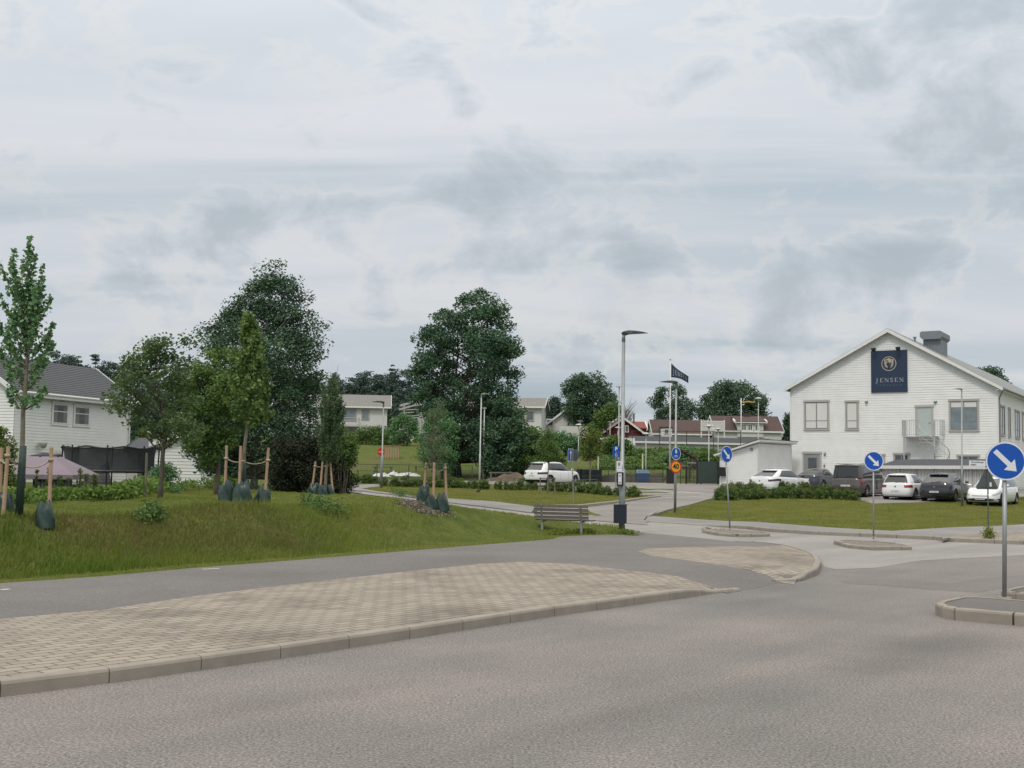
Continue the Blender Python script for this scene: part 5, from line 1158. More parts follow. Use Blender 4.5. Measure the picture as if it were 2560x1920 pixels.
mb = MB(); g0 = H1(c[0], c[1]); mb.tube([(0, .03, g0-c[2]), (0, .03, .4)], .03, 8); mb.build('pole', M['galv'], t)
# yield sign seen from behind
p = on_base(*D(2135, 1166)); p[2] = .12; c = A(2472, 1200, p[1]); Ht = float(c[2]-p[2]); t = thing('yield_sign', tuple(p), 'grey back of a triangular sign on a thin pole before the white estate car', 'road sign')
mb = MB(); mb.tube([(0, 0, 0), (.02, 0, Ht+.42)], .024, 9); mb.build('pole', M['signback'], t)
d = MB(); tri = [(-.37, -.26), (-.33, -.31), (.33, -.31), (.37, -.26), (.05, .36), (-.05, .36)]; d.prism([(x, Ht+z) for x, z in tri], 'y', .035, .045); o = d.build('sign_plate', M['signback'], t)
d = MB(); d.box(-.17, .17, .022, .034, Ht+.10, Ht+.12); d.box(-.30, .30, .022, .034, Ht-.24, Ht-.22); d.build('bracket', M['signback'], o)
d = MB(); d.box(.08, .15, .030, .034, Ht-.23, Ht-.08); d.build('sticker', M['signwhite'], o)
# street name sign on the same pole
q = A(2447, 1158, p[1]); t = thing('street_name_sign', (float(p[0]), float(p[1])-.05, float(q[2])), 'white street name plate on a pole in front of the slatted store', 'street sign')
W2 = .56; d = MB(); d.box(-W2-.06, -.06, -.012, 0, -.085, .085); o = d.build('sign_plate', M['signwhite'], t); d = MB(); d.box(-.06, .05, -.03, .05, -.14, .10); d.build('bracket', M['signback'], t)
text_mesh('Rosenbergs-', .085, M['black'], o, (-.055-W2/2, -.014, .035), name='lettering'); text_mesh('vägen', .085, M['black'], o, (-W2+.08, -.014, -.045), name='lettering', align='CENTER')
# things fixed to the tall lamp: bin, bag dispenser, notice
x0, y0, z0 = P1
t = thing('litter_bin', (x0-.07, y0-.14, z0+.22), 'dark navy litter bin hung on the tall street lamp', 'litter bin'); mb = MB()
mb.prism([(x, y) for x, y in ((-.20, -.16), (.17, -.16), (.20, -.13), (.20, .09), (-.20, .09))], 'z', .02, .60); mb.build('body', M['bin'], t)
mb = MB(); mb.prism([(-.14, .60), (.21, .63), (.21, .60)], 'y', -.17, .10); mb.box(-.21, .0, -.17, .02, .60, .615); mb.build('lid', M['lamp_dark'], t)
zz = lambda y: float(A(*D(1340, y), y0)[2]-z0)
t = thing('bag_dispenser', (x0-.08, y0-.16, z0+zz(1050)), 'black box dispenser with a white label strapped to the tall lamp', 'dispenser'); mb = MB(); hh = zz(1018)-zz(1050)
mb.box(-.10, .10, -.06, .06, 0, hh-.03); mb.build('body', M['black'], t); mb = MB(); mb.box(-.125, .125, -.08, .07, hh-.03, hh); mb.build('lid', M['signwhite'], t); mb = MB(); mb.box(-.065, .045, -.064, -.061, .06, hh-.07); lb = mb.build('notice', M['signwhite'], t)
mb = MB(); mb.prism([(-.035, hh-.13), (.02, hh-.12), (.01, hh-.17), (-.03, hh-.17)], 'y', -.067, -.065); mb.box(-.045, .025, -.067, -.065, .09, .13); mb.build('print', M['sash'], lb)
t = thing('notice_plate', (x0-.11, y0-.15, z0+zz(1017)), 'white notice with a dark figure above the black dispenser', 'notice'); h2 = zz(996)-zz(1017); mb = MB(); mb.box(-.085, .085, -.01, 0, 0, h2); nb = mb.build('plate', M['signwhite'], t)
mb = MB(); mb.box(-.04, .03, -.014, -.011, h2*.5, h2*.85); mb.box(-.05, -.01, -.014, -.011, h2*.2, h2*.28); mb.box(.02, .05, -.014, -.011, h2*.2, h2*.3); mb.build('print', M['sash'], nb)
mb = MB(); mb.tube([(0, 0, 0), (0, 0, float(zz(833)*0+2.6))], .03, 8)
# small black crow-like bird on the verge
b = G(1197, 1234); t = MB(); P = []
for x, r, z in ((-.20, .008, .10), (-.14, .022, .115), (-.08, .040, .135), (-.02, .058, .155), (.04, .055, .18), (.075, .038, .215), (.10, .036, .245), (.125, .030, .255), (.145, .014, .252), (.175, .004, .245)):
    P.append([(x-r*.3*math.sin(a), r*.75*math.cos(a), z+r*math.sin(a)) for a in np.linspace(0, 2*math.pi, 13)])
t.grid(P)
for s in (-.02, .02): t.tube([(.0, s, .12), (.005, s, .05), (.0, s, 0), (.035, s, -.002)], [.012, .006, .005, .004], 6)
tag(t.build('crow', M['crow'], loc=tuple(b), rz=math.radians(15)), 'small black bird standing on the verge grass', 'bird')
# ------------------------------------------------------------------ buildings
def wave_bump(m, axis, scale, strength=.6, dist=.04, dark=.8):
    t = m.node_tree; b = t.nodes['Principled BSDF']; v = tex_coord(t)
    w_ = tnode(t, 'ShaderNodeTexWave', bands_direction=axis); w_.inputs['Scale'].default_value = scale; w_.inputs['Distortion'].default_value = .0
    t.links.new(v, w_.inputs['Vector']); bump(t, b, w_.outputs['Fac'], strength, dist)
wave_bump(M['roof_dark'], 'Z', 2.4, 1.0, .06); wave_bump(M['roof_light'], 'X', 1.25, 1.0, .06); wave_bump(M['roof_brown'], 'Z', 1.6, .8, .05); wave_bump(M['roof_grey'], 'X', .8, .3, .03)
def tbox(mb, T, u0, u1, o0, o1, z0, z1):
    vs = [T(u, o, z) for u in (u0, u1) for o in (o0, o1) for z in (z0, z1)]
    mb.add(vs, [(0, 1, 3, 2), (4, 6, 7, 5), (0, 4, 5, 1), (2, 3, 7, 6), (0, 2, 6, 4), (1, 5, 7, 3)])
def clap(mb, T, uf, z0, z1, pitch=.16, lip=.028):
    z = z0
    while z < z1-.01:
        e = min(z+pitch, z1); a0, b0 = uf(z+.001); a1, b1 = uf(e-.001)
        if b0-a0 > .05:
            if b1 < a1: a1 = b1 = (a1+b1)/2
            vs = [T(a0, lip, z), T(b0, lip, z), T(b1, .004, e), T(a1, .004, e), T(a0, 0, z), T(b0, 0, z)]
            mb.add(vs, [(0, 1, 2, 3), (4, 5, 1, 0)])
        z = e
def window(par, T, u0, u1, z0, z1, gm='glass', mull=1, trans=(), trim='trim', blind=None, tw=.11, sash='sash', sill=True, name='window', curtain=None):
    t = MB(); tbox(t, T, u0-tw, u0, .03, .075, z0-.02, z1+.02); tbox(t, T, u1, u1+tw, .03, .075, z0-.02, z1+.02)
    tbox(t, T, u0-tw-.03, u1+tw+.03, .03, .10, z1+.02, z1+.02+tw*1.3)
    if sill: tbox(t, T, u0-tw-.02, u1+tw+.02, .03, .11, z0-.02-tw, z0-.02)
    w_ = t.build(name, M[trim], par); s = MB(); k = .055
    tbox(s, T, u0, u0+k, .028, .06, z0, z1); tbox(s, T, u1-k, u1, .028, .06, z0, z1); tbox(s, T, u0+k, u1-k, .028, .06, z0, z0+k); tbox(s, T, u0+k, u1-k, .028, .06, z1-k, z1)
    for i in range(1, mull): c = u0+(u1-u0)*i/mull; tbox(s, T, c-.04, c+.04, .028, .058, z0+k, z1-k)
    for f in trans: c = z0+(z1-z0)*f; tbox(s, T, u0+k, u1-k, .029, .056, c-.025, c+.025)
    s.build('frame', M[sash], w_); g = MB(); g.add([T(u0, .038, z0), T(u1, .038, z0), T(u1, .038, z1), T(u0, .038, z1)], [(0, 1, 2, 3)]); g.build('pane', M[gm], w_)
    if blind: g = MB(); tbox(g, T, u0+k, u1-k, .040, .043, z1-(z1-z0)*blind, z1-k); g.build('blind', M['blind'], w_)
    if curtain:
        W = u1-u0
        for (a, b_) in ((0.02, .30), (.70, .98)): g = MB(); g.grid([[T(u0+W*(a+(b_-a)*i/14), .040+.015*abs(math.sin(i*1.3)), z) for i in range(15)] for z in (z0+.05, z1-.05)]); g.build('curtain', M['curtain'], w_)
    return w_
def plane_hit(px, py, O, d):
    """ray through a pixel with the vertical plane through O along horizontal unit d -> (u, z)"""
    r = ray(px, py); n = np.array([-d[1], d[0]]); s = (O[0]*n[0]+O[1]*n[1])/(r[0]*n[0]+r[1]*n[1]); p = CAMP+r*s
    return (p[0]-O[0])*d[0]+(p[1]-O[1])*d[1], p[2]
# --- preschool
TH = math.radians(32); dS = np.array([math.cos(TH), -math.sin(TH)]); PR = A(2497, 1190, 81.5)[:2]
_rl = ray(1709*DS, 1190); k_ = _rl[0]/_rl[1]; Wd = (PR[0]-k_*PR[1])/(dS[0]-k_*dS[1]); PL = PR-dS*Wd; Z0 = 1.15
S = thing('preschool', (PL[0], PL[1], Z0), 'large white clapboard preschool with a gable front, blue name board and grey roof', 'building', rz=-TH)
def fac(px, py): u, z = plane_hit(px, py, PL, dS); return u, z-Z0
c1 = lambda x, y: (1940+x/3.568, 780+y/3.568)
ua, za = fac(*c1(1007, 150)); uel, zel = fac(*c1(84, 690)); uer, zer = fac(*c1(2030, 672)); DP = 46.
TF = lambda u, o, z: (u, -o, z); TS = lambda u, o, z: (Wd+o, u, z)
sl = (za-zel)/(ua-uel); sr = (za-zer)/(uer-ua); rt = .16
def roofz(u): return za-sl*(ua-u) if u < ua else za-sr*(u-ua)
wm = MB(); zL, zR = roofz(0)-rt, roofz(Wd)-rt; zA = za-rt
def ufn(z):
    a = 0 if z <= zL else (z+rt-za)/sl+ua; b = Wd if z <= zR else ua+(za-z-rt)/sr; return a, b
clap(wm, TF, ufn, .25, zA-.02, .18); clap(wm, TS, lambda z: (0, DP), .25, zR, .18)
wm.add([(0, 0, 0), (Wd, 0, 0), (Wd, 0, zR), (ua, 0, zA), (0, 0, zL), (0, DP, 0), (Wd, DP, 0), (Wd, DP, zR), (ua, DP, zA), (0, DP, zL)], [(0, 1, 2, 3, 4), (9, 8, 7, 6, 5), (0, 4, 9, 5), (1, 6, 7, 2)])
wm.build('wall', M['white'], S)
tm = MB()
for u in (0, Wd): tbox(tm, TF, u-.06, u+.06, .0, .045, .2, min(zL, zR))
tm.build('corner_board', M['trimw'], S)
pl = MB(); tbox(pl, TF, .02, Wd-.02, .0, .03, -.3, .25); pl.build('plinth', M['kerb'], S)
rf = MB(); oh = .45; th = .14
P2 = [(uel, zel), (ua, za), (uer, zer), (uer, zer-th), (ua, za-th*1.25), (uel, zel-th)]; rf.prism(P2, 'y', -oh, DP+oh); roof = rf.build('roof', M['roof_grey'], S)
vb = MB(); P3 = [(uel-.02, zel-.03), (ua, za-.03), (uer+.02, zer-.03), (uer+.02, zer-.26), (ua, za-.30), (uel-.02, zel-.26)]; vb.prism(P3, 'y', -oh-.03, -oh+.0-.002); vb.build('bargeboard', M['trimw'], roof)
gt = MB(); gt.tube([(uer+.06, -oh, zer-.12), (uer+.06, DP, zer-.12)], .075, 8); gt.tube([(uer-.02, -oh+.3, zer-.2), (Wd+.10, .12, zer-.75), (Wd+.10, .12, .1)], .055, 8); gt.build('gutter', M['sash'], roof)
sf = MB(); sf.box(Wd+.002, uer-.02, -oh+.05, DP, zer-th-.06, zer-th-.01); sf.build('soffit', M['trimw'], roof)
def fwin(x0, y0, x1, y1, **k):
    u0, zt = fac(*c1(x0, y0)); u1, zb = fac(*c1(x1, y1)); return window(S, TF, u0, u1, zb, zt, **k)
fwin(262, 808, 465, 1040, mull=2, trans=(.30,), blind=.99); fwin(630, 808, 728, 1040, mull=1, trans=(.30,), blind=.99)
fwin(1555, 800, 1800, 1050, mull=2, trans=(.30,), gm='glass_g', blind=.2)
for (x0, x1, y0) in ((835, 960, 1282), (1060, 1180, 1275), (1630, 1800, 1290)):
    u0, zt = fac(*c1(x0, y0)); u1, _ = fac(*c1(x1, y0)); window(S, TF, u0, u1, zt-1.25, zt, mull=2 if x0 != 835 else 1, tw=.11)
def door(par, T, u0, u1, z0, z1, dm, glass=None, name='door'):
    t = MB(); tbox(t, T, u0-.12, u0, .03, .08, z0, z1); tbox(t, T, u1, u1+.12, .03, .08, z0, z1); tbox(t, T, u0-.16, u1+.16, .03, .10, z1, z1+.15); fr = t.build(name, M['trim'], par)
    d = MB(); tbox(d, T, u0, u1, .030, .045, z0, z1); d.build('leaf', M[dm], fr)
    if glass:
        a, b, c, e = glass; g = MB(); W = u1-u0; H = z1-z0; tbox(g, T, u0+W*a, u0+W*b, .046, .050, z0+H*c, z0+H*e); g.build('pane', M['glass'], fr)
        g = MB(); k = .035
        for q in ((a*W-k, a*W, c, e), (b*W, b*W+k, c, e)): tbox(g, T, u0+q[0], u0+q[1], .046, .056, z0+H*c, z0+H*e)
        tbox(g, T, u0+W*a-k, u0+W*b+k, .046, .056, z0+H*e, z0+H*e+k); tbox(g, T, u0+W*a-k, u0+W*b+k, .046, .056, z0+H*c-k, z0+H*c); g.build('pane_frame', M['kerb'], fr)
    h = MB(); tbox(h, T, u1-.12, u1-.08, .046, .10, z0+.95, z0+1.0); tbox(h, T, u1-.20, u1-.08, .08, .10, z0+.96, z0+.99); h.build('handle', M['galv'], fr); return fr
u0, zt = fac(*c1(253, 1265)); u1, _ = fac(*c1(392, 1265)); door(S, TF, u0, u1, .05, zt, 'door', (.26, .80, .50, .88))
u0, zt = fac(*c1(1258, 852)); u1, zb = fac(*c1(1390, 1108)); door(S, TF, u0, u1, zb, zt, 'doorl')
DZ = zb
for (y0, y1, zb_, zt_) in ((.9, 2.5, 0, 0), (4.3, 5.0, 0, 0), (7.4, 9.2, 0, 0), (10.8, 12.6, 0, 0), (15, 16.8, 0, 0), (19, 20.8, 0, 0), (23, 24.8, 0, 0)):
    uu, zt = fac(*c1(1990, 800)); window(S, TS, y0, y1, 4.05, 6.0, mull=2 if y1-y0 > 1 else 1, trans=(.3,))
# name board on the gable
sb0 = fac(*c1(850, 350)); sb1 = fac(*c1(1176, 712)); bw, bh = sb1[0]-sb0[0], sb0[1]-sb1[1]
mid_ = np.array([PL[0]+dS[0]*(sb0[0]+sb1[0])/2, PL[1]+dS[1]*(sb0[0]+sb1[0])/2]); nrm = np.array([-math.sin(TH), -math.cos(TH)])
SG = thing('name_board', (mid_[0]+nrm[0]*.03, mid_[1]+nrm[1]*.03, Z0+sb1[1]), 'dark blue preschool name board with gold crest high on the white gable', 'sign', rz=-TH)
m_ = MB(); m_.box(-bw/2, bw/2, -.10, 0, 0, bh); bd = m_.build('board', M['navy'], SG)
w_, L_ = word('JENSEN', 1, lambda u, v: (u, 0, v)); sc_ = bw*.78/L_; w_, L_ = word('JENSEN', sc_, lambda u, v: (u-bw*.39, -.105, bh*.245+v)); w_.build('lettering', M['silver'], bd)
text_mesh('F Ö R S K O L A', bh*.085, M['faint'], bd, (0, -.106, bh*.165), name='lettering')
cz = bh*.68; cr = bw*.205; m_ = MB(); n = 40
m_.grid([[(r*math.cos(2*math.pi*k/n), -.104, cz+r*math.sin(2*math.pi*k/n)) for k in range(n+1)] for r in (cr*.90, cr)])
m_.grid([[(r*math.cos(2*math.pi*k/n), -.103, cz+r*math.sin(2*math.pi*k/n)) for k in range(n+1)] for r in (cr*.60, cr*.63)])
sh = [(-.62, .60), (-.30, .66), (0, .86), (.30, .66), (.62, .60), (.60, .05), (.42, -.35), (.16, -.55), (.14, -.38), (.22, -.12), (.10, .05), (.12, -.2), (-.04, -.3), (-.1, -.1), (-.22, .12), (-.30, -.05), (-.28, -.34), (-.42, -.36), (-.58, .0)]
m_.build('crest_ring', M['gold'], bd)
m_ = MB(); m_.prism([(x*cr, cz+z*cr-.02) for x, z in [(-.62, .60), (-.30, .66), (0, .86), (.30, .66), (.62, .60), (.60, .05), (.42, -.35), (.0, -.68), (-.42, -.36), (-.58, .0)]], 'y', -.106, -.104); m_.build('crest_shield', M['gold'], bd)
m_ = MB(); disc(m_, cr*.26, -.112, 20, -.10*cr, cz-.05*cr); m_.prism([(x*cr, cz+z*cr) for x, z in [(-.12, -.1), (.14, -.28), (.20, .16), (.34, .12), (.26, -.42), (.02, -.76), (-.22, -.50)]], 'y', -.113, -.108)
m_.box(-.46*cr, -.10*cr, -.112, -.107, cz+.30*cr, cz+.46*cr); disc(m_, cr*.06, -.112, 8, .36*cr, cz+.36*cr); disc(m_, cr*.06, -.112, 8, .38*cr, cz+.12*cr); m_.build('crest_figure', M['navy'], bd)
for i, px in enumerate((888, 1105)):
    u, z = fac(*c1(px, 340)); q = PL+dS*u; t = thing('spotlight', (q[0], q[1], Z0+sb0[1]), ('left', 'right')[i]+' black spotlight above the blue name board', 'spotlight', 'spotlights over the name board', -TH)
    m_ = MB(); m_.tube([(0, 0, .05), (0, -.55, .14)], .02, 6); m_.build('arm', M['black'], t); m_ = MB(); m_.box(-.16, .16, -.66, -.46, .04, .17); m_.prism([(-.62, .04), (-.50, .04), (-.40, -.10), (-.56, -.12)], 'x', -.13, .13); m_.build('lamp_housing', M['black'], t)
for i, (px, py, w1, h1, lab, m1) in enumerate(((808, 803, .22, .13, 'small brown wall lamp right of the narrow blinded window', 'sash'), (1423, 801, .22, .13, 'small brown wall lamp above right of the upper pale door', 'sash'), (437, 1266, .14, .22, 'dark wall lamp beside the grey ground floor door', 'sash'), (433, 1370, .10, .2, 'small door phone right of the grey ground floor door', 'sash'))):
    u, z = fac(*c1(px, py)); q = PL+dS*u+nrm*.03; m_ = MB(); m_.box(-w1/2, w1/2, -.06, 0, -h1/2, h1/2); m_.prism([(-.06, h1/2), (-.20, -h1*.1), (-.20, -h1*.3), (-.06, -h1*.1)], 'x', -w1*.35, w1*.35)
    tag(m_.build('wall_lamp' if i < 3 else 'door_phone', M[m1], loc=(q[0], q[1], Z0+z), rz=-TH), lab, 'wall lamp' if i < 3 else 'door phone')
# roof ventilation cowl and pipe
def on_roof(u, y): return (PL[0]+dS[0]*u+math.sin(TH)*y, PL[1]+dS[1]*u+math.cos(TH)*y, Z0+roofz(u))
Yv = 5.2; 
def fac_y(px, py, y): O = PL+np.array([math.sin(TH), math.cos(TH)])*y; u, z = plane_hit(px, py, O, dS); return u, z-Z0
v0, vz = fac_y(*c1(1322, 190), Yv); v1, vzb = fac_y(*c1(1500, 190), Yv); q = on_roof((v0+v1)/2, Yv); VW = (v1-v0); vh = vz-roofz((v0+v1)/2)
t = thing('roof_vent', q, 'big grey metal ventilation cowl on the right slope of the preschool roof', 'ventilation hood', rz=-TH)
m_ = MB(); m_.box(-VW*.42, VW*.46, -.9, 1.4, -1.2, vh-.62); m_.build('duct', M['vent'], t)
m_ = MB(); m_.prism([(-VW*.40, vh-.62), (VW*.45, vh-.62), (VW*.56, vh-.45), (VW*.56, vh-.10), (VW*.48, vh), (-VW*.46, vh), (-VW*.54, vh-.10), (-VW*.54, vh-.42)], 'y', -1.25, 1.7); m_.build('hood', M['vent'], t)
m_ = MB()
for k in (-.14, .16): m_.box(VW*k-.02, VW*k+.02, -.93, -.9, -1.0, vh-.62)
m_.build('seam', M['galv'], t)
u, z = fac_y(*c1(1238, 235), 3); q = on_roof(u, 3); m_ = MB(); m_.tube([(0, 0, -.2), (0, 0, .28)], .08, 10); m_.tube([(0, 0, .26), (0, 0, .34)], .13, 10); tag(m_.build('roof_pipe', M['vent'], loc=q), 'small vent pipe between the gable peak and the metal cowl', 'vent pipe')
# spiral stair and landing
ul0, _ = fac(*c1(1160, 1130)); ul1, _ = fac(*c1(1300, 1130)); us, _ = fac(*c1(1447, 1130)); q = PL+dS*ul0
ST = thing('spiral_stair', (q[0], q[1], Z0), 'galvanised spiral stair with a railed landing below the upper pale door', 'stair', rz=-TH)
Lw = us-ul0+.1; m_ = MB(); m_.box(0, ul1-ul0+.15, -1.25, -.05, DZ-.10, DZ-.02); m_.box(ul1-ul0+.15, Lw, -1.25, -.05, DZ-.06, DZ-.02); m_.build('landing', M['galvl'], ST)
m_ = MB(); m_.tube([(.12, -1.15, -.2), (.12, -1.15, DZ-.1)], .05, 8); m_.build('post', M['galvl'], ST)
m_ = MB()
def rail(mb, pts, h=1.1, n=3, r=.022):
    for a, b in zip(pts[:-1], pts[1:]):
        mb.tube([(a[0], a[1], a[2]+h), (b[0], b[1], b[2]+h)], r, 5); mb.tube([(a[0], a[1], a[2]+.1), (b[0], b[1], b[2]+.1)], r*.8, 5)
        L = math.dist(a, b); k = max(1, int(L/.13))
        for i in range(k+1): x = [a[j]+(b[j]-a[j])*i/k for j in range(3)]; mb.tube([tuple(x), (x[0], x[1], x[2]+h)], .011 if i % 4 else .02, 4, cap=False)
rail(m_, [(0.02, -.05, DZ), (0.02, -1.22, DZ), (ul1-ul0+.1, -1.22, DZ)]); m_.build('railing', M['galvl'], ST); m_ = MB(); rail(m_, [(Lw-.05, -1.22, DZ), (Lw+.25, -1.1, DZ), (Lw+.38, -.1, DZ)]); m_.build('railing', M['galvl'], ST)
cx, cy = Lw-.12, -1.15; m_ = MB(); m_.tube([(cx, cy, -.2), (cx, cy, DZ+1.1)], .055, 10); m_.build('column', M['galvl'], ST)
steps = MB(); hr = []; N = 15
for i in range(N):
    a = math.radians(185)-i*math.radians(-24); z = DZ-(i+1)*DZ/(N+1); a = math.radians(190+i*22)
    p = [(cx, cy), (cx+1.05*math.cos(a-.19), cy+1.05*math.sin(a-.19)), (cx+1.05*math.cos(a+.19), cy+1.05*math.sin(a+.19))]
    steps.prism(p, 'z', z-.04, z); hr.append((cx+1.02*math.cos(a), cy+1.02*math.sin(a), z))
steps.build('treads', M['galvl'], ST); m_ = MB(); m_.tube([(x, y, z+1.0) for x, y, z in hr], .028, 6); m_.tube([(x, y, z+.5) for x, y, z in hr], .016, 5)
for h_ in hr: m_.tube([h_, (h_[0], h_[1], h_[2]+1.0)], .012, 4, cap=False)
m_.build('handrail', M['galvl'], ST)
# --- slatted store with a dark flat roof, right of the cars
YS = 72.; a = at_depth(1902, YS+4); b_ = at_depth(2152, YS-5.); dd = np.array([b_[0]-a[0], b_[1]-a[1]]); LS = float(np.linalg.norm(dd)); ang = math.atan2(dd[1], dd[0])
zt = float(A(2350, 1148, (a[1]+b_[1])/2)[2]); zr = float(A(2350, 1164, (a[1]+b_[1])/2)[2]); zf_ = float(A(2350, 1171, (a[1]+b_[1])/2)[2]); g0 = H1(a[0], a[1])
SR = thing('bicycle_store', (a[0], a[1], g0), 'long white slatted store with a dark sloping roof behind the parked cars', 'shed', rz=ang)
m_ = MB(); i = 0; x = .3
while x < LS-.1: m_.box(x, x+.075, -.02, .0, .08, zf_-g0-.03); x += .125
m_.build('slats', M['trimw'], SR); m_ = MB(); m_.box(.25, LS-.1, .02, .05, .05, zf_-g0-.05); m_.build('back_board', M['sash'], SR)
m_ = MB()
for k in range(7): m_.box(.3+k*(LS-.6)/6-.04, .3+k*(LS-.6)/6+.04, -.045, -.021, 0, zf_-g0-.03)
m_.build('post', M['trim'], SR)
m_ = MB(); m_.prism([(-.25, zr-g0), (1.3, zt-g0+.02), (2.9, zr-g0), (-.25, zr-g0-.03)], 'x', .1, LS+.2); m_.build('roof', M['felt'], SR); m_ = MB(); m_.box(.05, LS+.22, -.30, -.255, zf_-g0-.04, zr-g0-.005); m_.build('fascia', M['trimw'], SR)
# --- small white clapboard shed with a lean-to roof
pc = at_depth(1637, 84); pl_ = at_depth(1556, 86.5); pr_ = at_depth(1709, 88); g0 = pc[2]+.0
def top(px, py, Y): return float(A(*D(px, py), Y)[2])
SH = thing('clapboard_shed', (pc[0], pc[1], g0), 'small white clapboard shed with a lean-to roof left of the preschool', 'shed')
V0 = np.array(pl_[:2])-np.array(pc[:2]); V1 = np.array(pr_[:2])-np.array(pc[:2]); hC = top(1637, 958, 84)-g0; hL = top(1556, 984, 86.5)-g0; hR = top(1709, 962, 88)-g0
def TL(u, o, z): d = V0/np.linalg.norm(V0); n = np.array([d[1], -d[0]]); n = n if n[1] < 0 else -n; return (d[0]*u+n[0]*o, d[1]*u+n[1]*o, z)
def TR(u, o, z): d = V1/np.linalg.norm(V1); n = np.array([d[1], -d[0]]); n = n if n[1] < 0 else -n; return (d[0]*u+n[0]*o, d[1]*u+n[1]*o, z)
LL, LR = float(np.linalg.norm(V0)), float(np.linalg.norm(V1)); m_ = MB()
clap(m_, TL, lambda z: (0, LL if z < hL else LL*max(0, (hC-z)/(hC-hL))), .22, hC-.02, .17); clap(m_, TR, lambda z: (0, LR), .22, hR, .17)
bk_ = V0+V1; m_.add([(0, 0, 0), (V0[0], V0[1], 0), (V0[0], V0[1], hL), (0, 0, hC), (V1[0], V1[1], 0), (V1[0], V1[1], hR), (bk_[0], bk_[1], 0), (bk_[0], bk_[1], hL)], [(0, 1, 2, 3), (0, 3, 5, 4), (4, 5, 7, 6), (1, 6, 7, 2)]); m_.build('wall', M['white'], SH)
m_ = MB(); tbox(m_, TL, -.03, .10, .02, .05, .0, hC-.05); tbox(m_, TL, LL-.1, LL+.02, .02, .05, .0, hL); tbox(m_, TR, -.0, .08, .024, .045, 0, hC-.08); tbox(m_, TR, LR-.09, LR+.02, .02, .05, 0, hR); m_.build('corner_board', M['trimw'], SH)
m_ = MB(); tbox(m_, TL, 0, LL, .0, .02, -.3, .22); tbox(m_, TR, 0, LR, .0, .02, -.3, .22); m_.build('plinth', M['kerb'], SH)
e0 = V0/LL; e1 = V1/LR; o_ = .38
def rp(s, t_, dz): p = e0*s+e1*t_; h = hC+(hL-hC)*s/LL+(hR-hC)*t_/LR*1.0; return (p[0], p[1], h+.05+dz)
m_ = MB(); cs = [(-o_, -o_), (LL+o_, -o_), (LL+o_, LR+o_), (-o_, LR+o_)]; m_.add([rp(*c, 0) for c in cs]+[rp(*c, .14) for c in cs], [(0, 1, 2, 3), (7, 6, 5, 4), (0, 4, 5, 1), (1, 5, 6, 2), (2, 6, 7, 3), (3, 7, 4, 0)]); rr_ = m_.build('roof', M['trimw'], SH)
cs = [(-o_-.03, -o_-.03), (LL+o_, -o_-.03), (LL+o_, LR+o_), (-o_-.03, LR+o_)]; m_ = MB(); m_.add([rp(*c, .143) for c in cs]+[rp(*c, .17) for c in cs], [(0, 1, 2, 3), (7, 6, 5, 4), (0, 4, 5, 1), (1, 5, 6, 2), (2, 6, 7, 3), (3, 7, 4, 0)]); m_.build('roofing', M['felt'], rr_)
q = TL(LL*.16, .03, hC-.42); t = thing('round_wall_lamp', (pc[0]+q[0], pc[1]+q[1], g0+q[2]), 'small round dark fitting high on the clapboard shed wall', 'wall lamp'); m_ = MB(); m_.prism([(.11*math.cos(a), .11*math.sin(a)) for a in np.linspace(0, 6.28, 16, endpoint=False)], 'y', -.10, .02); m_.build('casing', M['sash'], t)
q = TL(LL*.90, .03, .75); t = thing('wall_bin', (pc[0]+q[0], pc[1]+q[1], g0+q[2]), 'black bin fixed to the left end of the clapboard shed wall', 'bin', rz=math.atan2(V0[1], V0[0])+math.pi); m_ = MB(); m_.prism([(-.24, 0), (.24, 0), (.32, .62), (-.32, .62)], 'y', -.34, .0); m_.build('body', M['black'], t); m_ = MB(); m_.box(-.33, .33, -.36, .01, .62, .67); m_.build('lid', M['bin'], t)

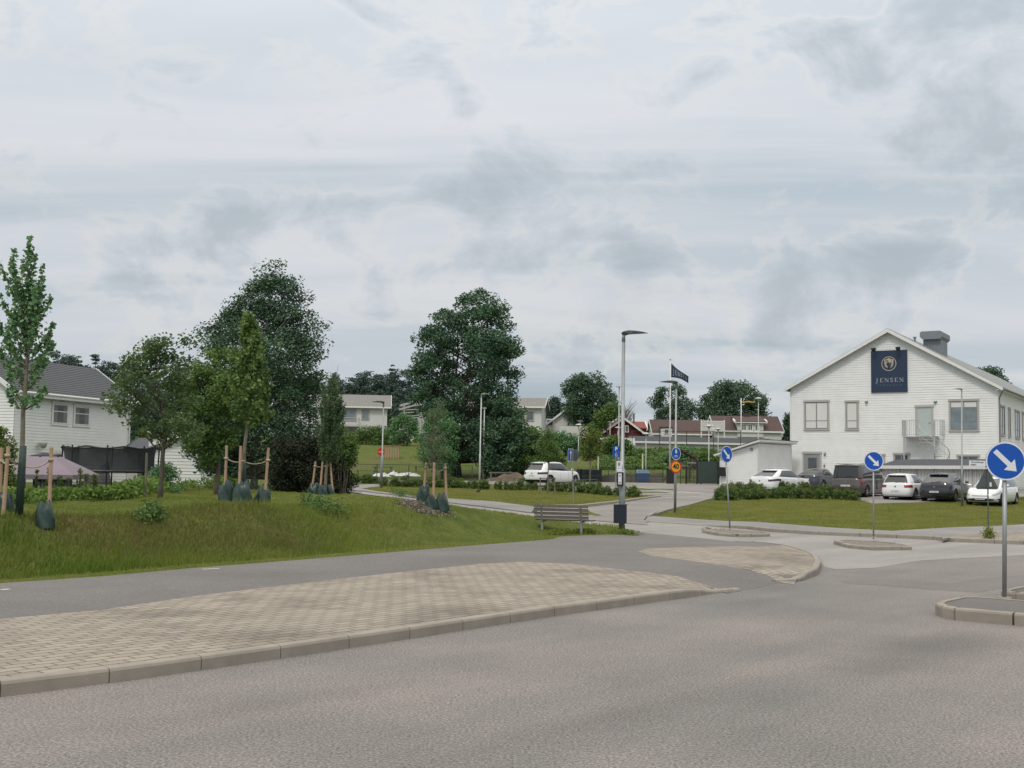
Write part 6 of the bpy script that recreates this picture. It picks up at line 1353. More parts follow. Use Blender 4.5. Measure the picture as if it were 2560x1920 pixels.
# --- generic house
def house(name, label, px, Y, W, Dp, He, Hr, yaw, wallm, roofm, ridge='x', over=.4, dz=-.3, cat='house', pitch=None, trim='trimw', roof_thick=.15, loc=None, z0=None):
    p = at_depth(px, Y) if loc is None else loc; zb = p[2] if z0 is None else z0
    t = thing(name, (p[0], p[1], zb), label, cat, rz=math.radians(yaw)); m = MB()
    if ridge == 'x': prof = [(0, dz), (Dp, dz), (Dp, He), (Dp/2, Hr), (0, He)]; m.prism(prof, 'x', 0, W)
    else: prof = [(0, dz), (W, dz), (W, He), (W/2, Hr), (0, He)]; m.prism(prof, 'y', 0, Dp)
    if pitch:
        clap(m, lambda u, o, z: (u, -o-.002, z), (lambda z: (0, W)) if ridge == 'x' else (lambda z: (0, W) if z < He else (W/2*(z-He)/(Hr-He), W-W/2*(z-He)/(Hr-He))), .1, He if ridge == 'x' else Hr-.05, pitch)
        for sgn, X in ((1, W), (-1, 0)): clap(m, (lambda X, sgn: (lambda u, o, z: (X+sgn*(o+.002), u, z)))(X, sgn), (lambda z: (0, Dp)) if ridge == 'y' else (lambda z: (0, Dp) if z < He else (Dp/2*(z-He)/(Hr-He), Dp-Dp/2*(z-He)/(Hr-He))), .1, He if ridge == 'y' else Hr-.05, pitch)
    m.build('wall', M[wallm], t); half = (Dp if ridge == 'x' else W)/2; s = (Hr-He)/half; z0_ = He-s*over; k = roof_thick
    pr = [(-over, z0_+.02), (half, Hr+.02), (2*half+over, z0_+.02), (2*half+over, z0_+.02+k), (half, Hr+.02+k*1.1), (-over, z0_+.02+k)]; r = MB()
    if ridge == 'x': r.prism(pr, 'x', -over, W+over)
    else: r.prism(pr, 'y', -over, Dp+over)
    ro = r.build('roof', M[roofm], t); v = MB()
    pv = [(-over-.04, z0_-.08), (half, Hr-.08), (2*half+over+.04, z0_-.08), (2*half+over+.04, z0_+k+.06), (half, Hr+k*1.1+.06), (-over-.04, z0_+k+.06)]
    ax = 'x' if ridge == 'x' else 'y'; en = W if ridge == 'x' else Dp
    v.prism(pv, ax, -over-.05, -over-.002); v.build('bargeboard', M[trim], ro); v = MB(); v.prism(pv, ax, en+over+.002, en+over+.05); v.build('bargeboard', M[trim], ro)
    if ridge == 'x': v = MB(); v.box(-over, W+over, -over-.06, -over-.002, z0_-.06, z0_+k); v.build('fascia', M[trim], ro)
    return t, ro
FT = lambda u, o, z: (u, -o-.004, z)
# left white house: long wall recedes to the right, gable to the viewer's left
C0 = at_depth(29/DS, 64); C1 = at_depth(318/DS, 74); dv = np.array([C1[0]-C0[0], C1[1]-C0[1]]); LH = float(np.linalg.norm(dv)); yw = math.degrees(math.atan2(dv[1], dv[0])); g0 = C0[2]-.05
zE = float(A(318, 1004, 74)[2])-g0; zRg = zE+2.0
# local x runs along the long wall, local y away to the left
HL, HLr = house('white_house', 'white clapboard two-storey house with dark tiled roof at the left', 0, 0, LH, 6.0, zE, zRg, yw, 'white', 'roof_dark', 'x', .42, loc=C0, z0=g0, pitch=.17)
dl = dv/LH
def fl_(px, py): u, z = plane_hit(px, py, np.array(C0[:2]), dl); return u, z-g0
for (x0, y0, x1, y1) in ((535, 195, 645, 395), (748, 222, 858, 410)):
    u0, zt = fl_(x0/3.95, 960+y0/3.95); u1, zb = fl_(x1/3.95, 960+y1/3.95); window(HL, lambda u, o, z: (u, -o*.4-.036, z), u0-.12, u1+.12, zb, zt, 'glass', 1, (.62,), trim='trimw', sash='trimw', curtain=True, tw=.10)
u0, zt = fl_(133, 1133); u1, zb = fl_(155, 1160); window(HL, lambda u, o, z: (u, -o*.4-.036, z), u0, u1, zb-.4, zt, 'glass', 1, trim='trimw', sash='trimw')
u, z = fl_(95, 1113); t = MB(); t.lathe([(.10, -.18), (.20, .0), (.26, .14), (.22, .16)], 14); q = np.array(C0[:2])+dl*u+np.array([dl[1], -dl[0]])*.35
tag(t.build('hanging_basket', M['trim'], loc=(q[0], q[1], g0+z), smooth=True), 'small pale basket hanging on the left house wall above the canopy', 'basket')
m_ = MB(); m_.tube([(LH-.05, -.08, zE-.2), (LH-.05, -.08, 0)], .05, 8); m_.build('downpipe', M['trimw'], HL)
m_ = MB(); m_.tube([(-.3, -.50, zE-.12), (LH+.3, -.50, zE-.12)], .07, 8); m_.build('gutter', M['trimw'], HLr)
# garden shed with white boards and its grey annex
GS, _r = house('garden_shed', 'white boarded garden shed with a dark low roof right of the trampoline', 386/DS, 60, 2.35, 5.5, 2.15, 2.55, 9, 'white', 'felt', 'y', .25, cat='shed', pitch=.165)
AN, _r = house('garage', 'grey-walled low building with dark sloping roof behind the trampoline', 318/DS, 66, 4.0, 5, 1.9, 2.5, 2, 'trim', 'felt', 'x', .15, cat='garage', trim='felt')
door(AN, FT, .6, 1.5, 0, 1.9, 'glass')
# grey-roofed white houses on the hill
A1, r1_ = house('white_house', 'white hillside house with a balcony, behind the lamp with the no-entry sign', 594, 150, 14.2, 7, 4.4, 5.9, 6, 'white_b', 'roof_light', 'x', .5)
def pxwin(t, px, Y, yaw, x0, y0, x1, y1, **k):
    O = np.array(t.location[:2]); d = np.array([math.cos(math.radians(yaw)), math.sin(math.radians(yaw))]); u0, zt = plane_hit(x0, y0, O, d); u1, zb = plane_hit(x1, y1, O, d)
    return window(t, FT, u0, u1, zb-t.location[2], zt-t.location[2], **k)
pxwin(A1, 0, 0, 6, 858, 1024, 889, 1050, gm='glass_g', mull=3, trim='trim', tw=.1); pxwin(A1, 0, 0, 6, 906, 1026, 921, 1047, gm='glass_g', trim='trim', tw=.1); pxwin(A1, 0, 0, 6, 902, 1079, 920, 1098, gm='redwall', trim='trim', tw=.08)
pxwin(A1, 0, 0, 6, 858, 1075, 885, 1090, gm='glass_g', trim='trim', tw=.1, mull=2)
O = np.array(A1.location[:2]); d6 = np.array([math.cos(math.radians(6)), math.sin(math.radians(6))]); ub, zb = plane_hit(800, 1063, O, d6); uc, zc_ = plane_hit(897, 1066, O, d6); zb -= A1.location[2]
m_ = MB(); m_.box(ub, uc, -1.4, -.02, zb-.15, zb); m_.box(uc-.1, uc, -1.4, -1.3, -.5, zb-.15); m_.build('balcony', M['trim'], A1); m_ = MB(); rail(m_, [(ub, -1.38, zb), (uc, -1.38, zb), (uc, -.05, zb)], 1.0, r=.03); m_.build('balcony_railing', M['trim'], A1)
B1, _r = house('white_house', 'white house wall beside the slatted pergola, half hidden by the tall rounded tree', 1041/DS, 150, 12, 7, 4.6, 5.2, 4, 'white_b', 'roof_light', 'x', .3)
O = at_depth(1004/DS, 149); t = thing('pergola', O, 'open two-storey slatted pergola against the white house left of the tall rounded tree', 'pergola'); m_ = MB()
for x in (0.05, 1.9): m_.box(x-.06, x+.06, -.06, .06, -.3, 4.6); m_.box(x-.06, x+.06, 1.5, 1.62, -.3, 4.6)
m_.build('post', M['trim'], t); m_ = MB()
for i, z in enumerate((1.0, 1.45, 2.4, 2.75, 3.1, 3.5, 3.9)): m_.bar((-.2, -.2, z), (2.0, -.2, z+.12+.1*(i % 2)), .08, .12)
m_.bar((-.5, -.3, 3.95), (2.2, -.3, 4.75), .1, .22); m_.bar((-.4, -.3, 4.45), (2.2, -.3, 5.25), .12, .25); m_.build('slats', M['trim'], t); m_ = MB(); m_.box(-.3, 2.0, -.5, -.35, -.2, .75); m_.build('parapet', M['cream'], t)
C1h, _r = house('white_house', 'white house with grey corrugated roof right of the tall rounded tree', 1215/DS, 142, 6.7, 7, 4.7, 5.8, -6, 'white_b', 'roof_light', 'x', .45)
pxwin(C1h, 0, 0, -6, 1317, 1031, 1333, 1050, gm='glass_g', trim='trim', tw=.1)
D1, _r = house('white_house', 'small white house with a steep gable between the grey-roofed house and the grey-green tree', 1357/DS, 150, 5.6, 8, 1.9, 4.1, -4, 'white_b', 'roof_light', 'y', .35)
pxwin(D1, 0, 0, -4, 1368, 1050, 1382, 1064, gm='glass', trim='trimw', tw=.1)
m_ = MB(); p = at_depth(1398/DS, 138); m_.box(0, 3.4, 0, .25, -.5, 2.5); tag(m_.build('garden_wall', M['white_c'], loc=p, rz=math.radians(-3)), 'plain white rendered wall below the small gabled house', 'wall')
# red house
R1, _r = house('red_house', 'dark red wooden house with white bargeboards and an orange-red wing roof', 1508/DS, 150, 5.1, 7, 1.25, 3.1, 2, 'redwall', 'roof_red', 'y', .45)
m_ = MB(); m_.prism([(1.5, 1.7), (3.3, 3.95), (5.6, 3.95), (5.6, 1.7)], 'x', 4.9, 7.6); 
m_ = MB(); m_.box(3.0, 5.9, 2.2, 6.0, 0, 2.0); m_.build('wing', M['redwall'], R1); m_ = MB(); m_.prism([(1.9, 1.9), (4.1, 2.8), (6.3, 1.9), (6.3, 2.05), (4.1, 2.95), (1.9, 2.05)], 'x', 3.0, 5.9); wr = m_.build('wing_roof', M['roof_red'], R1)
m_ = MB(); m_.prism([(1.85, 1.75), (4.1, 2.75), (4.1, 3.0), (1.85, 2.1)], 'x', 5.91, 6.05); m_.build('bargeboard', M['trimw'], wr)
pxwin(R1, 0, 0, 2, 1564, 1066, 1570, 1079, gm='glass', trim='trimw', tw=.08); m_ = MB(); m_.box(2.9, 3.1, 3, 3.3, 2.8, 3.9); m_.box(4.4, 4.55, 3.8, 4.0, 2.8, 4.0); m_.build('chimney', M['black'], R1)
# long low white garages
def flat_block(name, label, px0, px1, ytop, Y0, Y1, yfas, roofm, wallm, par=None, hb=3.0):
    a = np.array(at_depth(px0/DS, Y0)); b = np.array(at_depth(px1/DS, Y1)); d = b[:2]-a[:2]; L = float(np.linalg.norm(d)); yaw_ = math.atan2(d[1], d[0]); zt = float(A(px0, ytop, Y0)[2]-a[2])
    t = thing(name, tuple(a), label, 'garage', rz=yaw_); m = MB(); m.box(0, L, 0, hb, -.8, zt-.35); m.build('wall', M[wallm], t)
    m = MB(); m.prism([(-.3, zt-.18), (hb*.3, zt+.45), (hb+.3, zt-.1), (hb+.3, zt-.2), (-.3, zt-.3)], 'x', -.3, L+.3); r = m.build('roof', M[roofm], t); m = MB(); m.box(-.32, L+.32, -.36, -.30, zt-.38, zt-.16); m.build('fascia', M['trimw'], r); return t
flat_block('garage_row', 'long low white garage row with a dark flat roof behind the playground', 1583, 1925, 1099, 131, 134, 0, 'felt', 'white_c')
flat_block('garage', 'low white wall with a pale coping left of the long garage row', 1500, 1580, 1104, 128, 128, 0, 'trim', 'white_c', hb=1)
# brown-roofed houses
E1, er = house('brown_roofed_house', 'house with a dark brown roof and a small white dormer behind the garage row', 1634/DS, 168, 8.0, 7, 1.0, 2.95, 0, 'white_c', 'roof_brown', 'x', .3)
m_ = MB(); m_.box(1.0, 2.6, -.4, 3, .2, 1.75); e_ = m_.build('dormer', M['white_b'], E1); m_ = MB(); m_.box(.9, 2.7, -.5, 3, 1.75, 1.95); m_.build('dormer_roof', M['roof_brown'], E1)
window(E1, lambda u, o, z: (u, -.4-o, z), 1.5, 2.05, 1.0, 1.5, 'glass', 2, trim='trimw', tw=.05)
F1, fr_ = house('brown_roofed_house', 'grey-white house with a brown roof, long dormer window and white gable trim', 1790/DS, 165, 9.3, 7, 1.5, 3.6, 0, 'white_c', 'roof_brown', 'x', .3)
m_ = MB(); m_.box(3.0, 6.7, -.2, 3, .6, 2.75); m_.build('dormer', M['white_c'], F1); m_ = MB(); m_.prism([(-.5, 2.7), (3, 3.55), (3, 3.65), (-.5, 2.82)], 'x', 2.7, 7.0); dr = m_.build('dormer_roof', M['roof_brown'], F1)
m_ = MB(); m_.prism([(-.55, 2.6), (.9, 3.0), (.9, 3.25), (-.55, 2.9)], 'x', 2.5, 2.69); m_.build('bargeboard', M['trimw'], dr); m_ = MB(); m_.prism([(-.55, 2.6), (.9, 3.0), (.9, 3.25), (-.55, 2.9)], 'x', 7.01, 7.2); m_.build('bargeboard', M['trimw'], dr); m_ = MB(); m_.box(2.7, 7.0, -.56, -.5, 2.6, 2.72); m_.build('fascia', M['trimw'], dr)
for u in (3.6, 4.5, 5.5): window(F1, lambda u_, o, z: (u_, -.2-o, z), u, u+.62, 1.55, 2.4, 'glass', 2, trim='trimw', sash='trimw', tw=.07)
m_ = MB(); m_.box(4.6, 5.5, 3.2, 3.9, 3.3, 4.2); m_.build('chimney', M['roof_brown'], F1)
p = at_depth(1753/DS, 160); m_ = MB(); rail(m_, [(0, 0, 1.9), (3.1, 0, 1.9), (3.1, 2, 1.9)], 1.1)
m_ = MB()
for i in range(22): m_.box(i*.145, i*.145+.10, 0, .03, 1.3, 2.75)
m_.box(-.05, 3.25, -.03, 0, 2.6, 2.7); m_.box(-.05, 3.25, -.03, 0, 1.5, 1.6); m_.box(-.08, .06, -.06, .06, -.2, 2.9); m_.box(3.1, 3.24, -.06, .06, -.2, 2.9)
tag(m_.build('picket_fence', M['trimw'], loc=p), 'white picket balcony fence left of the house with the long dormer', 'fence')

# ------------------------------------------------------------------ fences and playground
def fence(name, label, px_pts, h, post, m, mesh_gap=.12, rails=(1.,), vert=True, Ys=None, cat='fence', wire=.008):
    P = [np.array(at_depth(*p)) for p in px_pts]; t = thing(name, tuple(P[0]), label, cat); O = P[0]; pm = MB(); wm_ = MB(); rm = MB(); posts = []
    for a, b in zip(P[:-1], P[1:]):
        L = float(np.linalg.norm((b-a)[:2])); n = max(1, round(L/post))
        for i in range(n+1):
            q = a+(b-a)*i/n; q[2] = H1(q[0], q[1]); k = MB(); k.box(-.035, .035, -.035, .035, -.2, h+.04); o = k.build('post', M[m], t, loc=tuple(q-O)); posts.append(q-O)
        for i in range(n):
            q0 = a+(b-a)*i/n; q1 = a+(b-a)*(i+1)/n; q0[2] = H1(q0[0], q0[1]); q1[2] = H1(q1[0], q1[1]); q0 = q0-O; q1 = q1-O
            for r_ in rails: rm.bar((q0[0], q0[1], q0[2]+h*r_), (q1[0], q1[1], q1[2]+h*r_), .045)
            z = .1
            while z < h-.05: wm_.bar((q0[0], q0[1], q0[2]+z), (q1[0], q1[1], q1[2]+z), wire); z += .2
            if vert:
                k = int(L/n/mesh_gap)
                for j in range(k): s = j/k; q = q0+(q1-q0)*s; wm_.bar((q[0], q[1], q[2]+.05), (q[0], q[1], q[2]+h), wire)
    if rm.v: rm.build('rail', M[m], t)
    wm_.build('mesh_panel', M[m], t); return t
fence('panel_fence', 'low dark wire panel fence below the green hillside, left of the rounded tree', [(745, 92), (1020, 93)], 1.25, 2.6, 'fence_g', .25, (1.,))
fence('panel_fence', 'dark wire panel fence behind the lone white car and the planters', [(1145, 92), (1255, 92), (1432, 92)], 1.1, 2.5, 'fence_g', .3, (1., .5))
fence('playground_fence', 'tall dark green wire fence round the playground left of the clapboard shed', [(1470, 90), (1552, 90)], 1.8, 2.2, 'fence_g', .12, (1.,), wire=.014)
fence('garden_fence', 'thin wire fence in front of the long garage row', [(1365, 126), (1600, 127)], 2.6, 3.2, 'fence_g', 1.5, (.98,), False)
t = thing('gate', at_depth(1528, 89.6), 'solid dark green gate panel beside the clapboard shed', 'gate'); m_ = MB(); m_.box(-.75, .75, -.03, .03, .1, 1.75); m_.build('panel', M['fence_g'], t); m_ = MB(); m_.box(-.85, -.75, -.06, .06, -.1, 1.85); m_.box(.75, .85, -.06, .06, -.1, 1.85); m_.build('post', M['black'], t)
t = thing('gate', at_depth(1500, 89.8), 'dark green playground gate left of the solid gate panel', 'gate'); m_ = MB(); m_.box(-.55, .45, -.02, .02, .15, .2); m_.box(-.55, .45, -.02, .02, 1.15, 1.2); 
for i in range(9): m_.box(-.55+i*.12, -.53+i*.12, -.02, .02, .2, 1.15)
m_.build('panel', M['fence_g'], t); m_ = MB(); m_.box(.45, .57, -.06, .06, -.1, 1.4); m_.box(-.68, -.56, -.06, .06, -.1, 1.4); m_.build('post', M['black'], t)
t = thing('gate_post', at_depth(1448, 90), 'wide dark post block at the foot of the white flag pole', 'post'); m_ = MB(); m_.box(-.3, .3, -.1, .1, -.1, 1.15); m_.build('panel', M['black'], t)
for i, (px, yt, Y) in enumerate(((1292, 972, 97), (1341, 975, 97), (1388, 980, 95), (1214, 975, 97))):
    p = at_depth(px, Y); z = float(A(*D(px, yt), Y)[2]-p[2]); m_ = MB(); m_.tube([(0, 0, -.2), (0, 0, z)], .06, 8)
    tag(m_.build('fence_post', M['cream'], loc=p), ['pale round post left of the disabled parking sign', 'pale round post right of the tall street lamp', 'pale round post right of the blue bin', 'pale round post by the young light tree'][i], 'post', 'pale posts along the playground')
# play tower with brown roof and slide
p = at_depth(1478, 100); t = thing('play_tower', p, 'play tower with a sloping brown roof and a green slide', 'playground'); z1 = float(A(*D(1475, 972), 100)[2]-p[2]); z2 = float(A(*D(1490, 990), 100)[2]-p[2])
m_ = MB()
for x in (-.7, .7):
    for y in (0, 1.2): m_.box(x-.05, x+.05, y-.05, y+.05, -.2, z2+.1)
m_.build('post', M['wood_new'], t); m_ = MB(); m_.prism([(-1.2, z1), (-.1, z1), (1.15, z2), (1.05, z2-.1), (-.2, z1-.1), (-1.1, z1-.12)], 'y', -.3, 1.5); m_.build('roof', M['roof_brown'], t)
m_ = MB(); m_.box(-.7, .7, 0, 1.2, 1.0, 1.1); m_.build('platform', M['wood_new'], t); m_ = MB(); m_.prism([(.6, 1.1), (.75, 1.1), (3.1, .15), (3.1, .05)], 'y', -.3, .3); m_.prism([(.6, 1.35), (.75, 1.35), (3.1, .4), (3.1, .1), (.6, 1.1)], 'y', -.34, -.30); m_.build('slide', M['fence_g'], t)
p = at_depth(1508, 96); t = thing('swing_table', p, 'small green play table beside the gate', 'play table'); m_ = MB(); m_.box(-.8, .9, 0, .6, 1.55, 1.63); m_.build('top', M['galvl'], t); m_ = MB()
for x in (-.7, .8): m_.box(x-.04, x+.04, .2, .3, -.1, 1.55)
m_.build('leg', M['fence_g'], t)
# blue bin, planters, sand, cage
p = at_depth(1388, 93); t = thing('blue_container', p, 'blue plastic salt bin with a pale lid behind the dogwood bed', 'bin'); m_ = MB(); m_.prism([(-.46, .1), (.46, .1), (.52, .75), (-.52, .75)], 'y', -.35, .35); m_.build('body', M['bluebin'], t); m_ = MB(); m_.prism([(-.56, .75), (.56, .75), (.40, 1.05), (-.40, 1.05)], 'y', -.4, .4); m_.build('lid', mat('pale_blue_plastic', (.22, .30, .42), .45), t)
p = at_depth(1276, 94); t = thing('planter_box', p, 'dark raised planter box right of the lone white car', 'planter'); m_ = MB()
for k in range(5): m_.box(-1.1, .9, 0, .08, .05+k*.2, .22+k*.2)
m_.box(-1.1, -1.02, .08, 1.4, .05, 1.0); m_.box(.82, .9, .08, 1.4, .05, 1.0); m_.build('boards', M['bin'], t); m_ = MB(); m_.box(-1.0, .8, .1, 1.3, .3, .9); m_.build('soil', M['soil'], t)
m_ = MB(); p = at_depth(1105, 91.5); rr = random.Random(9); m_.grid([[(-3.4+6.8*i/24, -1+2*j/8, .75*math.exp(-((i-13)/8.)**2*1.2)*math.exp(-((j-4)/3.)**2)*(1+.15*math.sin(i*1.7+j))-.02) for i in range(25)] for j in range(9)])
tag(m_.build('sand_heap', M['sand'], loc=p, smooth=True), 'heap of brown soil behind a low rail left of the lone white car', 'heap')
p = at_depth(1073, 90.6); t = thing('timber_rail', p, 'low timber rail in front of the brown soil heap', 'rail'); m_ = MB(); m_.box(-.6, 1.5, 0, .06, .72, .82); m_.build('beam', M['wood_grey'], t); m_ = MB(); m_.box(-.5, -.4, 0, .1, -.1, .72); m_.box(1.3, 1.4, 0, .1, -.1, .72); m_.build('leg', M['wood_grey'], t)
p = at_depth(1183, 67.5); t = thing('tree_cage', p, 'small timber frame round the young tree in front of the white car', 'tree guard'); m_ = MB()
for x in (-.42, .42): m_.box(x-.03, x+.03, -.03, .03, -.1, 1.02)
m_.build('post', M['bark_young'], t); m_ = MB(); m_.box(-.48, .48, -.05, -.03, .95, 1.0); m_.build('rail', M['wood_grey'], t)
for i, (px, Y, w_, lab) in enumerate(((1378, 94, 2.4, 'raised timber sand box behind the playground posts'), (1305, 95, 3.0, 'low timber edging right of the dark planter'))):
    p = at_depth(px-12, Y); m_ = MB(); m_.box(0, w_, 0, .1, 0, .55); m_.box(0, w_, 1.5, 1.6, 0, .55); m_.box(0, .1, .1, 1.5, 0, .55); m_.box(w_-.1, w_, .1, 1.5, 0, .55); m_.box(.1, w_-.1, .1, 1.5, 0, .4)
    tag(m_.build('sand_box', M['wood_grey'], loc=p), lab, 'sand box')
# hillside odds and ends
p = at_depth(844, 118); t = thing('pallet_hut', p, 'small hut of upright pallets on the green hillside', 'pallet hut', rz=.2); m_ = MB()
for i in range(7): m_.box(-.85+i*.25, -.70+i*.25, 0, .05, 0, 1.25)
for i in range(3): m_.box(.80, .85, .2+i*.35, .4+i*.35, 0, 1.25)
m_.build('boards', M['stake'], t); m_ = MB(); m_.box(-.9, .95, -.05, 1.2, 1.25, 1.32); m_.build('top', M['stake'], t)
for i, (px, Y, sx, lab) in enumerate(((823, 98, .85, 'white crumpled sheet behind the no-entry sign pole'), (881, 99, 1.15, 'white sheeted pile right of the left lamp post'), (850, 100, .5, 'small white bundle between the two white piles'))):
    p = at_depth(px, Y); rr = random.Random(30+i); m_ = MB(); m_.grid([[(sx*(u/12*2-1), .5*(v/6*2-1), max(0, .34*(1-(u/6.-1)**2)*(1-(v/3.-1)**2)*(.7+.5*rr.random()))) for u in range(13)] for v in range(7)]); tag(m_.build('sheet', M['tarp'], loc=p), lab, 'sheet')
for i, (px, Y, lab) in enumerate(((790, 99, 'low plank bench left of the white crumpled sheet'), (827, 103, 'dark plank bench behind the left lamp post'), (915, 104, 'dark plank bench right of the white sheeted pile'))):
    p = at_depth(px, Y); t = thing('plank_bench', p, lab, 'bench', 'plank benches on the hillside'); m_ = MB(); m_.box(-.9, .9, 0, .35, .42, .47); m_.build('seat', M['wood_grey' if i == 0 else 'bark'], t)
    for x in (-.7, .7): m_ = MB(); m_.box(x-.05, x+.05, .05, .3, -.1, .42); m_.build('leg', M['wood_grey'], t)
p = at_depth(998/DS, 146); t = thing('garden_parasol', p, 'closed cream parasol in front of the hillside trees', 'parasol'); m_ = MB(); m_.lathe([(.30, .5), (.26, .9), (.14, 1.7), (.03, 2.4)], 12); m_.build('canopy', M['cream'], t); m_ = MB(); m_.tube([(0, 0, 0), (0, 0, 2.5)], .03, 6); m_.build('pole', M['galv'], t)
for i, (px, Y) in enumerate(((1108, 97), (1090, 99))):
    p = at_depth(px-40*(i == 0)-2, Y); rr = random.Random(i); m_ = MB(); m_.lathe([(.5, 0), (.48, .2), (.3, .36), (.05, .40)], 9, sx=1.2); tag(m_.build('boulder', M['kerb'], loc=p), ['boulder under the dark trees by the twin lamp posts', 'second boulder near the soil heap'][i], 'boulder')
# --- canopy and trampoline in the left garden
YP = 43.; p = at_depth(95, YP); p = (p[0], p[1], p[2]); cz0 = float(A(125, 1186, YP)[2]-p[2]); cz1 = float(A(100, 1141, YP)[2]-p[2]); cz2 = float(A(80, 1135, YP)[2]-p[2])
t = thing('garden_canopy', p, 'mauve canvas garden canopy with side curtains in front of the white house', 'canopy', rz=.05); hw = 1.55; P = []
for s_, z, sg in ((1., cz0-.16, 0), (1., cz0, 0), (.75, cz0+(cz1-cz0)*.38, 0), (.5, cz0+(cz1-cz0)*.72, 0), (.30, cz1, 0)):
    P.append([(hw*s_*x, hw*s_*y, z) for x, y in ((-1, -1), (0, -1), (1, -1), (1, 0), (1, 1), (0, 1), (-1, 1), (-1, 0), (-1, -1))])
m_ = MB(); m_.grid(P); m_.build('canopy', M['mauve'], t); m_ = MB(); m_.lathe([(.52, cz1-.02), (.52, cz1+.03), (.1, cz2+.05)], 4); m_.build('cap', mat('dark_canvas', (.04, .035, .05), .9), t)
for x in (-1, 1):
    for y in (-1, 1): m_ = MB(); m_.box(x*hw*.94-.04, x*hw*.94+.04, y*hw*.94-.04, y*hw*.94+.04, -.3, cz0); m_.build('post', M['black'], t)
m_ = MB()
for (a0, b0) in ((-1.35, -.15), (.1, 1.35)): m_.grid([[(a0+(b0-a0)*i/20, -hw*.9+.07*math.sin(i*1.9), z) for i in range(21)] for z in (0, cz0-.05)])
m_.build('curtain', mat('grey_curtain', (.13, .125, .15), .9, var=.2), t)
YT = 50.; p = at_depth(236, YT); xr_ = (335-138)*DS/F_PX*YT/2; zt = float(A(*D(236, 963), YT)[2]-p[2]); t = thing('trampoline', p, 'dark netted trampoline with a torn sagging net beside the white house', 'trampoline'); zj = .85
m_ = MB(); m_.tube([(xr_*math.cos(a), xr_*math.sin(a), zj) for a in np.linspace(0, 6.2832, 33)], .07, 7); m_.build('frame', M['black'], t); m_ = MB(); m_.prism([(xr_*.96*math.cos(a), xr_*.96*math.sin(a)) for a in np.linspace(0, 6.2832, 32, endpoint=False)], 'z', zj-.02, zj+.01); m_.build('jumping_mat', M['black'], t)
for k in range(8):
    a = k*math.pi/4+.28; lean_ = (.03, -.02, .04, 0, -.03, .02, 0, .03)[k]; m_ = MB(); m_.tube([(xr_*math.cos(a), xr_*math.sin(a), -.1), (xr_*math.cos(a)*(1+lean_), xr_*math.sin(a)*(1+lean_), zt)], .032, 7); m_.build('pole', M['black'], t)
m_ = MB(); n = 64; m_.grid([[(xr_*.97*math.cos(2*math.pi*i/n)*(1-.05*abs(math.sin(4*2*math.pi*i/n/1.0))*math.sin(math.pi*j/5)), xr_*.97*math.sin(2*math.pi*i/n)*(1-.05*math.sin(math.pi*j/5)), zj+(zt-.05-.08*abs(math.sin(4*2*math.pi*i/n+.6))-zj)*j/5) for i in range(n+1)] for j in range(6)]); m_.build('safety_net', M['net'], t)
m_ = MB(); m_.tube([(xr_*math.cos(a), xr_*math.sin(a), zt-.03-.10*abs(math.sin(4*a+.6))) for a in np.linspace(0, 6.2832, 65)], .028, 5); m_.build('top_rope', M['black'], t)
m_ = MB(); m_.grid([[(-.9+1.5*i/10, -xr_*.85-.15*math.sin(i+j), .3+(zt*.62*(i/10)-.2)*j/6) for i in range(11)] for j in range(7)]); m_.build('fallen_net', M['net'], t)
# ------------------------------------------------------------------ cars
def ring_t(N, nf, nr, L, W):
    t = np.linspace(math.pi, 3*math.pi, 4001); P = se(t, nf, nr, -L/2, L/2, W/2); s = np.concatenate([[0], np.cumsum(np.hypot(np.diff(P[0]), np.diff(P[1])))]); return np.interp(np.linspace(0, s[-1], N+1), s, t)
def se(t, nf, nr, xr, xf, w):
    c, s = np.cos(t), np.sin(t); n = np.where(c > 0, nf, nr); e = 2/n
    x = np.sign(c)*np.abs(c)**e; y = np.sign(s)*np.abs(s)**e; return np.where(c > 0, x*xf, x*-xr), y*w
class Body:
    def __init__(s, L, W, zb, sh, nf=3.4, nr=5.0, N=176, fcurve=None, rcurve=None, wc=None):
        s.L, s.W, s.zb, s.nf, s.nr, s.N = L, W, zb, nf, nr, N; s.sx = [a for a, _ in sh]; s.sz = [b for _, b in sh]; s.t = ring_t(N, nf, nr, L, W)
        v = [0, .12, .3, .5, .7, .88, 1.]; s.v = v; s.fc = fcurve or [.94, .985, 1., .995, .98, .955, .91]; s.rc = rcurve or [.94, .985, 1., .998, .985, .975, .955]; s.wc = wc or [.90, .965, 1., 1., .985, .955, .90]
    def P(s, ph, v, off=0.):
        """ph ring fraction (0 rear centre, .25 right side, .5 front), v height fraction"""
        def raw(ph, v):
            t = np.interp((ph % 1.)*s.N, np.arange(s.N+1), s.t); xf = s.L/2*np.interp(v, s.v, s.fc); xr = -s.L/2*np.interp(v, s.v, s.rc); w = s.W/2*np.interp(v, s.v, s.wc)
            x, y = se(t, s.nf, s.nr, xr, xf, w); zt = np.interp(x, s.sx, s.sz); return np.array([x, y, s.zb+(zt-s.zb)*v])
        p = raw(ph, v)
        if off:
            e = 1e-3; a = raw(ph+e, v)-raw(ph-e, v); b = raw(ph, min(1, v+.02))-raw(ph, max(0, v-.02)); n = np.cross(a, b); n /= np.linalg.norm(n)+1e-9
            if n[0]*p[0]/(s.L/2)**2+n[1]*p[1]/(s.W/2)**2 < 0: n = -n
            p = p+n*off
        return p
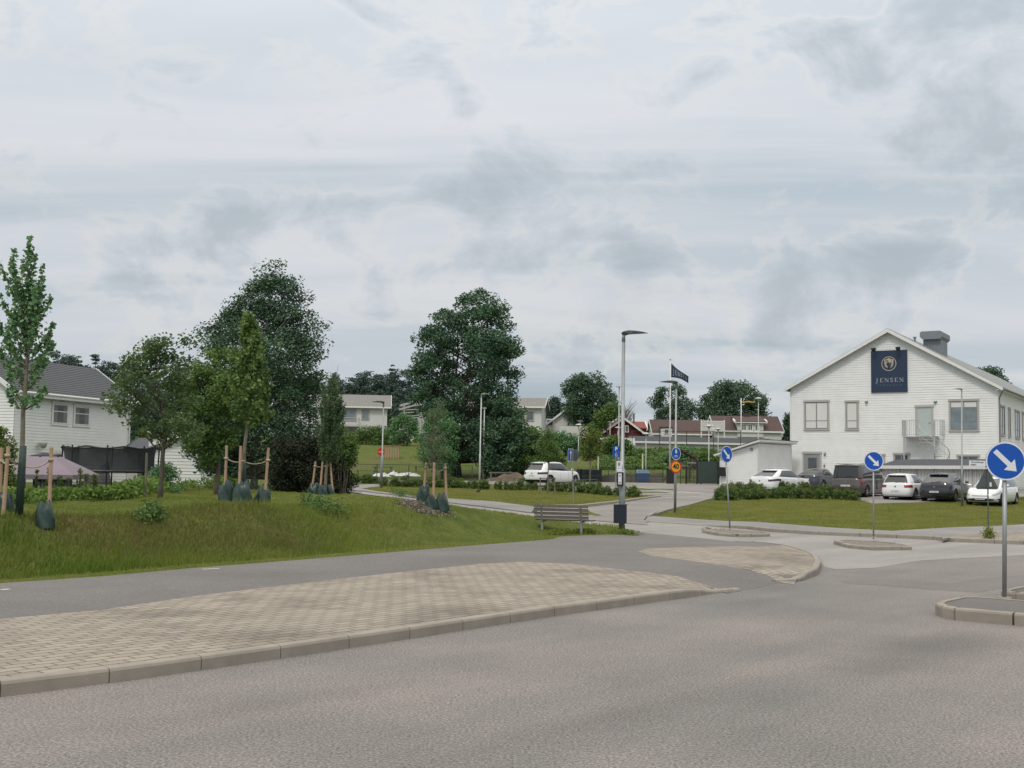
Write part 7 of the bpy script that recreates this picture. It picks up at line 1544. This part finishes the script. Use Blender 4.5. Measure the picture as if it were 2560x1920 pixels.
def patch(body, a0, a1, v0, v1, off=.012, n=10, m=5, shape=None):
    mb = MB(); mb.grid([[tuple(body.P(a0+(a1-a0)*i/n, (v0+(v1-v0)*j/m) if shape is None else (shape(i/n)[0]+(shape(i/n)[1]-shape(i/n)[0])*j/m), off)) for i in range(n+1)] for j in range(m+1)]); return mb
def car(label, group, loc, yaw, L, W, H, zb, sh, gb, gt, wheels, R, paint, gw=.90, tw=.66, rimm='rim', glass='carglass', tail='tail', rear_v=(.60, .86), tail_ph=(.048, .100), head_v=(.62, .80), spoiler=.05, cladding=False, cwide=2.2, tailshape=None, plate_v=(.42, .56), rails=False, front=False, nr=7.0, nf=4.4, crown_r=.05, rearbase=None, grille=None, name='parked_car', gnr=6., mirror=None, cat='car'):
    T = thing(name, loc, label, cat, group, yaw); B = Body(L, W, zb, sh, nf, nr); N = B.N; NV = 24; V = np.array([[B.P(k/N, j/NV) for k in range(N)] for j in range(NV+1)])
    Ra = R+.055; Vf = V.reshape(-1, 3).copy(); ins = np.zeros(len(Vf), bool); wc_ = []
    for wx in wheels:
        dd = np.hypot(Vf[:, 0]-wx, Vf[:, 2]-R); side = np.abs(Vf[:, 1]) > W*.30; m = (dd < Ra) & side; ins |= m; wc_.append(m)
    faces = [(j*N+k, j*N+(k+1) % N, (j+1)*N+(k+1) % N, (j+1)*N+k) for j in range(NV) for k in range(N)]; faces = [f for f in faces if not all(ins[i] for i in f)]
    for wx, m in zip(wheels, wc_):
        for i in np.where(m)[0]:
            dx, dz = Vf[i, 0]-wx, Vf[i, 2]-R; d = math.hypot(dx, dz)+1e-6; Vf[i, 0] = wx+dx/d*Ra; Vf[i, 2] = R+dz/d*Ra
    mb = MB(); mb.add([tuple(p) for p in Vf], faces); rows = []
    for k in range(N//2+1):
        a = B.P(k/N, 1.); b = B.P(-k/N, 1.); rows.append([tuple(a+(b-a)*s+np.array([0, 0, .045*(1-(2*s-1)**2)*min(1, abs(a[1]-b[1]))])) for s in np.linspace(0, 1, 11)])
    mb.grid(rows); bo = mb.build('body', M[paint], T, smooth=True)
    ub = MB(); a_, b_, c_ = L*.45, L*.33, W/2-.2; ub.prism([(-a_, -c_*.6), (-b_, -c_), (b_, -c_), (a_, -c_*.55), (a_, c_*.55), (b_, c_), (-b_, c_), (-a_, c_*.6)], 'z', zb-.06, zb+.45); ub.build('underbody', M['black'], T)
    if cladding: patch(B, -.115, .115, .0, .20, .008, 24, 3).build('rear_bumper', M['black'], T, smooth=True); patch(B, .395, .605, .0, .20, .008, 24, 3).build('front_bumper', M['black'], T, smooth=True)
    for wx in wheels:
        for s in (-1, 1):
            y = s*(W/2-.125); w_ = MB(); c = (0, 0, 0)
            prof = [(R*.62, -.10), (R*.93, -.11), (R, -.08), (R, .08), (R*.93, .11), (R*.62, .10)]; P = [[(r*math.cos(a), yy, r*math.sin(a)) for a in np.linspace(0, 2*math.pi, 25)] for r, yy in prof]; w_.grid(P)
            wo_ = w_.build('wheel', M['tyre'], T, smooth=True, loc=(wx, y, R)); r_ = MB(); yo = s*.085
            r_.prism([(R*.30*math.cos(a), R*.30*math.sin(a)) for a in np.linspace(0, 6.2832, 14, endpoint=False)], 'y', yo-.01, yo+.004)
            for q in range(5):
                a = q*2*math.pi/5+.3; u = np.array([math.cos(a), math.sin(a)]); v = np.array([-u[1], u[0]]); r_.prism([tuple(u*R*.2+v*R*.13), tuple(u*R*.64+v*R*.10), tuple(u*R*.64-v*R*.10), tuple(u*R*.2-v*R*.13)], 'y', yo-.012, yo)
            r_.grid([[(r*math.cos(a), yo+dy, r*math.sin(a)) for a in np.linspace(0, 2*math.pi, 21)] for r, dy in ((R*.58, -.02*s), (R*.61, .003*s), (R*.66, 0))]); r_.build('rim', M[rimm], wo_)
            hb = MB(); hb.prism([(R*.62*math.cos(a), R*.62*math.sin(a)) for a in np.linspace(0, 6.2832, 18, endpoint=False)], 'y', s*.03-.005, s*.03+.005); hb.build('brake_disc', M['black'], wo_)
    # greenhouse
    Ng = 160; tt = ring_t(Ng, 4.0, gnr, gb[1]-gb[0], W*gw); gc = (gb[0]+gb[1])/2; gl = (gb[1]-gb[0])/2; tc_ = (gt[0]+gt[1])/2; tl = (gt[1]-gt[0])/2
    def gp(ph, v, off=0.):
        def raw(ph, v):
            t = np.interp((ph % 1.)*Ng, np.arange(Ng+1), tt); x0, y0 = se(t, 4.0, gnr, -gl, gl, W/2*gw); x1, y1 = se(t, 4.0, gnr, -tl, tl, W/2*tw); x0 += gc; x1 += tc_
            z0 = np.interp(x0, B.sx, B.sz)-.012; z1 = H-.035-.05*((x1-tc_)/tl)**2*(1 if x1 < tc_ else .8); q = v+.10*math.sin(math.pi*v)*(1-v)
            return np.array([x0+(x1-x0)*(v+.06*math.sin(math.pi*v)*(1 if x0 > gc else .4)*0), y0+(y1-y0)*(v**1.35), z0+(z1-z0)*v])
        p = raw(ph, v)
        if off:
            e = 1e-3; a = raw(ph+e, v)-raw(ph-e, v); b = raw(ph, min(1, v+.03))-raw(ph, max(0, v-.03)); n = np.cross(a, b); n /= np.linalg.norm(n)+1e-9
            if n[0]*(p[0]-gc)/gl**2+n[1]*p[1]/(W*gw/2)**2 < 0: n = -n
            p = p+n*off
        return p
    g = MB(); g.grid([[tuple(gp(k/Ng, j/8)) for k in range(Ng+1)] for j in range(9)]); g.build('windows', M[glass], T, smooth=True)
    rf = MB(); vt = .90; rows = []
    for k in range(Ng//2+1):
        a = gp(k/Ng, 1., 0); b = gp(-k/Ng, 1., 0); a0 = gp(k/Ng, vt, .010); b0 = gp(-k/Ng, vt, .010)
        row = [tuple(a0), tuple((a0+a)/2+np.array([0, 0, .012]))]+[tuple(a+(b-a)*s+np.array([0, 0, .012+crown_r*(1-(2*s-1)**2)*min(1, abs(a[1]-b[1])/.8)])) for s in np.linspace(.03, .97, 11)]+[tuple((b0+b)/2+np.array([0, 0, .012])), tuple(b0)]; rows.append(row)
    rf.grid(rows)
    if spoiler:
        a = gp(-.07, .93, .01); b = gp(.07, .93, .01); m = (a+b)/2; rf.prism([(m[0]+.10, m[2]+.055), (m[0]-.13, m[2]+.035), (m[0]-.14, m[2]+.01), (m[0]+.08, m[2]-.01)], 'y', -abs(a[1])-.02, abs(a[1])+.02)
    ro = rf.build('roof', M[paint], T, smooth=True)
    # pillars follow the glasshouse corners
    def pk(x0, y_sign):
        best = min(range(Ng+1), key=lambda k: (abs(gp(k/Ng, 0)[0]-x0) if gp(k/Ng, 0)[1]*y_sign > W*gw*.40 else 9)); return best/Ng
    perim = 2*(gb[1]-gb[0])+2*W*gw; cR = (W*gw/2)/perim
    for sg in (1, -1):
        for nm, a0, a1, mm in (('rear_pillar', cR*.90, cR+cwide*.05, paint), ('windscreen_pillar', .5-cR*1.08, .5-cR*.86, paint)):
            q = MB(); q.grid([[tuple(gp(sg*(a0+(a1-a0)*i/6), j/6*.93, .009)) for i in range(7)] for j in range(7)]); q.build(nm, M[mm], T, smooth=True)
        c = gc+.02; q = MB(); a0 = pk(c-.05, sg); a1 = pk(c+.03, sg)
        q.grid([[tuple(gp(a0+(a1-a0)*i/3, j/6*.93, .006)) for i in range(4)] for j in range(7)]); q.build('door_pillar', M['black'], T)
        if tail_ph: patch(B, sg*tail_ph[0], sg*tail_ph[1], rear_v[0], rear_v[1], .010, 10, 4, tailshape).build('tail_light', M[tail], T, smooth=True)
        patch(B, sg*(.5-.115), sg*(.5-.052), head_v[0], head_v[1], .010, 10, 4, lambda s: (head_v[0]+.03*(1-s), head_v[1]-.05*s)).build('headlight', M['headl'], T, smooth=True)
        # mirror
        mx = gb[1]-.52; mz = float(np.interp(mx, B.sx, B.sz))+.10; mr = MB(); P = []
        for j in range(7):
            t = j/6*math.pi; P.append([(mx+.085*math.sin(t)*math.cos(a)+.02, sg*(W/2*gw+.13+.105*-math.cos(t)), mz+.075*math.sin(t)*math.sin(a)) for a in np.linspace(0, 2*math.pi, 13)])
        mr.grid(P); mr.build('mirror', M[mirror or paint], T, smooth=True)
        # shut lines
        for xx in (gc-.72 if wheels[0] < gc-.9 else gc-.6, gc+.06, gc+.95):
            best = min(np.linspace(.12, .38, 300), key=lambda f: abs(B.P(f, .6)[0]-xx)); dl_ = MB(); dl_.grid([[tuple(B.P(sg*(best+e), v, .0025)) for e in (-.0006, .0006)] for v in np.linspace(.25, .97, 12)]); dl_.build('door_seam', M['black'], bo)
        for xx in (gc-.45, gc+.45):
            best = min(np.linspace(.12, .38, 300), key=lambda f: abs(B.P(f, .6)[0]-xx)); dl_ = MB(); dl_.grid([[tuple(B.P(sg*(best+e), v, .02)) for e in np.linspace(-.007, .007, 4)] for v in (.83, .865)]); dl_.build('door_handle', M[paint], bo)
    pm_ = patch(B, -.021, .021, plate_v[0], plate_v[1], .014, 6, 2); pm_.build('number_plate', M['plate'], T); k = patch(B, -.0165, .0165, plate_v[0]+(plate_v[1]-plate_v[0])*.35, plate_v[0]+(plate_v[1]-plate_v[0])*.65, .017, 12, 1); k.f = k.f[::2]; k.build('plate_text', M['sash'], T)
    if front:
        patch(B, .5-.021, .5+.021, .26, .37, .030, 6, 2).build('number_plate', M['plate'], T); patch(B, .5-.062, .5+.062, .14, .40, .014, 14, 4, lambda s: (.14+.06*abs(2*s-1)**3, .42-.13*abs(2*s-1)**2)).build('lower_grille', M['black'], T); patch(B, .5-.037, .5+.037, .63, .68, .014, 10, 2).build('upper_grille', M['black'], T)
        for sg in (1, -1): patch(B, .5+sg*.082, .5+sg*.108, .20, .29, .014, 5, 2).build('fog_lamp_vent', M['black'], T)
    else: patch(B, .5-.05, .5+.05, .3, .6, .012, 10, 3).build('grille', M['black'], T)
    e = MB(); a = gp(0, .5); wi = MB(); wi.bar((gp(0, .08, .02)), (gp(.03, .14, .02)), .02); wi.build('wiper', M['black'], T)
    bd_ = MB(); c = B.P(0, .74, .012); bd_.prism([(c[1]+.05*math.cos(q), c[2]+.05*math.sin(q)) for q in np.linspace(0, 6.28, 10, endpoint=False)], 'x', c[0]-.006, c[0]+.01); bd_.build('badge', M['rim'], T)
    if rails:
        r_ = MB()
        for sg in (1, -1): y = sg*W/2*tw*.92; r_.tube([(gt[0]+.25, y, H-.03), (gt[0]+.4, y, H+.035), (gt[1]-.35, y, H+.035), (gt[1]-.2, y, H-.03)], .018, 6)
        r_.build('roof_rail', M['galv'], ro)
    return T, B
def place(px, py, a, L, rear=True, Yfix=None):
    """ground point of the near bumper centre and heading a (degrees right of straight ahead)"""
    p = on_base(*D(px, py), .12) if Yfix is None else np.array(at_depth(px, Yfix)); h = math.radians(a); f = np.array([math.sin(h), math.cos(h)])
    c = p[:2]+f*L/2 if rear else p[:2]+f*L/2; return (c[0], c[1], float(base(c[1]))+.125), f
GC = 'cars parked in front of the preschool'
def add_car(label, px, Y, a, spec, rev=False, group=GC, **k):
    c, f = place(px, 0, a, spec['L'], Yfix=Y); yaw = math.atan2(f[1], f[0])
    if rev: yaw += math.pi
    s = dict(spec); s.update(k); return car(label, group, c, yaw, **s)
golf = dict(L=4.26, W=1.80, H=1.47, zb=.20, sh=[(-2.13, .93), (-1.6, .955), (0, .94), (.95, .93), (1.55, .84), (2.13, .64)], gb=(-2.03, 1.10), gt=(-1.78, .22), wheels=(-1.28, 1.34), R=.325, paint='paint_white', cwide=1.5, plate_v=(.33, .46), rear_v=(.66, .86), tail_ph=(.046, .098), mirror='paint_white')
qash = dict(L=4.50, W=1.86, H=1.60, zb=.24, sh=[(-2.19, 1.00), (-1.6, 1.04), (0, 1.00), (1.3, 1.0), (1.8, .92), (2.25, .72)], gb=(-2.12, 1.42), gt=(-1.62, .42), wheels=(-1.34, 1.38), R=.35, paint='paint_white', cladding=True, tail='taild', tail_ph=(.045, .118), rear_v=(.66, .84), plate_v=(.50, .62), cwide=1.1)
sport = dict(L=4.68, W=1.92, H=1.62, zb=.22, sh=[(-2.34, 1.00), (-1.8, 1.08), (-.6, 1.04), (1.1, 1.0), (1.8, .90), (2.34, .68)], gb=(-2.14, 1.35), gt=(-1.15, .25), wheels=(-1.38, 1.42), R=.36, paint='paint_white', tail='taild', tail_ph=(.05, .135), rear_v=(.70, .84), plate_v=(.14, .26), cwide=1.0, mirror='black')
sedan = dict(L=4.70, W=1.85, H=1.44, zb=.18, sh=[(-2.35, .98), (-1.9, 1.03), (-.6, .96), (1.0, .93), (1.7, .80), (2.35, .60)], gb=(-1.95, 1.35), gt=(-.72, .28), wheels=(-1.42, 1.45), R=.335, paint='paint_dark', tail='taild', tail_ph=(.05, .11), rear_v=(.78, .90), spoiler=0, plate_v=(.60, .74), glass='carglass', cwide=.8)
van = dict(L=5.14, W=1.93, H=1.91, zb=.22, sh=[(-2.57, 1.12), (1.5, 1.12), (2.0, 1.02), (2.57, .78)], gb=(-2.50, 1.98), gt=(-2.40, 1.15), wheels=(-1.60, 1.60), R=.34, paint='paint_van', gw=.94, tw=.80, tail='tail', tail_ph=(.070, .098), rear_v=(.62, .995), plate_v=(.42, .53), rails=True, cwide=.5, nr=8.0, gnr=9.)
bsuv = dict(L=4.45, W=1.85, H=1.56, zb=.22, sh=[(-2.22, 1.00), (-1.7, 1.08), (-.5, 1.02), (1.0, .99), (1.7, .90), (2.22, .68)], gb=(-2.02, 1.25), gt=(-1.18, .20), wheels=(-1.30, 1.36), R=.345, paint='paint_black', tail='taild', tail_ph=(.0, .11), rear_v=(.70, .77), plate_v=(.34, .47), rimm='rimd', glass='carglass', cwide=1.1)
estate = dict(L=4.47, W=1.84, H=1.50, zb=.18, sh=[(-2.23, .98), (-1.6, .98), (0, .95), (1.0, .93), (1.6, .86), (2.23, .64)], gb=(-2.12, 1.22), gt=(-1.85, .22), wheels=(-1.32, 1.32), R=.32, paint='paint_white', front=True, glass='carglass2', cwide=.5, tail_ph=(.055, .085), rear_v=(.6, .95), nf=3.9)
add_car('lone white crossover with dark rear glass parked behind the shrub row', 1148, 78.5, 42, qash, group='white cars')
add_car('white sporty crossover half hidden by the shrub bed, first in the parked row', 1640, 69.5, 46, sport, H=1.52)
add_car('dark blue-grey saloon between the white crossover and the bronze van', 1739, 77, 37, sedan)
add_car('bronze-grey people carrier with roof rails behind the arrow sign', 1826, 67.5, 37, van)
add_car('white hatchback with red tail lights right of the bronze van', 1933, 65, 36, golf)
add_car('black crossover with a white number plate left of the preschool lamp post', 2017, 63.5, 36, bsuv)
add_car('white estate car facing the viewer with a black grille, rightmost in the row', 2116, 60.5, 38, estate, rev=True)
for o in [o for o in bpy.data.objects if o.parent is None and o.get('label') == 'lone white crossover with dark rear glass parked behind the shrub row']:
    if 'group' in o: del o['group']
